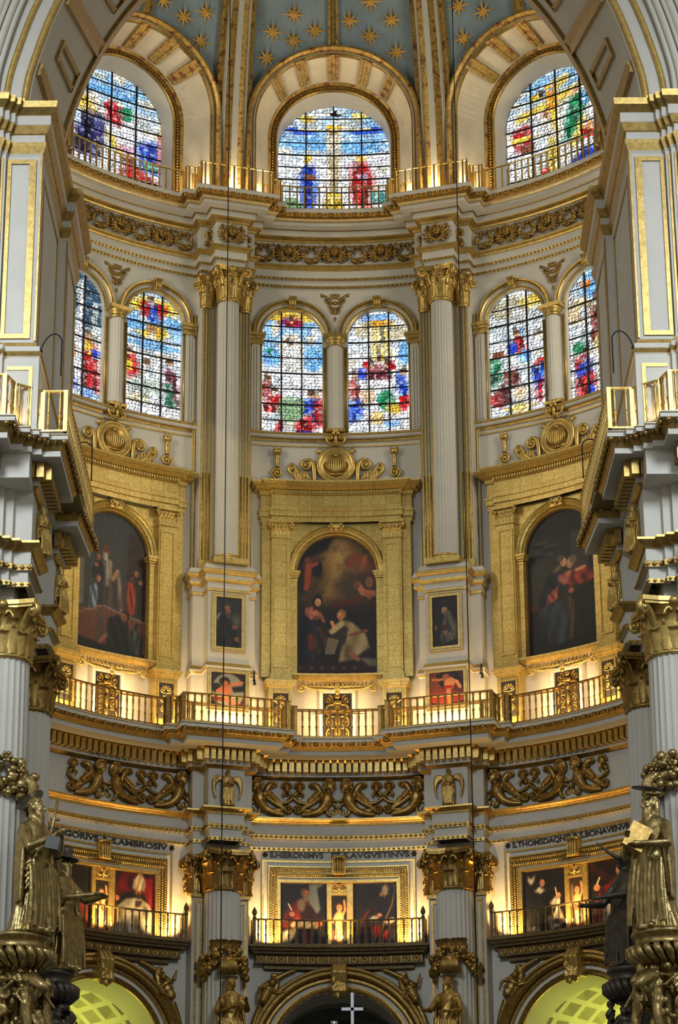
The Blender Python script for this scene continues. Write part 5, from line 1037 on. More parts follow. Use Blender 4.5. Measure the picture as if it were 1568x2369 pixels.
def pt_bust(kind):
    c = Cv(70, 92, (.075, .065, .055))
    if kind == 'red_reader':
        c.poly([(.62, .02), (.95, .0), (.8, .1), (.86, .4), (.78, .48), (.6, .3)], (.40, .43, .44), .01); c.poly([(.8, .08), (1, .05), (1, .5), (.88, .45)], (.05, .05, .05), .01); c.folds([(.1, .5), (.2, .35), (.42, .25), (.6, .3), (.75, .5), (.9, .62), (.85, .68), (.5, .66), (.2, .7), (.02, .68)], (.38, .10, .065), (.62, .19, .11), 4, .005, 3); c.poly([(.4, .3), (.66, .36), (.84, .58), (.5, .62), (.42, .5)], (.15, .065, .05), .02, .85); c.head(.54, .17, .07, (.52, .31, .19), (.3, .22, .16), 0, (.40, .36, .30)); c.ell(.46, .34, .08, .1, (.42, .38, .32), 0, .5); c.poly([(.22, .64), (.38, .54), (.4, .58), (.28, .7)], (.78, .73, .6), .006); c.folds([(.3, .6), (.6, .56), (.8, .62), (.78, .7), (.4, .7)], (.62, .57, .46), (.86, .81, .68)); c.ell(.26, .48, .06, .04, (.6, .38, .26)); c.ell(.82, .62, .08, .035, (.56, .34, .23)); c.line([(.18, .32), (.25, .42)], .008, (.9, .85, .75)); c.folds([(.02, .76), (.36, .68), (.3, .85), (.1, .97), (.02, .95)], (.56, .52, .45), (.8, .76, .66)); c.folds([(.42, .78), (.6, .74), (.66, .9), (.5, .92)], (.42, .09, .06), (.64, .17, .11))
    elif kind == 'dark_bishop':
        c.cloudy((.20, .16, .13), .7, 2.5, 4); c.folds([(.16, .55), (.3, .4), (.55, .3), (.75, .3), (.95, .45), (1, .7), (1, .98), (.3, .98), (.12, .7)], (.12, .075, .05), (.24, .15, .085), 3, .006, 5); c.poly([(.5, .32), (.72, .3), (.92, .5), (.7, .62), (.52, .5)], (.07, .055, .05), .02); c.head(.63, .2, .06, (.46, .29, .19), (.12, .09, .07), 0, (.10, .08, .07), -1); c.folds([(.6, .19), (.62, .08), (.7, .03), (.76, .08), (.74, .2)], (.56, .5, .4), (.74, .68, .56)); c.line([(.9, .08), (.82, .35), (.66, .6), (.5, .97)], .012, (.42, .31, .19)); c.ell(.9, .07, .05, .035, (.34, .26, .16)); c.folds([(.34, .54), (.52, .5), (.55, .58), (.38, .6)], (.72, .68, .58), (.92, .88, .78)); c.ell(.56, .5, .05, .03, (.66, .44, .31)); c.folds([(.66, .6), (.85, .54), (.9, .6), (.7, .64)], (.72, .67, .55), (.9, .86, .76)); c.folds([(.36, .68), (.58, .66), (.55, .84), (.42, .86)], (.60, .16, .09), (.78, .3, .18)); c.folds([(.6, .8), (.76, .7), (.7, .88), (.62, .97)], (.52, .12, .07), (.72, .24, .14)); c.line([(.2, .6), (.34, .42)], .01, (.45, .16, .1))
    elif kind == 'white_bishop':
        c.folds([(0, 0), (1, 0), (1, .5), (.7, .35), (.3, .3), (0, .5)], (.25, .045, .035), (.46, .09, .06), 4, .006, 6); c.folds([(.66, .1), (1, .05), (1, .6), (.82, .6)], (.50, .09, .07), (.70, .16, .12), 4, .006, 7); c.folds([(.1, .55), (.3, .42), (.6, .38), (.82, .48), (.9, .62), (.95, .97), (.05, .97)], (.70, .66, .54), (.92, .88, .76), 5, .004, 8); c.head(.56, .3, .062, (.56, .36, .25), (.25, .2, .16), 0, (.20, .16, .13)); c.folds([(.44, .26), (.46, .12), (.62, .0), (.72, .12), (.7, .28)], (.74, .68, .52), (.94, .88, .72)); c.line([(.6, .03), (.56, .27)], .012, (.7, .48, .2)); c.line([(.04, .0), (.07, .6), (.1, .97)], .011, (.3, .2, .1)); c.ell(.08, .42, .06, .04, (.6, .38, .27)); c.poly([(.5, .42), (.68, .42), (.62, .52), (.5, .54)], (.22, .16, .12), .012)
        c.line([(.44, .58), (.44, .65)], .008, (.15, .1, .08)); c.line([(.41, .6), (.47, .6)], .008, (.15, .1, .08))
    elif kind == 'black_friar':
        c.cloudy((.11, .12, .08), .6, 3, 5); c.folds([(.05, .5), (.3, .34), (.55, .36), (.7, .5), (.6, .75), (.55, .9), (.02, .92)], (.045, .04, .04), (.085, .08, .08), 3, .006, 8); c.head(.44, .2, .06, (.64, .44, .32), (.09, .07, .06)); c.folds([(.26, .32), (.4, .26), (.52, .32), (.4, .36)], (.7, .66, .56), (.9, .86, .76)); c.folds([(.6, .52), (.78, .42), (.86, .46), (.7, .6)], (.72, .67, .56), (.92, .88, .76)); c.ell(.82, .42, .05, .045, (.66, .45, .32)); c.line([(.82, .5), (.76, .66)], .03, (.85, .8, .68)); c.line([(.75, .3), (.78, .42)], .012, (.75, .7, .58)); c.folds([(.55, .72), (.85, .62), (.96, .82), (.6, .93)], (.68, .63, .52), (.92, .87, .75)); c.folds([(.1, .86), (.35, .84), (.4, .98), (.08, .98)], (.56, .53, .46), (.82, .78, .68)); c.poly([(.12, .08), (.2, .14), (.3, .06), (.26, .18), (.2, .22), (.14, .18)], (.72, .68, .58), .006); c.ell(.78, .8, .15, .04, (.34, .26, .2))
    elif kind == 'red_cardinal':
        c.folds([(0, 0), (1, 0), (1, .4), (0, .4)], (.10, .04, .03), (.22, .06, .05), 3, .01, 4); c.folds([(.3, .4), (.8, .3), (1, .5), (1, .9), (.1, .9), (.15, .6)], (.36, .05, .04), (.58, .11, .08), 4, .005, 9); c.ell(.2, .4, .08, .05, (.68, .46, .32)); c.line([(.2, .36), (.27, .26)], .014, (.85, .75, .6)); c.head(.75, .2, .06, (.6, .4, .29), (.2, .15, .12), 0, None, -1); c.folds([(.35, .66), (.8, .6), (.9, .78), (.3, .92)], (.74, .71, .63), (.95, .92, .85)); c.line([(.3, .48), (.36, .58)], .02, (.12, .1, .1))
    else:   # dark reading figure
        c.cloudy((.09, .1, .06), .5, 3, 6); c.folds([(.3, .45), (.7, .4), (.95, .6), (.95, .97), (.2, .97)], (.42, .09, .05), (.64, .18, .1), 4, .005, 3); c.head(.6, .36, .06, (.5, .32, .22), (.18, .14, .1)); c.ell(.55, .6, .12, .05, (.66, .44, .3)); c.folds([(.4, .8), (.7, .78), (.7, .97), (.4, .97)], (.66, .6, .5), (.85, .8, .7))
    return c.grain(.12, 8)
def pt_boy(k):
    c = Cv(36, 92, ((.09, .075, .06), (.10, .09, .075), (.17, .13, .10))[k]); f = (1, -1, 1)[k]
    c.ell(.5, .22, .22, .07, (.28, .17, .1)); c.ell(.52, .25, .17, .065, (.70, .46, .31)); c.ell(.5, .45, .26, .15, (.76, .52, .35), 0, .35); c.line([(.38, .55), (.46, .72), (.5, .95)], .045, (.74, .5, .34)); c.line([(.6, .55), (.62, .75), (.6, .93)], .042, (.66, .42, .28)); c.line([(.3, .38), (.15, .5), (.4, .5)], .032, (.7, .46, .31)); c.line([(.7, .38), (.86, .28), (.8, .12)], .03, (.7, .46, .31))
    for x, y in ((.46, .24), (.58, .24)): c.ell(x, y, .03, .01, (.2, .12, .08))
    if k == 0: c.folds([(.1, .7), (.3, .62), (.3, .85), (.1, .9)], (.45, .1, .06), (.62, .2, .12)); c.ell(.5, .96, .5, .04, (.5, .25, .16))
    if k == 1: c.poly([(.3, .34), (.5, .4), (.7, .55), (.6, .58), (.3, .4)], (.3, .16, .1), .01)
    if k == 2: c.poly([(.1, .15), (.25, .12), (.3, .5), (.14, .5)], (.4, .33, .25), .02); c.folds([(.25, .5), (.75, .46), (.8, .6), (.3, .62)], (.5, .25, .18), (.68, .4, .28))
    return c.grain(.12, 9)
# --- the three large arched canvases
ZB, ZS = 22.32, 25.43
for deg, f, l in ((0, pt_kneel, 'large arched painting of two kneeling women under a cloud of cherubs'), (-36, pt_temple, 'large arched painting of an old bearded priest on steps, behind the left pier'), (36, pt_embrace, 'large arched painting of two women embracing, in blue and red cloaks')):
    t = thing('painting', l, 'painting', W(0, .1, ZB)); H = ZS+1.2-ZB
    canvas_mesh('canvas', f(), lambda s, q: W(-1.2+2.4*s, .09, ZS+1.2-H*q), t, None, lambda s, q: (ZS+1.2-H*q) < ZS+sqrt(max(0, 1.21**2-(-1.2+2.4*s)**2)))
    q = MB(); arch_mould(q, 0, ZS, [(1.2, .09, 0), (1.2, .14, 0), (1.15, .14, 0), (1.15, .09, 0)], ZB); q.wbox(-1.2, 1.2, .09, .14, ZB-.1, ZB+.02); q.build('frame_edge', 'wood', t); turn(t, deg)
# --- framed pictures on the two pedestals (flat faces)
def flat_picture(deg, f, hw, z0, z1, fw, label, glow=0):
    y0 = R-1.045; t = thing('painting', label, 'painting', (0, y0, z0))
    canvas_mesh('canvas', f(), lambda s, q: (-hw+2*hw*s, y0-.015, z1-(z1-z0)*q), t)
    q = MB()
    for e0, e1, dp, m in ((0, fw*.55, .05, 0), (fw*.55, fw*.75, .03, 1), (fw*.75, fw, .055, 0)):
        for (x0, x1, za, zb) in ((-hw-e1, -hw-e0, z0-e1, z1+e1), (hw+e0, hw+e1, z0-e1, z1+e1), (-hw-e0, hw+e0, z0-e1, z0-e0), (-hw-e0, hw+e0, z1+e0, z1+e1)):
            q.box(((x0+x1)/2, y0-dp/2+.02, (za+zb)/2), ((x1-x0)/2, dp/2+.02, (zb-za)/2), m)
    q.build('frame', ['gold', 'white'], t); turn(t, deg)
flat_picture(-18, pt_monk_a, .37, 22.74, 24.22, .13, 'dark portrait of a man in black, upper picture on the left pedestal')
flat_picture(18, pt_monk_b, .37, 22.74, 24.22, .13, 'portrait of a friar in grey holding a skull, upper picture on the right pedestal')
flat_picture(-18, pt_cupid_a, .50, 20.97, 21.98, .10, 'winged boy before a pale round, lower picture on the left pedestal')
flat_picture(18, pt_cupid_b, .50, 20.97, 21.98, .10, 'dark winged boy on a red ground, lower picture on the right pedestal')
# --- lower framed picture groups behind the balconies
LW = 'behind the left balcony'; MW = 'behind the middle balcony'; RW = 'behind the right balcony'
def lower_frame():
    t = thing('picture_frame', '', 'frame', W(0, .05, 14.45), 'carved frames behind the balconies')
    q = MB()
    for uo, ui, zt, zi, d, m in ((2.16, 2.10, 16.93, 16.87, .05, 1), (2.10, 1.99, 16.87, 16.75, .025, 0), (1.99, 1.96, 16.75, 16.71, .14, 1), (1.96, 1.73, 16.71, 16.45, .10, 2), (1.73, 1.70, 16.45, 16.42, .14, 1), (1.70, 1.66, 16.42, 16.37, .10, 0), (1.75, 1.64, 16.37, 16.29, .13, 1)):
        for s in (-1, 1): a, b = sorted((s*uo, s*ui)); q.wbox(a, b, 0, d, 14.45, zt, m, 1)
        q.wbox(-ui, ui, 0, d, zi, zt, m)
    mo_ = q.build('moulding', ['white', 'gold', 'golddark'], t)
    q = MB(); rg = random.Random(3)
    for i in range(60):
        u = -1.9+3.8*i/59; q.ell(W(u, .13, 16.64), (.028, .03, .05), 0, None, 5, 4); q.ell(W(u+.03, .13, 16.5), (.035, .03, .035), 0, None, 5, 4)
    for s in (-1, 1):
        for i in range(32):
            z = 14.5+.067*i; q.ell(W(s*1.93, .13, z), (.03, .03, .026), 0, None, 5, 4); q.ell(W(s*1.84, .13, z+.03), (.028, .03, .036), 0, None, 5, 4); q.ell(W(s*1.76, .13, z), (.03, .03, .026), 0, None, 5, 4)
    stuff(q.build('carved_leaves', 'gold', mo_))
    q = MB()
    for a, b in ((-.33, -.21), (.24, .40)): q.wbox(a, b, 0, .12, 14.45, 16.30, 0, 1)
    q.wbox(-.21, .24, 0, .1, 15.98, 16.30, 0, 1); q.wbox(-.45, .5, .08, .2, 16.28, 16.35, 0); q.wbox(-.21, .24, 0, .13, 15.95, 16.0, 0, 1); mu = q.build('mullion', 'gold', t)
    q = MB()
    for s in (-1, 1):
        scroll(q, s*.12, .05, .07, pi/2, s, 1.4, .022); taper_tube(q, [(s*p.x, -.02, p.z) for p in bez([(0, -.05), (.14, -.12), (.2, .02)], 6)], .03); q.ell((s*.05, -.03, .08), (.03, .03, .05))
    q.ell((0, -.04, 0), (.05, .05, .08)); q.ell((0, -.03, -.1), (.03, .03, .04)); moved(q, .015, .11, 16.14).build('cartouche', 'gold', mu)
    q = MB(); q.wbox(-.17, .2, 0, .2, 16.5, 17.02)
    for k in (-.12, -.04, .04, .12): q.tube([W(.015+k, .2, 16.95), W(.015+k, .26, 16.8), W(.015+k*.9, .24, 16.6), W(.015+k*.8, .3, 16.5)], [.05, .045, .04, .05], 6)
    q.tube([W(-.18, .22, 17.0), W(.21, .22, 17.0)], .045, 6); q.build('keystone_leaf', 'gold', t)
    q = MB(); q.wbox(-1.66, 1.74, -.01, .02, 14.45, 16.3); q.build('back_board', 'wood', t)
    return t
lf = lower_frame()
for b, l in ((-36, 'left'), (36, 'right')): copy_tree(lf, b, 'carved gold picture frame with crown leaf behind the %s balcony' % l)
lf['label'] = 'carved gold picture frame with crown leaf behind the middle balcony'
for deg, sp in ((0, (('red_reader', 'painting of an old bearded man in red reading, left picture '+MW), (0, 'narrow painting of a naked boy, '+MW), ('dark_bishop', 'painting of a dark bishop with crozier, right picture '+MW))),
                (-36, (('dark', 'dark painting of a figure in red, partly hidden by the left statues'), (1, 'narrow painting of a naked boy, '+LW), ('white_bishop', 'painting of a bishop in white robe and mitre, '+LW))),
                (36, (('black_friar', 'painting of a friar in black and white with a dove, '+RW), (2, 'narrow painting of a boy, '+RW), ('red_cardinal', 'dark painting of a man in red and white, partly hidden by the right statues')))):
    for (k, l), (u0, u1, zt) in zip(sp, ((-1.64, -.33, 16.29), (-.21, .24, 15.96), (.40, 1.72, 16.29))):
        t = thing('painting', l, 'painting', W((u0+u1)/2, .05, 14.46)); cv = pt_boy(k) if isinstance(k, int) else pt_bust(k)
        canvas_mesh('canvas', cv, lambda s, q: W(u0+(u1-u0)*s, .055, zt-(zt-14.46)*q), t)
        q = MB()
        for a, b, z0, z1 in ((u0, u0+.02, 14.46, zt), (u1-.02, u1, 14.46, zt), (u0, u1, zt-.02, zt)): q.wbox(a, b, .03, .075, z0, z1, 0, 1)
        q.build('frame_edge', 'wood', t); turn(t, deg)

# ================================================================== RAILINGS
def turned(h, r):
    return [(r*.9, 0), (r*.9, .04*h), (r*.5, .06*h), (r*.62, .2*h), (r*.75, .34*h), (r*1.1, .38*h), (r*.6, .42*h), (r*.55, .5*h), (r*.85, .72*h), (r*.6, .9*h), (r*.9, .94*h), (r*.9, h)]
def railing(name, label, pts, z0, z1, sp, r, matn, square=False, rail=(.035, .035), group=None, posts=True, seg=7):
    c = pts[len(pts)//2]; t = thing(name, label, 'railing', (c[0], c[1], z0), group)
    path = miter(pts); w, h = rail
    q = MB(); q.sweep(path, [(-w, z1-h), (w, z1-h), (w*1.2, z1), (-w*1.2, z1), (-w, z1-h)]); q.sweep(path, [(-w, z0), (w, z0), (w, z0+h), (-w, z0+h), (-w, z0)])
    q.build('handrail', matn, t)
    b = None
    for x, y, a in spaced_by_segment(pts, sp):
        if b is None:
            q = MB()
            if square: q.box((0, 0, (z0+z1)/2-z0), (r, r, (z1-z0)/2))
            else: q.lathe(turned(z1-z0-2*h, r), seg)
            b = q.build('baluster', matn, t, (0, 0, 0)); o = b
        else: o = place(b)
        o.location = (x-c[0], y-c[1], 0 if square else h); o.rotation_euler.z = a
    if posts:
        pb = None; last = None; k = len(pts)
        for i in range(k):
            cor = i in (0, k-1)
            if 0 < i < k-1:
                h0 = atan2(pts[i][1]-pts[i-1][1], pts[i][0]-pts[i-1][0]); h1 = atan2(pts[i+1][1]-pts[i][1], pts[i+1][0]-pts[i][0]); cor = abs((h1-h0+pi) % (2*pi)-pi) > .3
            if cor:
                if pb is None: q = MB(); q.box((0, 0, (z1-z0)/2), (r*1.15, r*1.15, (z1-z0)/2)); pb = q.build('post', matn, t, (0, 0, 0)); o = pb
                else: o = place(pb)
                o.location = (pts[i][0]-c[0], pts[i][1]-c[1], 0); 
    return t
M['goldlit'] = M['gold']
UP = ring_path(-56, 56, [(c, [(0.76, 0.45), (0.40, 0.90)]) for c in COLS])
railing('railing', 'thin gilded railing of the top gallery, below the arched windows', off(UP, .72), 37.02, 37.80, .225, .022, 'gold', True, (.022, .022))
LP2 = ring_path(-54, 54, LBRK)
railing('balustrade', 'long gilded balustrade of the main gallery with turned balusters', off(LP2, 1.08), 20.2, 21.03, .195, .040, 'golddark', False, (.045, .04))  # balusters' backlit silhouette is put into the darker gilding

# ================================================================== CARVED FIGURES
def figure(h=1.8, yaw=0, lean=0.0, arms=None, beard=False, hair='short', head_turn=0.0, mantle=True, seed=1, wings=False, fold=1.0, hold=None, ws=1.0, m=0):
    """robed figure, feet at z=0, facing -y; arms: list of (shoulder side, elbow xyz, wrist xyz) in units of h"""
    rg = random.Random(seed); q = MB(); u = h/7.6
    prof = [(0, 1.35, 1.05), (.4, 1.28, 1.0), (1.3, 1.12, .90), (2.2, 1.02, .82), (3.1, .98, .78), (3.8, .92, .70), (4.4, .82, .62), (5.0, .92, .66), (5.5, 1.0, .66), (5.9, 1.02, .58), (6.2, .85, .5), (6.42, .45, .42), (6.55, .34, .36), (6.8, .3, .34)]
    ph = [rg.uniform(0, 6.28) for _ in range(4)]; rows = []; n = 64
    for k, (z, rx, ry) in enumerate(prof):
        A = fold*max(0, 1-z/6.2); row = []
        ox = lean*u*sin(z/6.8*pi)*.6
        for i in range(n):
            a = 2*pi*i/n; f = 1+A*(.085*sin(8*a+ph[0]+z*.35)+.06*sin(13*a+ph[1]-z*.5)+.04*sin(21*a+ph[2]))
            row.append((ox+rx*u*f*cos(a)*(1), ry*u*f*sin(a), z*u))
        rows.append(row+[row[0]])
    v = [p for r in rows for p in r]; b = n+1
    q.add(v, [(i*b+j, i*b+j+1, (i+1)*b+j+1, (i+1)*b+j) for i in range(len(rows)-1) for j in range(n)]+[tuple(range(n-1, -1, -1)), tuple((len(rows)-1)*b+j for j in range(n))], m, True)
    # feet
    for s in (-1, 1): q.ell((s*.45*u, -.95*u, .14*u), (.22*u, .5*u, .2*u), m)
    if mantle:      # cloak: from the left shoulder over the breast to the right hip, with hanging folds
        for k in range(5):
            q.tube(bez([(.85*u, -.2*u, (5.9-.05*k)*u), (.3*u, -(.75+.03*k)*u, (5.3-.25*k)*u), (-.5*u, -.95*u, (4.3-.3*k)*u), (-1.0*u, -.35*u, (3.7-.35*k)*u)], 10), [.14*u*(.7+.5*sin(pi*i/10)) for i in range(11)], 6, m)
        for k in range(9):
            x = -1.0+.25*k; q.tube(bez([(x*u, -.75*u, (3.6+.5*rg.random())*u), (x*1.1*u, -1.05*u, 2.2*u), ((x*1.2+rg.uniform(-.15, .15))*u, -1.05*u, .25*u)], 8), [.11*u+.05*u*sin(pi*i/8) for i in range(9)], 5, m)
        for s in (-1, 1):
            for k in range(3): q.tube(bez([(s*.95*u, (.1-.2*k)*u, 5.7*u), (s*1.25*u, (.2-.25*k)*u, 4.2*u), (s*(1.15+.1*k)*u, (.1-.25*k)*u, 1.6*u)], 8), [.2*u-.012*u*i for i in range(9)], 6, m)
    for s in (-1, 1): q.ell((s*.82*u+lean*u*.1, 0, 5.85*u), (.36*u, .36*u, .34*u), m)
    for side, el, wr in (arms or [(1, (.17, -.05, .58), (.08, -.15, .66)), (-1, (-.17, -.03, .57), (-.1, -.14, .5))]):
        S = Vector((side*.85*u, 0, 5.85*u)); E = Vector(el)*h; Wp = Vector(wr)*h
        q.tube([S, S.lerp(E, .5)+Vector((side*.03*u, 0, 0)), E, E.lerp(Wp, .5), Wp], [.33*u, .31*u, .28*u, .22*u, .15*u], 10, m)
        for k in range(4): q.tube(bez([E.lerp(S, .5-.1*k), E+Vector((0, .02, -.22*u)), E.lerp(Wp, .5+.1*k)], 5), .1*u, 5, m)
        d = (Wp-E).normalized(); P = Wp+d*.22*u; sd = d.cross(Vector((0, 0, 1)))
        if sd.length < .2: sd = Vector((1, 0, 0))
        sd.normalize(); up = sd.cross(d)
        q.tube([Wp-d*.05*u, P+d*.2*u], [.15*u, .2*u], 8, m, None, True, .6)
        for k in range(4):
            b0 = P+d*.18*u+sd*(.13-.087*k)*u; L = (.34, .40, .38, .29)[k]*u
            q.tube([b0, b0+d*L*.55, b0+d*L*.9-up*.14*L], [.052*u, .046*u, .032*u], 6, m)
        th = P-d*.05*u+sd*.2*u; q.tube([th, th+(d*.5+sd*.8)*.2*u, th+(d*.9+sd*.6)*.34*u], [.06*u, .05*u, .036*u], 6, m)
    # head
    H = MB(); H.ell((0, 0, 0), (.40*u, .46*u, .52*u), m, None, 16, 12); H.ell((0, -.12*u, -.22*u), (.30*u, .34*u, .34*u), m, None, 12, 8)
    H.tube([(0, -.46*u, .12*u), (0, -.58*u, -.08*u), (0, -.52*u, -.13*u)], [.05*u, .09*u, .08*u], 7, m); H.tube([(-.26*u, -.40*u, .13*u), (0, -.47*u, .15*u), (.26*u, -.40*u, .13*u)], .06*u, 6, m)
    for s in (-1, 1): H.ell((s*.15*u, -.42*u, .05*u), (.075*u, .05*u, .05*u), m, None, 8, 6); H.ell((s*.22*u, -.36*u, -.1*u), (.11*u, .1*u, .1*u), m); H.ell((s*.41*u, .02*u, 0), (.06*u, .11*u, .15*u), m)
    H.tube([(-.13*u, -.44*u, -.24*u), (0, -.47*u, -.23*u), (.13*u, -.44*u, -.24*u)], .045*u, 6, m); H.ell((0, -.4*u, -.44*u), (.14*u, .12*u, .11*u), m)
    nh = 60 if hair != 'none' else 0
    for i in range(nh):
        a = rg.uniform(0, 2*pi); t = rg.uniform(0, 1.25); x, y, z = sin(t)*cos(a), sin(t)*sin(a), cos(t)
        if y < -.55 and z < .75: continue
        H.ell((x*.43*u, y*.47*u+.03*u, z*.53*u+.06*u), (.12*u, .12*u, .1*u), m, None, 6, 4)
    if hair == 'long':
        for i in range(26):
            a = rg.uniform(.15*pi, .85*pi); x = .42*u*cos(a); H.tube([(x, .3*u*sin(a)+.1*u, .2*u), (x*1.15, .4*u*sin(a), -.3*u), (x*1.2, .38*u*sin(a), -.85*u)], [.11*u, .12*u, .06*u], 5, m)
    if beard:
        for i in range(30):
            a = rg.uniform(-1.15, 1.15); L = rg.uniform(.25, .8); H.tube([(.32*u*sin(a), -.36*u*cos(a)-.03*u, -.22*u), (.3*u*sin(a), -.45*u*cos(a)-.02*u, -(.3+L*.4)*u), (.15*u*sin(a)+.06*u*sin(9*a), -.42*u, -(.38+L)*u)], [.08*u, .085*u, .04*u], 5, m)
    TH = Matrix.Translation((lean*u*.1, -.08*u, 7.08*u)) @ Matrix.Rotation(head_turn, 4, 'Z'); q._j(H, TH)
    if wings:
        for s in (-1, 1):
            for k in range(9):
                a = radians(70-12*k); L = (2.9-.12*k)*u*(.75 if k < 2 else 1)
                q.tube(bez([(s*.5*u, .35*u, 5.6*u), (s*(.9+.5*cos(a))*u*ws, .45*u, (6.2+.6*sin(a))*u), (s*(1.15+.35*cos(a))*u*ws, .3*u, (6.0+.3*sin(a)-.6*k*.55)*u), (s*(1.35-.03*k)*u*ws, .2*u, (4.9-.42*k)*u)], 8), [.16*u*(.6+.6*sin(pi*i/8.5))*(.5+.5*ws) for i in range(9)], 5, m)
    if hold: hold(q, u)
    r = MB(); r._j(q, Matrix.Rotation(yaw, 4, 'Z')); return r
def putto(mb, T, s=1.0, m=0, arms=((1, (.3, -.1, .35), (.45, -.05, .5)), (-1, (-.3, -.1, .2), (-.2, -.25, .0)))):
    """bust-length child: head, chest, arms; about 0.9*s tall, origin at the navel"""
    q = MB(); q.ell((0, 0, .16), (.19, .13, .26)); q.ell((0, -.03, -.04), (.16, .13, .17)); q.ell((0, -.02, .36), (.2, .11, .09)); q.tube([(0, 0, .4), (0, -.01, .5)], .06, 7)
    q.ell((0, -.03, .60), (.115, .125, .14), 0, None, 10, 8); q.ell((0, -.155, .585), (.022, .03, .03), 0, None, 6, 4)
    for e in (-1, 1): q.ell((e*.06, -.12, .57), (.045, .04, .045)); q.ell((e*.045, -.145, .615), (.02, .015, .015), 0, None, 6, 4)
    q.tube([(-.035, -.145, .525), (.035, -.145, .525)], .013, 5); q.ell((0, -.11, .49), (.04, .04, .035))
    rg = random.Random(5)
    for i in range(22): a = rg.uniform(0, 6.28); t = rg.uniform(0, 1.2); q.ell((.12*sin(t)*cos(a), .13*sin(t)*sin(a)*.9+.0, .63+.13*cos(t)), .04, 0, None, 5, 4) if sin(a) > -.6 or t < .6 else None
    for sd, el, wr in arms:
        S = Vector((sd*.19, 0, .36)); E = Vector(el); Wp = Vector(wr); q.tube([S, E, Wp], [.075, .062, .045], 8); d = (Wp-E).normalized(); q.ell(Wp+d*.04, .05)
        for k in range(4): q.tube([Wp+d*.05+Vector((.02*(k-1.5), 0, 0)), Wp+d*.13+Vector((.03*(k-1.5), -.01, 0))], .013, 5)
    mb._j(q, T @ Matrix.Scale(s, 4)); return mb

# ================================================================== FRIEZE ORNAMENTS
ORD = ('first', 'second', 'third', 'fourth', 'fifth', 'sixth', 'seventh')
SIDE = {-36: 'left', 0: 'middle', 36: 'right'}
def cherub_mesh():
    q = MB(); q.ell((0, -.1, .08), (.135, .12, .165), 0, None, 12, 10); q.ell((0, -.22, .06), (.025, .035, .035)); q.ell((0, -.19, -.05), (.05, .04, .035))
    for s in (-1, 1): q.ell((s*.07, -.18, .03), (.05, .045, .05)); q.ell((s*.055, -.205, .105), (.025, .015, .018)); q.ell((s*.13, -.08, .06), (.03, .04, .05))
    q.tube([(-.04, -.215, -.01), (.04, -.215, -.01)], .014, 5); q.tube([(-.1, -.19, .14), (0, -.215, .15), (.1, -.19, .14)], .018, 5)
    rg = random.Random(2)
    for i in range(26): a = rg.uniform(0, pi); q.ell((.145*cos(a), -.1-.05*rg.random(), .1+.15*sin(a)), .045, 0, None, 6, 4)
    for s in (-1, 1):
        for k in range(6):
            a = radians(62-26*k); L = .36-.012*k; q.tube(bez([(s*.1, -.04, -.06), (s*(.1+.5*L*cos(a)), -.12, -.05+.5*L*sin(a)), (s*(.12+L*cos(a)), -.05, -.02+L*sin(a))], 5), [.03, .05, .055, .05, .038, .02], 6)
        for k in range(4): a = radians(30-32*k); q.ell((s*(.15+.05*cos(a)), -.12, -.05+.1*sin(a)), (.06, .05, .04))
        q.tube(bez([(s*.1, -.05, -.03), (s*.3, -.1, .0), (s*.36, -.06, .2), (s*.3, -.03, .33)], 8), [.05, .055, .055, .05, .045, .04, .03, .025, .015], 6)
    for k in range(5): q.ell(((k-2)*.05, -.11, -.18-.03*(2-abs(k-2))), (.035, .04, .07))
    return q
def wreath_mesh():
    q = MB(); rg = random.Random(6)
    for i in range(46):
        a = radians(rg.uniform(-205, 25)); w = 1-.35*abs(sin(a+pi/2)); rr = .24+rg.uniform(-.05, .05)*w; q.ell((rr*cos(a)*1.05, -.06-.06*rg.random(), -.02+rr*sin(a)), rg.uniform(.045, .07), 0, None, 7, 5)
    rosette(q, (0, -.1, -.25), .11, 0, 7, .06)
    for s in (-1, 1):
        q.tube(bez([(0, -.05, .2), (s*.12, -.08, .32), (s*.2, -.06, .16), (s*.27, -.05, .3)], 8), .026, 6); q.tube(bez([(0, -.05, .2), (s*.06, -.06, .05), (s*.12, -.05, .12), (s*.08, -.04, .02)], 6), .02, 5); q.ell((s*.27, -.06, .28), .05); taper_tube(q, [(p.x*s, -.05, p.z) for p in bez([(.05, .3), (.15, .28), (.16, .14), (.1, .08)], 6)], .04)
    q.ell((0, -.07, .22), .05); return q
ch0 = wr0 = None
for b in BAYS:
    nc = nw = 0
    for u in (-2.16, -1.44, -.72, 0, .72, 1.44, 2.16):
        cher = abs(round(u/.72)) % 2 == 0
        if (b == -36 and u < -1.5) or (b == 36 and u > 1.5): continue
        x, y, z = polar(u, .09, 35.78, b); deg = b+math.degrees(u/R)
        if cher:
            nc += 1; lab = 'winged cherub head on the upper frieze, %s from left above the %s windows' % (ORD[nc-1], SIDE[b])
            if ch0 is None: o = ch0 = cherub_mesh().build('cherub_relief', 'golddark')
            else: o = ch0.copy(); COL.objects.link(o)
            tag(o, lab, 'relief', 'cherub heads of the upper frieze')
        else:
            nw += 1; lab = 'gilt fruit wreath on the upper frieze, %s from left above the %s windows' % (ORD[nw-1], SIDE[b])
            if wr0 is None: o = wr0 = wreath_mesh().build('fruit_wreath', 'golddark')
            else: o = wr0.copy(); COL.objects.link(o)
            tag(o, lab, 'relief', 'fruit wreaths of the upper frieze')
        o.location = (x, y, z); o.rotation_euler.z = -radians(deg)
fd0 = None
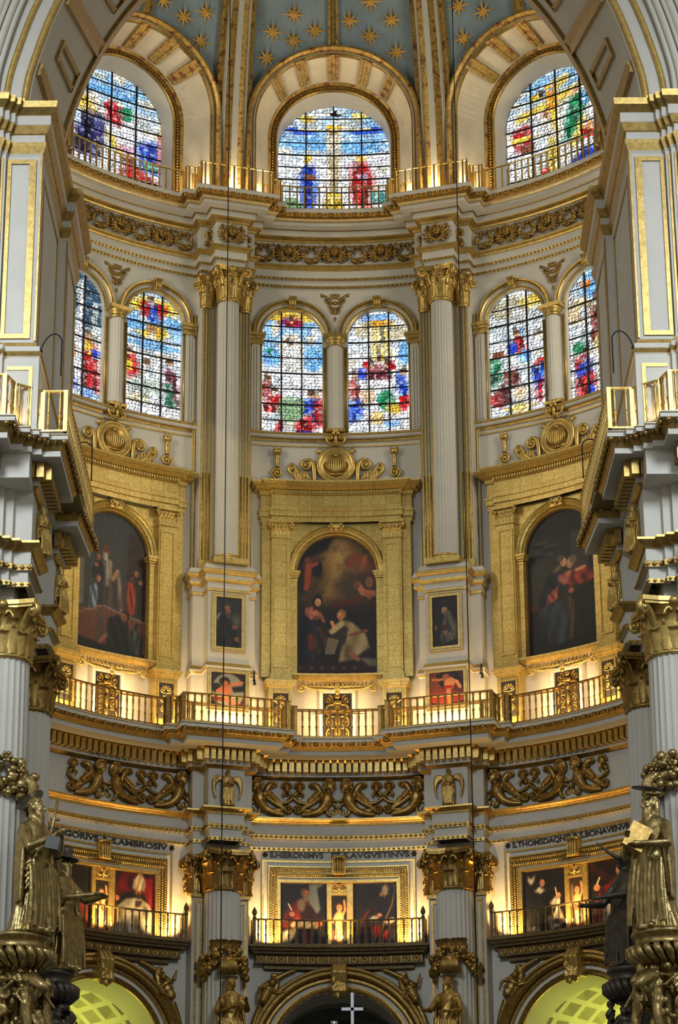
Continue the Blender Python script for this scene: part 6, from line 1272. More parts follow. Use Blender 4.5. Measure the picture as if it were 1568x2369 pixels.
for c in COLS:
    o = ch0.copy(); COL.objects.link(o); x, y = rot2(0, R-.99, c); o.location = (x, y, 35.78); o.rotation_euler.z = -radians(c); o['label'] = 'gilded winged cherub head above the %s tall column' % ('left' if c < 0 else 'right')
    for s in (-1, 1):
        if fd0 is None:
            q = MB(); rg = random.Random(8)
            for zc, n in ((.12, 14), (-.2, 12)):
                for i in range(n): a = rg.uniform(0, 6.28); q.ell((.1*cos(a), -.05-.05*rg.random(), zc+.1*sin(a)), rg.uniform(.05, .07), 0, None, 7, 5)
            q.tube([(0, -.04, .34), (0, -.04, -.3)], .025, 6); q.ell((0, -.05, .3), .045); o = fd0 = remesh(q.build('fruit_drop', 'golddark'), .016)
        else: o = fd0.copy(); COL.objects.link(o)
        tag(o, 'small gilt fruit bunch %s of the cherub above the %s tall column' % ('left' if s < 0 else 'right', 'left' if c < 0 else 'right'), 'relief')
        x, y = rot2(s*.585, R-.54, c); o.location = (x, y, 35.78); o.rotation_euler.z = -radians(c)
# lower frieze: winged half figures with scrolled tails, four to a bay
def sphinx(s):
    t = thing('winged_figure', '', 'relief', (0, 0, 0), 'winged figures of the lower frieze')
    q = MB(); X = lambda L, n=10: [(s*p.x, -.09, p.z) for p in bez(L, n)]
    q.ell((s*-.45, -.13, .36), (.15, .13, .17), 0, None, 12, 10); q.ell((s*-.57, -.15, .32), (.045, .04, .035)); q.ell((s*-.5, -.22, .27), (.06, .06, .06)); q.ell((s*-.5, -.24, .36), (.04, .03, .03))
    rg = random.Random(3)
    for i in range(24): a = rg.uniform(-.5, pi); q.ell((s*(-.42+.15*cos(a)), -.13-.09*rg.random(), .39+.15*sin(a)), .055, 0, None, 6, 4)
    q.tube(X([(-.42, .24), (-.34, .1), (-.40, -.1), (-.30, -.32), (-.02, -.46), (.36, -.46)], 14), [.08, .11, .16, .18, .185, .18, .165, .15, .135, .12, .11, .1, .085, .07, .05], 10)
    q.tube(X([(-.4, .12), (-.48, .02), (-.58, -.06), (-.66, -.05)], 6), [.07, .065, .06, .055, .05, .04, .035], 6); scroll(q, s*-.55, -.33, .12, pi/2, s, 1.3, .045); q.tube(X([(-.38, -.1), (-.34, -.3), (-.34, -.5), (-.48, -.46)], 8), .055, 6); q.tube(X([(-.5, -.14), (-.6, -.12), (-.66, -.2), (-.6, -.24)], 8), .04, 6)
    for k in range(4): q.tube(X([(-.22+.12*k, -.38), (-.12+.12*k, -.28), (-.02+.12*k, -.3), (.04+.12*k, -.38)], 6), [.03, .05, .055, .05, .045, .04, .03], 6)
    scroll(q, s*.44, .14, .16, -pi/2, s, 1.2, .05); q.tube(X([(.02, -.04), (.2, -.2), (.46, -.14), (.60, .05)], 8), .055, 6)
    o = remesh(q.build('body', 'golddark', t), .02)
    q = MB()
    for k in range(7):
        q.tube(X([(-.24, .04), (-.08+.02*k, .28-.06*k), (.1+.05*k, .14-.09*k), (.06+.075*k, -.10-.04*k)], 8), [.03, .042, .05, .052, .052, .05, .046, .036, .02], 6)
    for k in range(5): q.ell((s*(-.12+.06*k), -.17, .16-.05*k), (.08, .06, .06))
    q.tube(X([(-.24, -.05), (-.16, .36), (.02, .52), (.08, .32)], 8), [.07, .09, .1, .105, .105, .1, .09, .07, .04], 8); q.tube(X([(.02, .42), (.1, .5), (.16, .44), (.12, .36)], 6), .035, 6); q.build('wing', 'golddark', t)
    q = MB(); rosette(q, (s*.46, -.06, -.30), .15, 0, 8, .09); q.ell((s*.46, -.05, -.30), (.14, .05, .14), 0, None, 10, 6); q.build('rosette', 'golddark', t)
    q = MB(); q.ell((s*.42, -.09, .32), (.1, .08, .13)); q.ell((s*.42, -.17, .28), (.05, .04, .06))
    for k in range(7): a = pi*k/6; q.ell((s*.42+.12*cos(a), -.1, .36+.11*sin(a)), .05, 0, None, 6, 4)
    for k in (-1, 1): taper_tube(q, [(s*.42+p.x*k, -.1, p.z) for p in bez([(0, .2), (.12, .18), (.14, .08), (.06, .04)], 6)], .04)
    q.build('flower_mask', 'golddark', t); return t
SPX = {1: sphinx(1), -1: sphinx(-1)}; used = set()
for b in BAYS:
    for k, (u, s) in enumerate(((-1.90, 1), (-.68, -1), (.68, 1), (1.90, -1))):
        if (b == -36 and k == 0) or (b == 36 and k == 3): continue
        x, y, z = polar(u, .10, 18.66, b); t = SPX[s]
        if s in used: t = copy_tree(t)
        used.add(s); t.location = (x, y, z); t.rotation_euler.z = -radians(b+math.degrees(u/R))
        t['label'] = 'gilt winged figure with scrolled tail, %s from left on the %s lower frieze' % (ORD[k-(b == -36)], SIDE[b])
for c in COLS:      # winged saint on each projecting block of the lower frieze
    q = figure(1.03, 0, .2, [(1, (.13, -.1, .60), (.02, -.17, .62)), (-1, (-.15, -.08, .56), (-.03, -.17, .55))], False, 'short', .3*(-1 if c < 0 else 1), True, 11+c, True, 1.3, None, 2.2)
    x, y = rot2(0, R-1.13, c)
    o = remesh(q.mapped(lambda a, b_, d_: (a, b_*.6, d_)).build('angel_relief', 'golddark'), .013)
    o.location = (x, y, 18.12); o.rotation_euler.z = -radians(c); tag(o, 'gilt standing winged angel on the lower frieze above the %s lower column' % ('left' if c < 0 else 'right'), 'relief')

# ================================================================== LETTERING, BALCONIES, LOWER ARCHES
def lettering(deg, txt, u0, u1, z0, z1, label, ros=()):
    cu = bpy.data.curves.new('t', 'FONT'); cu.body = txt; cu.size = 1; cu.extrude = .02; cu.offset = .03
    o = bpy.data.objects.new('t', cu); COL.objects.link(o); dg = bpy.context.evaluated_depsgraph_get(); dg.update()
    me = bpy.data.meshes.new_from_object(o.evaluated_get(dg)); v = [tuple(p.co) for p in me.vertices]; f = [tuple(p.vertices) for p in me.polygons]
    bpy.data.objects.remove(o); bpy.data.meshes.remove(me); bpy.data.curves.remove(cu)
    xa, xb = min(p[0] for p in v), max(p[0] for p in v); ya, yb = min(p[1] for p in v), max(p[1] for p in v); ya = 0.0 if ya < 0 else ya
    q = MB(); q.add([W(u0+(p[0]-xa)/(xb-xa)*(u1-u0), .012+p[2]*.4, z0+(p[1]-ya)/(yb-ya)*(z1-z0)) for p in v], f, 0, False)
    t = thing('inscription', label, 'inscription', W((u0+u1)/2, 0, z0)); q.build('letters', 'letter', t)
    for u in ros:
        r = MB(); rosette(r, (0, 0, 0), .085, 0, 6, .03); moved(r, u, .0, (z0+z1)/2).build('rosette', 'letter', t)
    return turn(t, deg)
lettering(0, 'S,HIERONIMVS', -1.93, -.42, 17.015, 17.165, 'dark lettering S,HIERONIMVS above the left half of the middle frame', (-2.06,))
lettering(0, 'ET', -.2, .06, 17.015, 17.165, 'dark two-letter word above the middle of the middle frame')
lettering(0, 'S,AVGVSTINVS', .14, 2.0, 17.015, 17.165, 'dark lettering S,AVGVSTINVS above the right half of the middle frame', (2.13,))
lettering(-36, 'S,GREGORIVS', -2.0, -.1, 17.015, 17.165, 'dark lettering ending in EGORIVS, beside the left statue')
lettering(-36, 'S,AMBROSIV', .32, 2.02, 17.015, 17.165, 'dark lettering reading S,AMBROSIV over the bishop in white', (.1, 2.15))
lettering(36, 'S,THOMSDAQNO', -1.93, -.12, 17.015, 17.165, 'dark lettering reading S,THOMSDAQNO over the friar with the dove', (-2.06, .0))
lettering(36, 'S,BONAVENVRA', .14, 2.0, 17.015, 17.165, 'dark lettering reading S,BONAVENVRA beside the right statue')

def balcony():
    t = thing('balcony', '', 'balcony', W(0, 0, 14.0), 'balconies of the lower bays')
    pts = [(-2.5, 0), (-2.5, .42), (2.5, .42), (2.5, 0)]
    q = fsweep(pts, [(-.42, 14.46), (.08, 14.46), (.10, 14.44), (.10, 14.40), (.04, 14.37), (.02, 14.31), (-.05, 14.29), (-.06, 14.24), (-.12, 14.22), (-.42, 14.2)]); q.build('floor_slab', 'wood', t)
    q = fsweep([(-2.35, 0), (-2.35, .24), (2.35, .24), (2.35, 0)], [(0, 14.22), (.02, 14.2), (0, 14.19), (0, 14.02), (.03, 14.01), (.03, 13.98), (-.24, 13.98)]); q.build('frieze_board', 'wood', t)
    rs = None
    for i in range(16):
        u = -2.2+4.4*i/15
        if rs is None:
            r = MB(); r.lathe([(.10, 0), (.10, .02), (.075, .03), (.07, .015), (.03, .015), (.03, .035), (0, .04)], 12, 0, Matrix.Rotation(pi/2, 4, 'X')); r.box((.147, -.01, 0), (.008, .012, .09)); rs = r.build('rosette', 'golddark', t, (0, 0, 0)); o = rs
        else: o = place(rs)
        w_ = W(u, .245, 14.105); o.location = Vector(w_)-ORG[t.name]; o.rotation_euler.z = -u/R
    q = fsweep([(-2.1, 0), (-2.1, .12), (2.1, .12), (2.1, 0)], [(0, 13.98), (0, 13.86), (-.05, 13.83), (-.12, 13.8)]); q.build('bed_moulding', 'wood', t); return t
bl = balcony()
for b, l in ((-36, 'left'), (36, 'right')): copy_tree(bl, b, 'dark gilt balcony with carved rosettes under the %s pair of lower paintings' % l)
bl['label'] = 'dark gilt balcony with carved rosettes under the middle pair of lower paintings'
for b in BAYS:
    pts = [polar(u, .46, 0, b)[:2] for u in [-2.44+4.88*i/16 for i in range(17)]]
    pts = [polar(-2.44, .1, 0, b)[:2]]+pts+[polar(2.44, .1, 0, b)[:2]]
    t = railing('balustrade', 'dark balustrade with pointed end knobs on the %s balcony' % SIDE[b], pts, 14.46, 15.17, .215, .034, 'wood', False, (.04, .038), 'balcony balustrades')
    c = ORG[t.name]
    for u in (-2.44, 2.44):
        q = MB(); q.lathe([(.045, 0), (.06, .03), (.03, .06), (.05, .1), (.075, .16), (.06, .22), (.02, .3), (0, .34)], 10, 0, Matrix.Translation(polar(u, .46, 15.17, b))); q.build('finial', 'wood', t)
# arch under each balcony
ar = empty_struct('trim_7', W(0, 0, 11.37)); TRIM[0] = 7
q = MB(); arch_mould(q, 0, 11.37, [(1.9, 0, 1), (1.9, .08, 1), (1.94, .1, 1), (2.0, .06, 1), (2.03, .06, 1), (2.03, .1, 1), (2.06, .1, 0), (2.14, .08, 0), (2.15, .12, 1), (2.19, .14, 1), (2.2, .1, 1), (2.26, .1, 1), (2.30, .2, 1), (2.36, .24, 1), (2.44, .22, 1), (2.48, .26, 1), (2.55, .24, 1), (2.58, .1, 1), (2.6, 0, 0)], 8.0, 40); q.build('archivolt', ['stucco', 'golddark'], ar)
q = MB(); q.wbox(-.22, .22, 0, .36, 13.2, 13.98)
for k in (-.13, 0, .13): q.tube([W(k, .3, 13.95), W(k*1.1, .5, 13.7), W(k*1.1, .42, 13.4), W(k, .5, 13.2), W(k*.8, .4, 13.08)], [.09, .1, .08, .09, .05], 7)
rg = random.Random(12)
for i in range(18): q.ell(W(rg.uniform(-.2, .2), .42+rg.uniform(-.05, .1), rg.uniform(13.05, 13.5)), (.07, .08, .1), 0, None, 6, 4)
remesh(q.build('keystone', 'gold', ar), .02)
for s in (-1, 1):
    q = MB(); putto(q, Matrix.Translation((s*2.12, -.16, 13.02)) @ Matrix.Rotation(-s*.5, 4, 'Y'), .85)
    for c_ in ([(2.0, 12.9), (1.7, 13.3), (1.6, 13.75), (1.9, 13.7)], [(2.2, 12.8), (2.35, 12.5), (2.5, 12.1), (2.45, 11.9)], [(2.15, 13.3), (1.8, 13.6), (1.4, 13.8), (1.2, 13.84)]): q.tube([(s*p.x, -.1, p.z) for p in bez(c_, 10)], [.11-.006*i for i in range(11)], 7)
    scroll(q, s*1.78, 13.6, .13, 0, -s, 1.4, .05, -.08)
    remesh(moved(q, 0, .02, 0).build('putto_relief', 'golddark', ar), .022)
for b in (-36, 36): copy_tree(ar, b)
# vaults seen through the arches
vt = empty_struct('ambulatory_ceiling', W(0, -1, 11.2))
q = MB(); RV = 2.5; NY = 7; NT = 13; ZC = 11.0
def barrel(a, y, r): return (r*cos(a), R+1.0+y, ZC+r*sin(a))
cof = []
for i in range(NT):
    for j in range(NY):
        a0, a1 = pi*i/NT, pi*(i+1)/NT; y0, y1 = .82*j, .82*(j+1); ea = (a1-a0)*.14; ey = .11
        o4 = [barrel(a0, y0, RV), barrel(a1, y0, RV), barrel(a1, y1, RV), barrel(a0, y1, RV)]; i4 = [barrel(a0+ea, y0+ey, RV), barrel(a1-ea, y0+ey, RV), barrel(a1-ea, y1-ey, RV), barrel(a0+ea, y1-ey, RV)]
        k = MB(); k.add(o4+i4, [(0, 1, 5, 4), (1, 2, 6, 5), (2, 3, 7, 6), (3, 0, 4, 7)], 0, False); q._j(k, None)
        c = MB(); e2 = ea*2.6; y2 = ey*2.6; m4 = [barrel(a0+ea*1.7, y0+ey*1.7, RV+.10), barrel(a1-ea*1.7, y0+ey*1.7, RV+.10), barrel(a1-ea*1.7, y1-ey*1.7, RV+.10), barrel(a0+ea*1.7, y1-ey*1.7, RV+.10)]
        n4 = [barrel(a0+e2, y0+y2, RV+.24), barrel(a1-e2, y0+y2, RV+.24), barrel(a1-e2, y1-y2, RV+.24), barrel(a0+e2, y1-y2, RV+.24)]
        c.add(i4+m4+n4, [(0, 1, 5, 4), (1, 2, 6, 5), (2, 3, 7, 6), (3, 0, 4, 7), (4, 5, 9, 8), (5, 6, 10, 9), (6, 7, 11, 10), (7, 4, 8, 11), (8, 9, 10, 11)], 0, False); c.build('coffer', 'amb', vt)
q.build('vault_ribs', 'amb', vt)
q = MB(); y9 = R+1.0+.82*NY
q.add([(-2.7, y9, FLOOR), (2.7, y9, FLOOR), (2.7, y9, 14), (-2.7, y9, 14)], [(0, 1, 2, 3)], 0, False)
for r_, dz in ((2.3, .12), (1.9, .08), (1.5, .1)): q.tube([(r_*cos(pi*i/24), y9-.05, ZC+r_*sin(pi*i/24)) for i in range(25)], dz, 6)
for s in (-1, 1): q.add([(s*2.5, R, FLOOR), (s*2.5, y9, FLOOR), (s*2.5, y9, ZC), (s*2.5, R, ZC)], [(0, 1, 2, 3)], 0, False)
q.build('end_wall', 'amb', vt)
copy_tree(vt, 36, None, 'ambulatory_ceiling.001'); turn(vt, -36)
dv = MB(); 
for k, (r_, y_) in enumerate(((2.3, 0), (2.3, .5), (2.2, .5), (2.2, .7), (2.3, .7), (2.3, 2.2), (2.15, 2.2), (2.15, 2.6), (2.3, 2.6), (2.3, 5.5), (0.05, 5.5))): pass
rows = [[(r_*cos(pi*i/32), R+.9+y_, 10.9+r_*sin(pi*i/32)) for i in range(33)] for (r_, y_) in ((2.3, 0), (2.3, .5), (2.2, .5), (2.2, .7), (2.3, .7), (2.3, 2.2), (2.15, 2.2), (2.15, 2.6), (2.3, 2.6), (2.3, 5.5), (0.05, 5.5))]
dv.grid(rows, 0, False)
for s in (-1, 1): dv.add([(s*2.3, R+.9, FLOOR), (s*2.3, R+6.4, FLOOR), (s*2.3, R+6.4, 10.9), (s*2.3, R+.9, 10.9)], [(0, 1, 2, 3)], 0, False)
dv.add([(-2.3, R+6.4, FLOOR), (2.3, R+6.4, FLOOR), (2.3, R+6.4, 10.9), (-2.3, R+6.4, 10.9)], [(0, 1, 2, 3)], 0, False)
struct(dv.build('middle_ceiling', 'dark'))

# ================================================================== FRONT PIERS AND THE TRIUMPHAL ARCH
NEARY, FARY = -12.47, -6.3
NK = [(6.45, 27.55), (6.3, 28.5), (5.75, 30.2), (4.7, 32.0), (3.0, 33.6), (0, 34.5)]
FK = [(6.56, 27.55), (6.42, 30.0), (5.6, 32.42), (4.35, 34.3), (2.7, 35.7), (0, 36.5)]
def cat(K, k):
    k = max(0, min(len(K)-1.0001, k)); i = int(k); t = k-i; p = lambda j: Vector(K[max(0, min(len(K)-1, j))])
    if i+2 > len(K)-1: p3 = Vector((-K[-2][0], K[-2][1]))
    else: p3 = p(i+2)
    a, b, c = p(i-1) if i else p(0)*2-p(1), p(i), p(i+1)
    return 0.5*((2*b)+(-a+c)*t+(2*a-5*b+4*c-p3)*t*t+(-a+3*b-3*c+p3)*t**3)
def sof(s, k, t, h=0.0):        # point of the soffit: side s, k along the arch from the springing, t from the nave side to the rotunda side
    n = cat(NK, k); f = cat(FK, k); p = n*(1-t)+f*t; r = Vector((-p.x, 27.0-p.y)).normalized()*h if h else Vector((0, 0))
    return (s*(p.x+r.x), NEARY+(FARY-NEARY)*t, p.y+r.y)
for s, side in ((-1, 'left'), (1, 'right')):
    mb = MB(); ks = [5*i/40 for i in range(41)]
    mb.grid([[sof(s, k, t) for t in (0, .25, .5, .75, 1)] for k in ks], 0)
    o = struct(mb.build('wall_arch_%s' % side, ['stucco', 'gold']))
    mb = MB()
    def bar(k0, k1, t0, t1, h, m=0, n=10):
        rows = []
        for i in range(n+1):
            f = i/n; rows.append([sof(s, k0+(k1-k0)*f, t0, -.01), sof(s, k0+(k1-k0)*f, t0, h), sof(s, k0+(k1-k0)*f, t1, h), sof(s, k0+(k1-k0)*f, t1, -.01)])
        mb.grid(rows, m, False); mb.add(rows[0]+rows[-1], [(0, 1, 2, 3), (4, 5, 6, 7)], m, False)
    def cross(k, t0, t1, w, h, m=0): # strip from nave side to rotunda side
        rows = [[sof(s, k-w, t0+(t1-t0)*i/6, -.01), sof(s, k-w*.8, t0+(t1-t0)*i/6, h), sof(s, k, t0+(t1-t0)*i/6, h*.6), sof(s, k+w*.8, t0+(t1-t0)*i/6, h), sof(s, k+w, t0+(t1-t0)*i/6, -.01)] for i in range(7)]
        mb.grid(rows, m, False); mb.add(rows[0]+rows[-1], [(0, 1, 2, 3, 4), (5, 6, 7, 8, 9)], m, False)
    bar(0, 5, .86, .93, .10, 0, 40)
    for k in (1.0, 2.05, 3.05, 4.0): cross(k, .0, .86, .11, .10)
    for k in (.42, 1.55, 2.55, 3.5, 4.5):
        cross(k-.085, .24, .72, .035, .08); cross(k+.085, .24, .72, .035, .08); bar(k-.12, k+.12, .225, .245, .08, 0, 4); bar(k-.12, k+.12, .715, .735, .08, 0, 4)
    mb.build('gold_moulding', 'goldmid', o)
    mb = MB()       # mouldings of the face towards the nave
    def fc(k, e, y):
        a = cat(NK, k); b = cat(NK, k+.02); d = (b-a).normalized(); n = Vector((d.y, -d.x)); n = n if n.x > 0 else -n
        return (s*(a.x+n.x*e), y, a.y+n.y*e)
    kk = [4.9*i/34 for i in range(35)]
    mb.grid([[fc(k, e, y) for e, y in ((0, NEARY), (0, NEARY-.1), (.62, NEARY-.1), (.62, NEARY-.02), (3.4, NEARY))] for k in kk], 0, False)
    for e, r in ((.10, .085), (.50, .07)): mb.tube([fc(k, e, NEARY-.12) for k in kk], r, 8, 1)
    for e, r in ((.72, .06), (.86, .08), (1.0, .05), (1.12, .09), (1.28, .06), (1.42, .1)): mb.tube([fc(k, e+.05*k, NEARY-.1-.12*(e-.6)) for k in kk], r, 8, 0)
    struct(mb.build('trim_%d' % (8 if s < 0 else 9), ['stucco', 'gold']))
    # body of the pier
    mir = lambda q: q.mapped(lambda x, y, z: (-s*x, y, z))      # everything below is drawn for the left pier
    q = MB(); q.box((-9.2, -9.4, 23.3), (3.05, 3.05, 4.1)); q.box((-9.6, -9.2, 18.6), (3.1, 2.2, 1.6)); q.box((-9.7, -9.2, 8.0), (2.95, 2.6, 9.6)); q.box((-10.2, -9.4, 31), (3.6, 3.0, 4.0))
    pw = struct(mir(q).build('wall_pier_%s' % side, 'stucco'))
    up = miter([(-10, -12.83), (-7.1, -12.83), (-7.1, -12.71), (-6.98, -12.71), (-6.98, -12.59), (-6.87, -12.59), (-6.87, -12.47), (-6.14, -12.47), (-6.17, -8.6), (-5.98, -8.6), (-6.02, -6.3), (-7.5, -6.3)])
    prof = [(0, 26.4, 0), (.03, 26.46, 1), (.09, 26.62, 1), (.09, 26.7, 0), (.06, 26.72, 0), (.06, 26.88, 1), (.10, 26.9, 1), (.17, 27.06, 0), (.18, 27.08, 0), (.18, 27.28, 1), (.21, 27.3, 1), (.30, 27.42, 1), (.32, 27.56, 0), (-.6, 27.6, 0)]
    q = MB(); q.sweep(up, [(p[0], p[1]) for p in prof], [p[2] for p in prof]); struct(mir(q).build('trim_%d' % (10 if s < 0 else 11), ['stucco', 'goldmid']))
    prof = [(.12, 20.15, 0), (.12, 21.75, 0), (.14, 21.78, 1), (.17, 21.85, 1), (.12, 21.9, 0), (.12, 22.0, 0), (.06, 22.03, 1), (.04, 22.12, 0), (0, 22.16, 0), (0, 26.45, 0)]
    q = MB(); q.sweep(up, [(p[0], p[1]) for p in prof], [p[2] for p in prof]); 
    def gbar(x0, x1, y0, y1, z0, z1, m=1): q.box(((x0+x1)/2, (y0+y1)/2, (z0+z1)/2), (abs(x1-x0)/2, abs(y1-y0)/2, (z1-z0)/2), m)
    yf = -12.49
    gbar(-6.38, -6.24, yf-.02, yf, 22.32, 26.22); gbar(-6.84, -6.76, yf-.02, yf, 22.32, 26.22); gbar(-6.84, -6.24, yf-.02, yf, 22.22, 22.32); gbar(-6.84, -6.24, yf-.02, yf, 26.22, 26.32); gbar(-6.155, -6.115, yf-.03, yf+.12, 22.16, 26.4)
    for x0, y0 in ((-6.96, -12.6), (-7.08, -12.72), (-7.25, -12.84), (-7.6, -12.84)): gbar(x0, x0+.045, y0-.02, y0+.02, 22.2, 26.3)
    gbar(-6.22, -6.14, -12.61, -12.58, 20.25, 21.47); gbar(-6.66, -6.14, -12.61, -12.58, 21.47, 21.55)
    for yy, w in ((-11.9, .06), (-9.1, .06)): gbar(-6.19, -6.13, yy-w, yy+w, 22.3, 26.2)
    for yy, w in ((-8.3, .1), (-6.55, .1)): gbar(-6.04, -5.985, yy-w, yy+w, 20.6, 26.2)
    gbar(-6.03, -5.98, -8.3, -6.55, 26.08, 26.2); gbar(-6.19, -6.13, -11.9, -9.1, 26.08, 26.2); gbar(-5.99, -5.965, -8.62, -8.5, 20.3, 26.4)
    struct(mir(q).build('trim_%d' % (12 if s < 0 else 13), ['stucco', 'goldmid']))
    # entablature of the lower order with its gallery
    lp = miter([(-10, -12.55), (-7.2, -12.55), (-7.2, -11.95), (-6.97, -11.95), (-6.97, -11.82), (-6.8, -11.82), (-6.8, -11.68), (-6.62, -11.68), (-6.62, -11.55), (-6.25, -11.55), (-6.25, -10.35), (-6.75, -10.35), (-6.75, -7.6), (-6.25, -7.6), (-6.22, -7.0), (-8.5, -7.0)])
    L0 = [(0, 17.19, 0), (.08, 17.19, 1), (.08, 17.28, 1), (.05, 17.29, 0), (.05, 17.53, 0), (.12, 17.52, 1), (.13, 17.63, 1), (.10, 17.65, 0), (.10, 17.91, 1), (.14, 17.92, 1), (.22, 18.0, 1), (.28, 18.05, 1), (.28, 18.10, 1), (.10, 18.11, 0), (.10, 19.2, 1), (.15, 19.21, 1), (.22, 19.28, 1), (.22, 19.29, 0), (.24, 19.37, 0), (.25, 19.69, 1), (.40, 19.66, 1), (.48, 19.72, 0),
          (.95, 19.73, 0), (.95, 19.85, 2), (.97, 19.85, 1), (1.0, 19.88, 1), (1.06, 19.94, 2), (1.08, 19.95, 2), (1.17, 20.03, 0), (1.21, 20.04, 0), (1.21, 20.12, 1), (1.23, 20.14, 0), (1.15, 20.19, 0), (-.3, 20.2, 0)]
    sq = lambda d: d if d < .3 else .3+(d-.3)*.6
    q = MB(); q.sweep(lp, [(sq(p[0]), p[1]) for p in L0], [p[2] for p in L0]); pe = struct(mir(q).build('trim_%d' % (14 if s < 0 else 15), ['stucco', 'goldmid', 'golddark']))
    q = MB(); beads(q, lp, .09, 17.235, .14, .042, 0, 1.2); beads(q, lp, .14, 17.575, .14, .05, 0, 1.2); stuff(mir(q).build('bead_moulding', 'golddark', pe))
    q = MB(); eggs(q, lp, .77, 19.93, .83, 20.04, .34); stuff(mir(q).build('egg_and_dart', 'golddark', pe))
    mo = None
    for x, y, h in spaced_by_segment(off(lp, .36), .22):
        if x < -7.6: continue
        if mo is None: k = MB(); k.box((0, 0, 0), (.075, .12, .155)); mo = k.build('modillion', 'goldmid', pe, (0, 0, 0)); oo = mo
        else: oo = place(mo)
        oo.location = (-s*x, y, 19.535); oo.rotation_euler.z = -s*h
    pts = [(-s*x, y) for x, y in ((-10, -13.25), (-6.6, -13.25), (-6.46, -12.8), (-5.93, -12.40), (-5.47, -12.40), (-5.47, -6.4))]
    if s > 0: pts = pts[::-1]
    railing('balustrade', 'gilded balustrade on the gallery of the %s front pier' % side, pts, 20.2, 21.1, .22, .036, 'gold', False, (.032, .035), 'pier balustrades', True, 8)
    q = MB(); q.box((-6.3, -8.95, 20.08), (.85, .75, .1)); q.box((-6.3, -12.6, 20.1), (.8, .62, .09)) if False else None; struct(mir(q).build('floor_gallery_%s' % side, 'wood'))
    # two columns of the lower order
    for n_, (cx, cy) in enumerate(((-6.66, -11.1), (-6.62, -7.45))):
        t = thing('column', '%s fluted column with gilded capital on the %s front pier' % (('near', 'far')[n_], side), 'column', (-s*cx, cy, 6.0), 'columns of the front piers')
        T = Matrix.Translation((-s*cx, cy, 0))
        q = MB(); q.lathe([(.53, 6), (.53, 12), (.525, 14), (.505, 15.72)], 144, 0, T, 0, 2*pi, fluted(24, .06)); q.build('shaft', 'stucco', t)
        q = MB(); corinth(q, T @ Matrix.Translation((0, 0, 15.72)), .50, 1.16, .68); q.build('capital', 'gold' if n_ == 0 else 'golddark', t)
        if n_ == 0:
            q = MB(); rg = random.Random(21+s)
            for i in range(170):
                a = rg.uniform(-1.9, 1.9); z = 13.3-.1*a*a+rg.uniform(-.32, .36); rr = .57+rg.uniform(-.03, .13); r_ = rg.uniform(.06, .13); q.ell((-s*cx+rr*sin(a), cy-rr*cos(a), z), (r_, r_, r_*rg.uniform(.7, 1.1)), 0, None, 7, 5)
            for i in range(12): a = rg.uniform(-1.2, 1.2); rosette(q, (-s*cx+.66*sin(a), cy-.66*cos(a), 13.3+rg.uniform(-.3, .35)), .13, 0, 6, .1)
            for k in range(3): q.tube(bez([(-s*cx-s*.45, cy-.4, 13.3), (-s*cx-s*.75-.08*s*k, cy-.4, 13.2), (-s*cx-s*.72, cy-.35, 12.85), (-s*cx-s*.5, cy-.35, 12.7)], 8), .1-.01*k, 6)
            q.build('fruit_swag', 'bronze', t)
    # corbels carrying the statues
    for n_, (cx, cy, r_) in enumerate(((-6.12, -11.75, .62), (-5.86, -8.25, .48))):
        t = thing('statue_corbel', 'dark carved gadrooned corbel under the %s statue on the %s' % (('near', 'far')[n_], side), 'corbel', (-s*cx, cy, 7.6), 'carved statue corbels')
        T = Matrix.Translation((-s*cx, cy, 0)); zt = 10.12
        q = MB(); q.lathe([(0, zt), (r_*1.0, zt), (r_*1.04, zt-.05), (r_*.98, zt-.1), (r_*.9, zt-.13), (r_*.9, zt-.24), (r_*.95, zt-.27)], 28, 0, T); q.lathe([(r_*.7, zt-.62), (r_*.5, zt-.75), (r_*.4, zt-.95), (r_*.55, zt-1.0), (r_*.45, zt-1.1), (r_*.4, zt-1.6), (r_*.5, zt-1.7), (r_*.45, zt-2.6)], 24, 0, T); cb = q.build('body', 'bronze' if n_ == 0 else 'bronzeblack', t)
        q = MB()
        for k in range(22):
            a = 2*pi*k/22; A = lambda f, z, da=0: (-s*cx+r_*f*cos(a+da), cy+r_*f*sin(a+da), z)
            q.tube([A(.93, zt-.27), A(1.12, zt-.36, .06), A(1.1, zt-.46, .14), A(.85, zt-.58, .24), A(.66, zt-.66, .3)], [.04, .085, .09, .07, .04], 6)
        q.build('gadroons', 'bronze' if n_ == 0 else 'bronzeblack', cb)
        q = MB(); rg = random.Random(31+n_+s)
        for k in range(4):
            a = -pi/2+(k-1.5)*.95; putto(q, T @ Matrix.Translation((r_*.95*cos(a), r_*.95*sin(a), zt-1.35)) @ Matrix.Rotation(a+pi/2, 4, 'Z'), .72)
            q.tube(bez([(-s*cx+r_*.9*cos(a), cy+r_*.9*sin(a), zt-1.4), (-s*cx+r_*1.2*cos(a), cy+r_*1.2*sin(a), zt-1.75), (-s*cx+r_*.9*cos(a+.3), cy+r_*.9*sin(a+.3), zt-2.2)], 8), [.12-.008*i for i in range(9)], 7)
        for i in range(70 if n_ == 0 else 45):
            a = rg.uniform(-pi, 0); z = zt-rg.uniform(.7, 2.3); f = rg.uniform(.55, 1.0); sz = rg.uniform(.05, .12); q.ell((-s*cx+r_*f*cos(a), cy+r_*f*sin(a), z), (sz, sz, sz*rg.uniform(.6, 1.5)), 0, None, 7, 5)
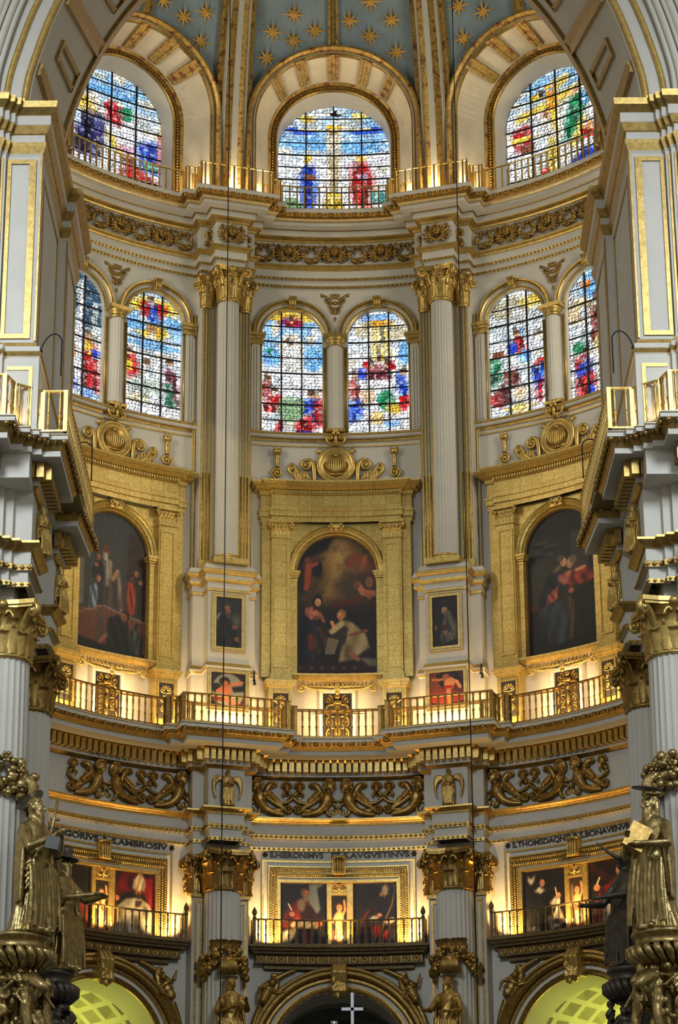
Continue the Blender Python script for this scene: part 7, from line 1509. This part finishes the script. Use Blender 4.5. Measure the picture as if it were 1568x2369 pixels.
        for i in range(8): a = -pi/2+rg.uniform(-1.2, 1.2); rr = r_*1.0; scl = MB(); scroll(scl, 0, 0, .14, rg.uniform(0, 6), rg.choice((-1, 1)), 1.5, .045); q._j(scl, T @ Matrix.Translation((rr*cos(a), rr*sin(a), zt-rg.uniform(.9, 2.2))) @ Matrix.Rotation(a+pi/2, 4, 'Z'))
        remesh(q.build('carved_figures', 'bronze' if n_ == 0 else 'bronzeblack', t), .026)
        if n_ == 0:     # horse head looking out from the carving
            q = MB(); hx, hy = -s*(cx+.38), cy-.5
            q.tube([(hx-s*-.1, hy+.2, zt-1.35), (hx, hy, zt-1.0), (hx-s*.02, hy-.1, zt-.9), (hx-s*.2, hy-.22, zt-1.05), (hx-s*.3, hy-.28, zt-1.15)], [.17, .16, .14, .1, .075], 9)
            for e in (-1, 1): q.ell((hx+.05*e, hy, zt-.78), (.03, .03, .08)); q.ell((hx-s*.1+.05*e, hy-.2, zt-.95), .03)
            for k in range(6): q.ell((hx+s*.06+s*.02*k, hy+.06, zt-.85-.1*k), (.06, .07, .08))
            q.build('horse_head', 'bronze', t)
    # small bent lamp arms on the gallery
    for (ax, ay, az, dx) in ((-6.02, -12.44, 21.95, .42), (-5.93, -7.3, 21.7, .5)):
        q = MB(); q.tube(bez([(ax, ay, az), (ax+.1, ay, az+.42), (ax+dx*.8, ay, az+.5), (ax+dx, ay+.1, az+.3)], 12)+([Vector((ax+dx, ay+.1, az-.5))] if dx > .4 else []), .016, 6); q.ell((ax, ay, az), .05)
        o = mir(q).build('bent_lamp', 'iron', None, (-s*ax, ay, az)); tag(o, 'thin bent black lamp on the %s front pier, %s' % (side, 'by the upper panel' if ay < -10 else 'over the far end of its gallery'), 'lamp')

# ================================================================== STATUES, CROSS, CABLES
def halo_part(t, x, y, z, r, tilt, mt='bronze'):
    q = MB(); q.lathe([(0, 0), (r*.6, .012), (r*.97, 0), (r, .01), (r, .03), (0, .04)], 24, 0, Matrix.Translation((x, y, z)) @ Matrix.Rotation(tilt[0], 4, 'X') @ Matrix.Rotation(tilt[1], 4, 'Y')); q.build('halo', mt, t)
def statue(name, label, loc, h, mt, vox, halo=None, extra=None, **kw):
    t = thing(name, label, 'statue', loc); q = figure(h, m=0, **kw)
    q.mapped(lambda x, y, z: (x+loc[0], y+loc[1], z+loc[2])); q.box((loc[0], loc[1], loc[2]+.03), (.3*h/2, .26*h/2, .05))
    remesh(q.build('body', mt, t), vox)
    if halo: halo_part(t, loc[0]+halo[0], loc[1]+halo[1], loc[2]+halo[2], halo[3], halo[4], halo[5] if len(halo) > 5 else mt)
    if extra: extra(t, loc)
    return t
def ex_paul(t, l):
    q = MB(); q.box((0, 0, 0), (.13, .16, .12), 0, Matrix.Translation((l[0]+.42, l[1]-.38, l[2]+1.66)) @ Matrix.Rotation(.2, 4, 'Y')); q.build('book', 'stone', t)
    q = MB(); q.tube([(l[0]+.30, l[1]-.5, l[2]+1.35), (l[0]+.5, l[1]-.52, l[2]+2.5)], .028, 6); q.tube([(l[0]+.36, l[1]-.5, l[2]+2.12), (l[0]+.54, l[1]-.52, l[2]+2.1)], .03, 6); q.build('sword', 'bronze', t)
statue('saint_statue', 'bronze bearded saint with tilted halo and clasped hands on the near left corbel', (-5.86, -11.9, 10.12), 2.62, 'bronze', .024, (-.12, .18, 2.66, .30, (.75, -.45), 'bronzeblack'), ex_paul,
       yaw=.95, lean=.2, arms=[(1, (.17, -.1, .62), (.06, -.22, .72)), (-1, (-.17, -.12, .60), (-.03, -.23, .70))], beard=True, hair='short', head_turn=.35, seed=4, fold=1.3)
def ex_hat(t, l):
    q = MB(); q.lathe([(.28, 0), (.30, .02), (.16, .05), (.15, .2), (.13, .26), (0, .27)], 18, 0, Matrix.Translation((l[0]+.03, l[1]-.03, l[2]+2.30)) @ Matrix.Rotation(.12, 4, 'Y')); q.build('hat', 'bronzeblack', t)
statue('pilgrim_statue', 'bronze bearded figure in a brimmed hat reaching forward, far left corbel', (-5.66, -8.3, 10.12), 2.36, 'bronze', .024, None, ex_hat,
       yaw=1.05, lean=.1, arms=[(1, (.14, -.16, .62), (.08, -.36, .62)), (-1, (-.15, -.14, .60), (-.02, -.34, .63))], beard=True, hair='short', head_turn=.3, seed=6, fold=1.2, mantle=True)
def ex_peter(t, l):
    q = MB(); q.box((0, 0, 0), (.2, .05, .27), 0, Matrix.Translation((l[0]-.36, l[1]-.42, l[2]+1.72)) @ Matrix.Rotation(.5, 4, 'Y') @ Matrix.Rotation(-.2, 4, 'X')); q.build('book', 'golddark', t)
statue('saint_statue', 'bronze saint with long beard, halo and book on the near right corbel', (5.98, -11.9, 10.12), 2.62, 'bronze', .024, (-.08, -.08, 2.74, .30, (.15, .1), 'bronzeblack'), ex_peter,
       yaw=-.75, lean=-.2, arms=[(1, (.2, -.1, .60), (.06, -.24, .60)), (-1, (-.2, -.08, .58), (-.05, -.25, .66))], beard=True, hair='long', head_turn=-.45, seed=9, fold=1.35)
def ex_plume(t, l):
    q = MB(); q.tube(bez([(l[0]-.1, l[1]-.2, l[2]+2.2), (l[0]-.35, l[1]-.2, l[2]+2.3), (l[0]-.6, l[1]-.2, l[2]+2.55)], 8), [.05, .05, .045, .04, .035, .03, .025, .02, .012], 6); q.build('plume', 'bronzeblack', t)
statue('angel_statue', 'black bronze curly haired figure pointing, on the far right corbel', (5.84, -8.3, 10.12), 2.36, 'bronzeblack', .024, None, ex_plume,
       yaw=-1.0, lean=-.1, arms=[(1, (.16, -.14, .60), (.02, -.30, .58)), (-1, (-.2, -.12, .57), (-.14, -.36, .53))], beard=False, hair='short', head_turn=-.3, seed=12, fold=1.3)
for c, sd in ((-18, 'left'), (18, 'right')):
    x, y = rot2(0, R-1.62, c); z0 = 11.05
    t = statue('apostle_statue', 'dark gilt apostle with halo in front of the %s lower column' % sd, (x, y, z0), 2.18, 'golddark', .02, (.0, .12, 2.24, .20, (.35, 0), 'bronzeblack'), None,
           yaw=.15 if c < 0 else -.35, lean=.15, arms=[(1, (.2, -.06, .62), (.17, -.2, .70)), (-1, (-.18, -.08, .58), (-.02, -.2, .62))] if c < 0 else [(1, (.19, -.08, .58), (.06, -.22, .56)), (-1, (-.2, -.1, .6), (-.22, -.26, .58))], beard=c > 0, hair='short' if c < 0 else 'long', head_turn=.1 if c < 0 else -.6, seed=20+c, fold=1.2)
    q = MB(); q.lathe([(.1, 9.6), (.2, 10.2), (.42, 10.8), (.48, 10.95), (.5, 11.05), (0, 11.06)], 20, 0, Matrix.Translation((x, y+.1, 0))); q.lathe([(.1, 10.2), (.55, 10.6), (.6, 11.0), (0, 11.0)], 16, 0, Matrix.Translation(rot2(0, R-1.2, c)+(0,))); q.build('bracket', 'golddark', t)
# silver figure holding a tall cross, on top of the tabernacle below the frame
TX, TY, TZ = .02, 0.0, 8.9
q = MB(); q.lathe([(2.2, FLOOR), (2.2, 1.0), (1.6, 1.1), (1.6, 4.5), (1.75, 4.7), (1.2, 5.4), (.9, 7.6), (1.0, 7.8), (.5, 8.4), (.35, 8.7), (.4, 8.85), (0, 8.9)], 32, 0, Matrix.Translation((TX, TY, 0)))
for k in range(8): a = 2*pi*k/8; q.tube([(TX+1.9*cos(a), TY+1.9*sin(a), 1.0), (TX+1.9*cos(a), TY+1.9*sin(a), 4.5)], .14, 8)
tag(q.build('tabernacle', 'silver', None, (TX, TY, FLOOR)), 'silver tabernacle under the figure with the cross, below the picture edge', 'tabernacle')
def ex_cross(t, l):
    q = MB(); x = l[0]+.20; q.box((x, l[1]-.3, l[2]+1.15), (.035, .03, 1.1)); q.box((x, l[1]-.3, l[2]+1.87), (.25, .03, .035)); q.build('cross', 'silver', t)
    q = MB(); xx = l[0]-.22; q.tube([(xx, l[1]-.25, l[2]+1.2), (xx, l[1]-.25, l[2]+1.42)], .022, 6); q.lathe([(.03, 0), (.02, .05), (.07, .12), (.08, .2), (0, .2)], 10, 0, Matrix.Translation((xx, l[1]-.25, l[2]+1.4))); q.build('chalice', 'silver', t)
statue('faith_statue', 'silver robed figure holding up a tall cross, below the middle arch', (TX+.06, TY, 8.9), 1.52, 'silver', .015, None, ex_cross,
       yaw=-.1, lean=.1, arms=[(1, (.16, -.06, .62), (.13, -.19, .66)), (-1, (-.17, -.06, .62), (-.14, -.17, .82))], beard=False, hair='short', head_turn=.1, seed=30, fold=1.3)
# lamp cables hanging from the dome
for lab, x, y, z1 in (('left', -2.92, 3.0, 47.0), ('right', 3.36, 3.0, 47.0)):
    q = MB(); q.tube([(x, y, 5.0), (x, y, z1)], .014, 6); o = q.build('lamp_cable', 'iron', None, (x, y, 5.0)); tag(o, 'long thin dark cable hanging in front of the %s tall column' % lab, 'cable')

# gilded saints on the frieze of the front piers
pr = None
for s, sd in ((-1, 'left'), (1, 'right')):
    for n_, y in (('near', -10.95), ('far', -7.3)):
        if pr is None: o = pr = remesh(figure(1.08, 0, .5, [(1, (.13, -.1, .60), (.02, -.17, .62)), (-1, (-.15, -.08, .56), (-.03, -.17, .55))], True, 'short', .3, True, 51, False, 1.6).build('saint_relief', 'gold'), .014)
        else: o = pr.copy(); COL.objects.link(o)
        o.location = (s*6.06, y+.12, 18.12); o.rotation_euler.z = -s*pi/2+s*.5
        tag(o, 'small gilded saint on the frieze of the %s front pier, %s one' % (sd, n_), 'relief')
for c, sd in ((-18, 'left'), (18, 'right')):
    x, y = rot2(.88, R-.62, c); q = MB(); q.tube(bez([(x, y, 22.0), (x, y-.05, 22.3), (x+.02, y-.3, 22.3), (x+.03, y-.3, 21.85)], 12), .016, 6); q.ell((x, y, 21.98), .04); q.tube([(x+.03, y-.3, 21.9), (x+.03, y-.3, 21.75)], [.02, .05], 8)
    tag(q.build('bent_lamp', 'iron', None, (x, y, 22)), 'small bent black lamp on the right edge of the %s pedestal' % sd, 'lamp')
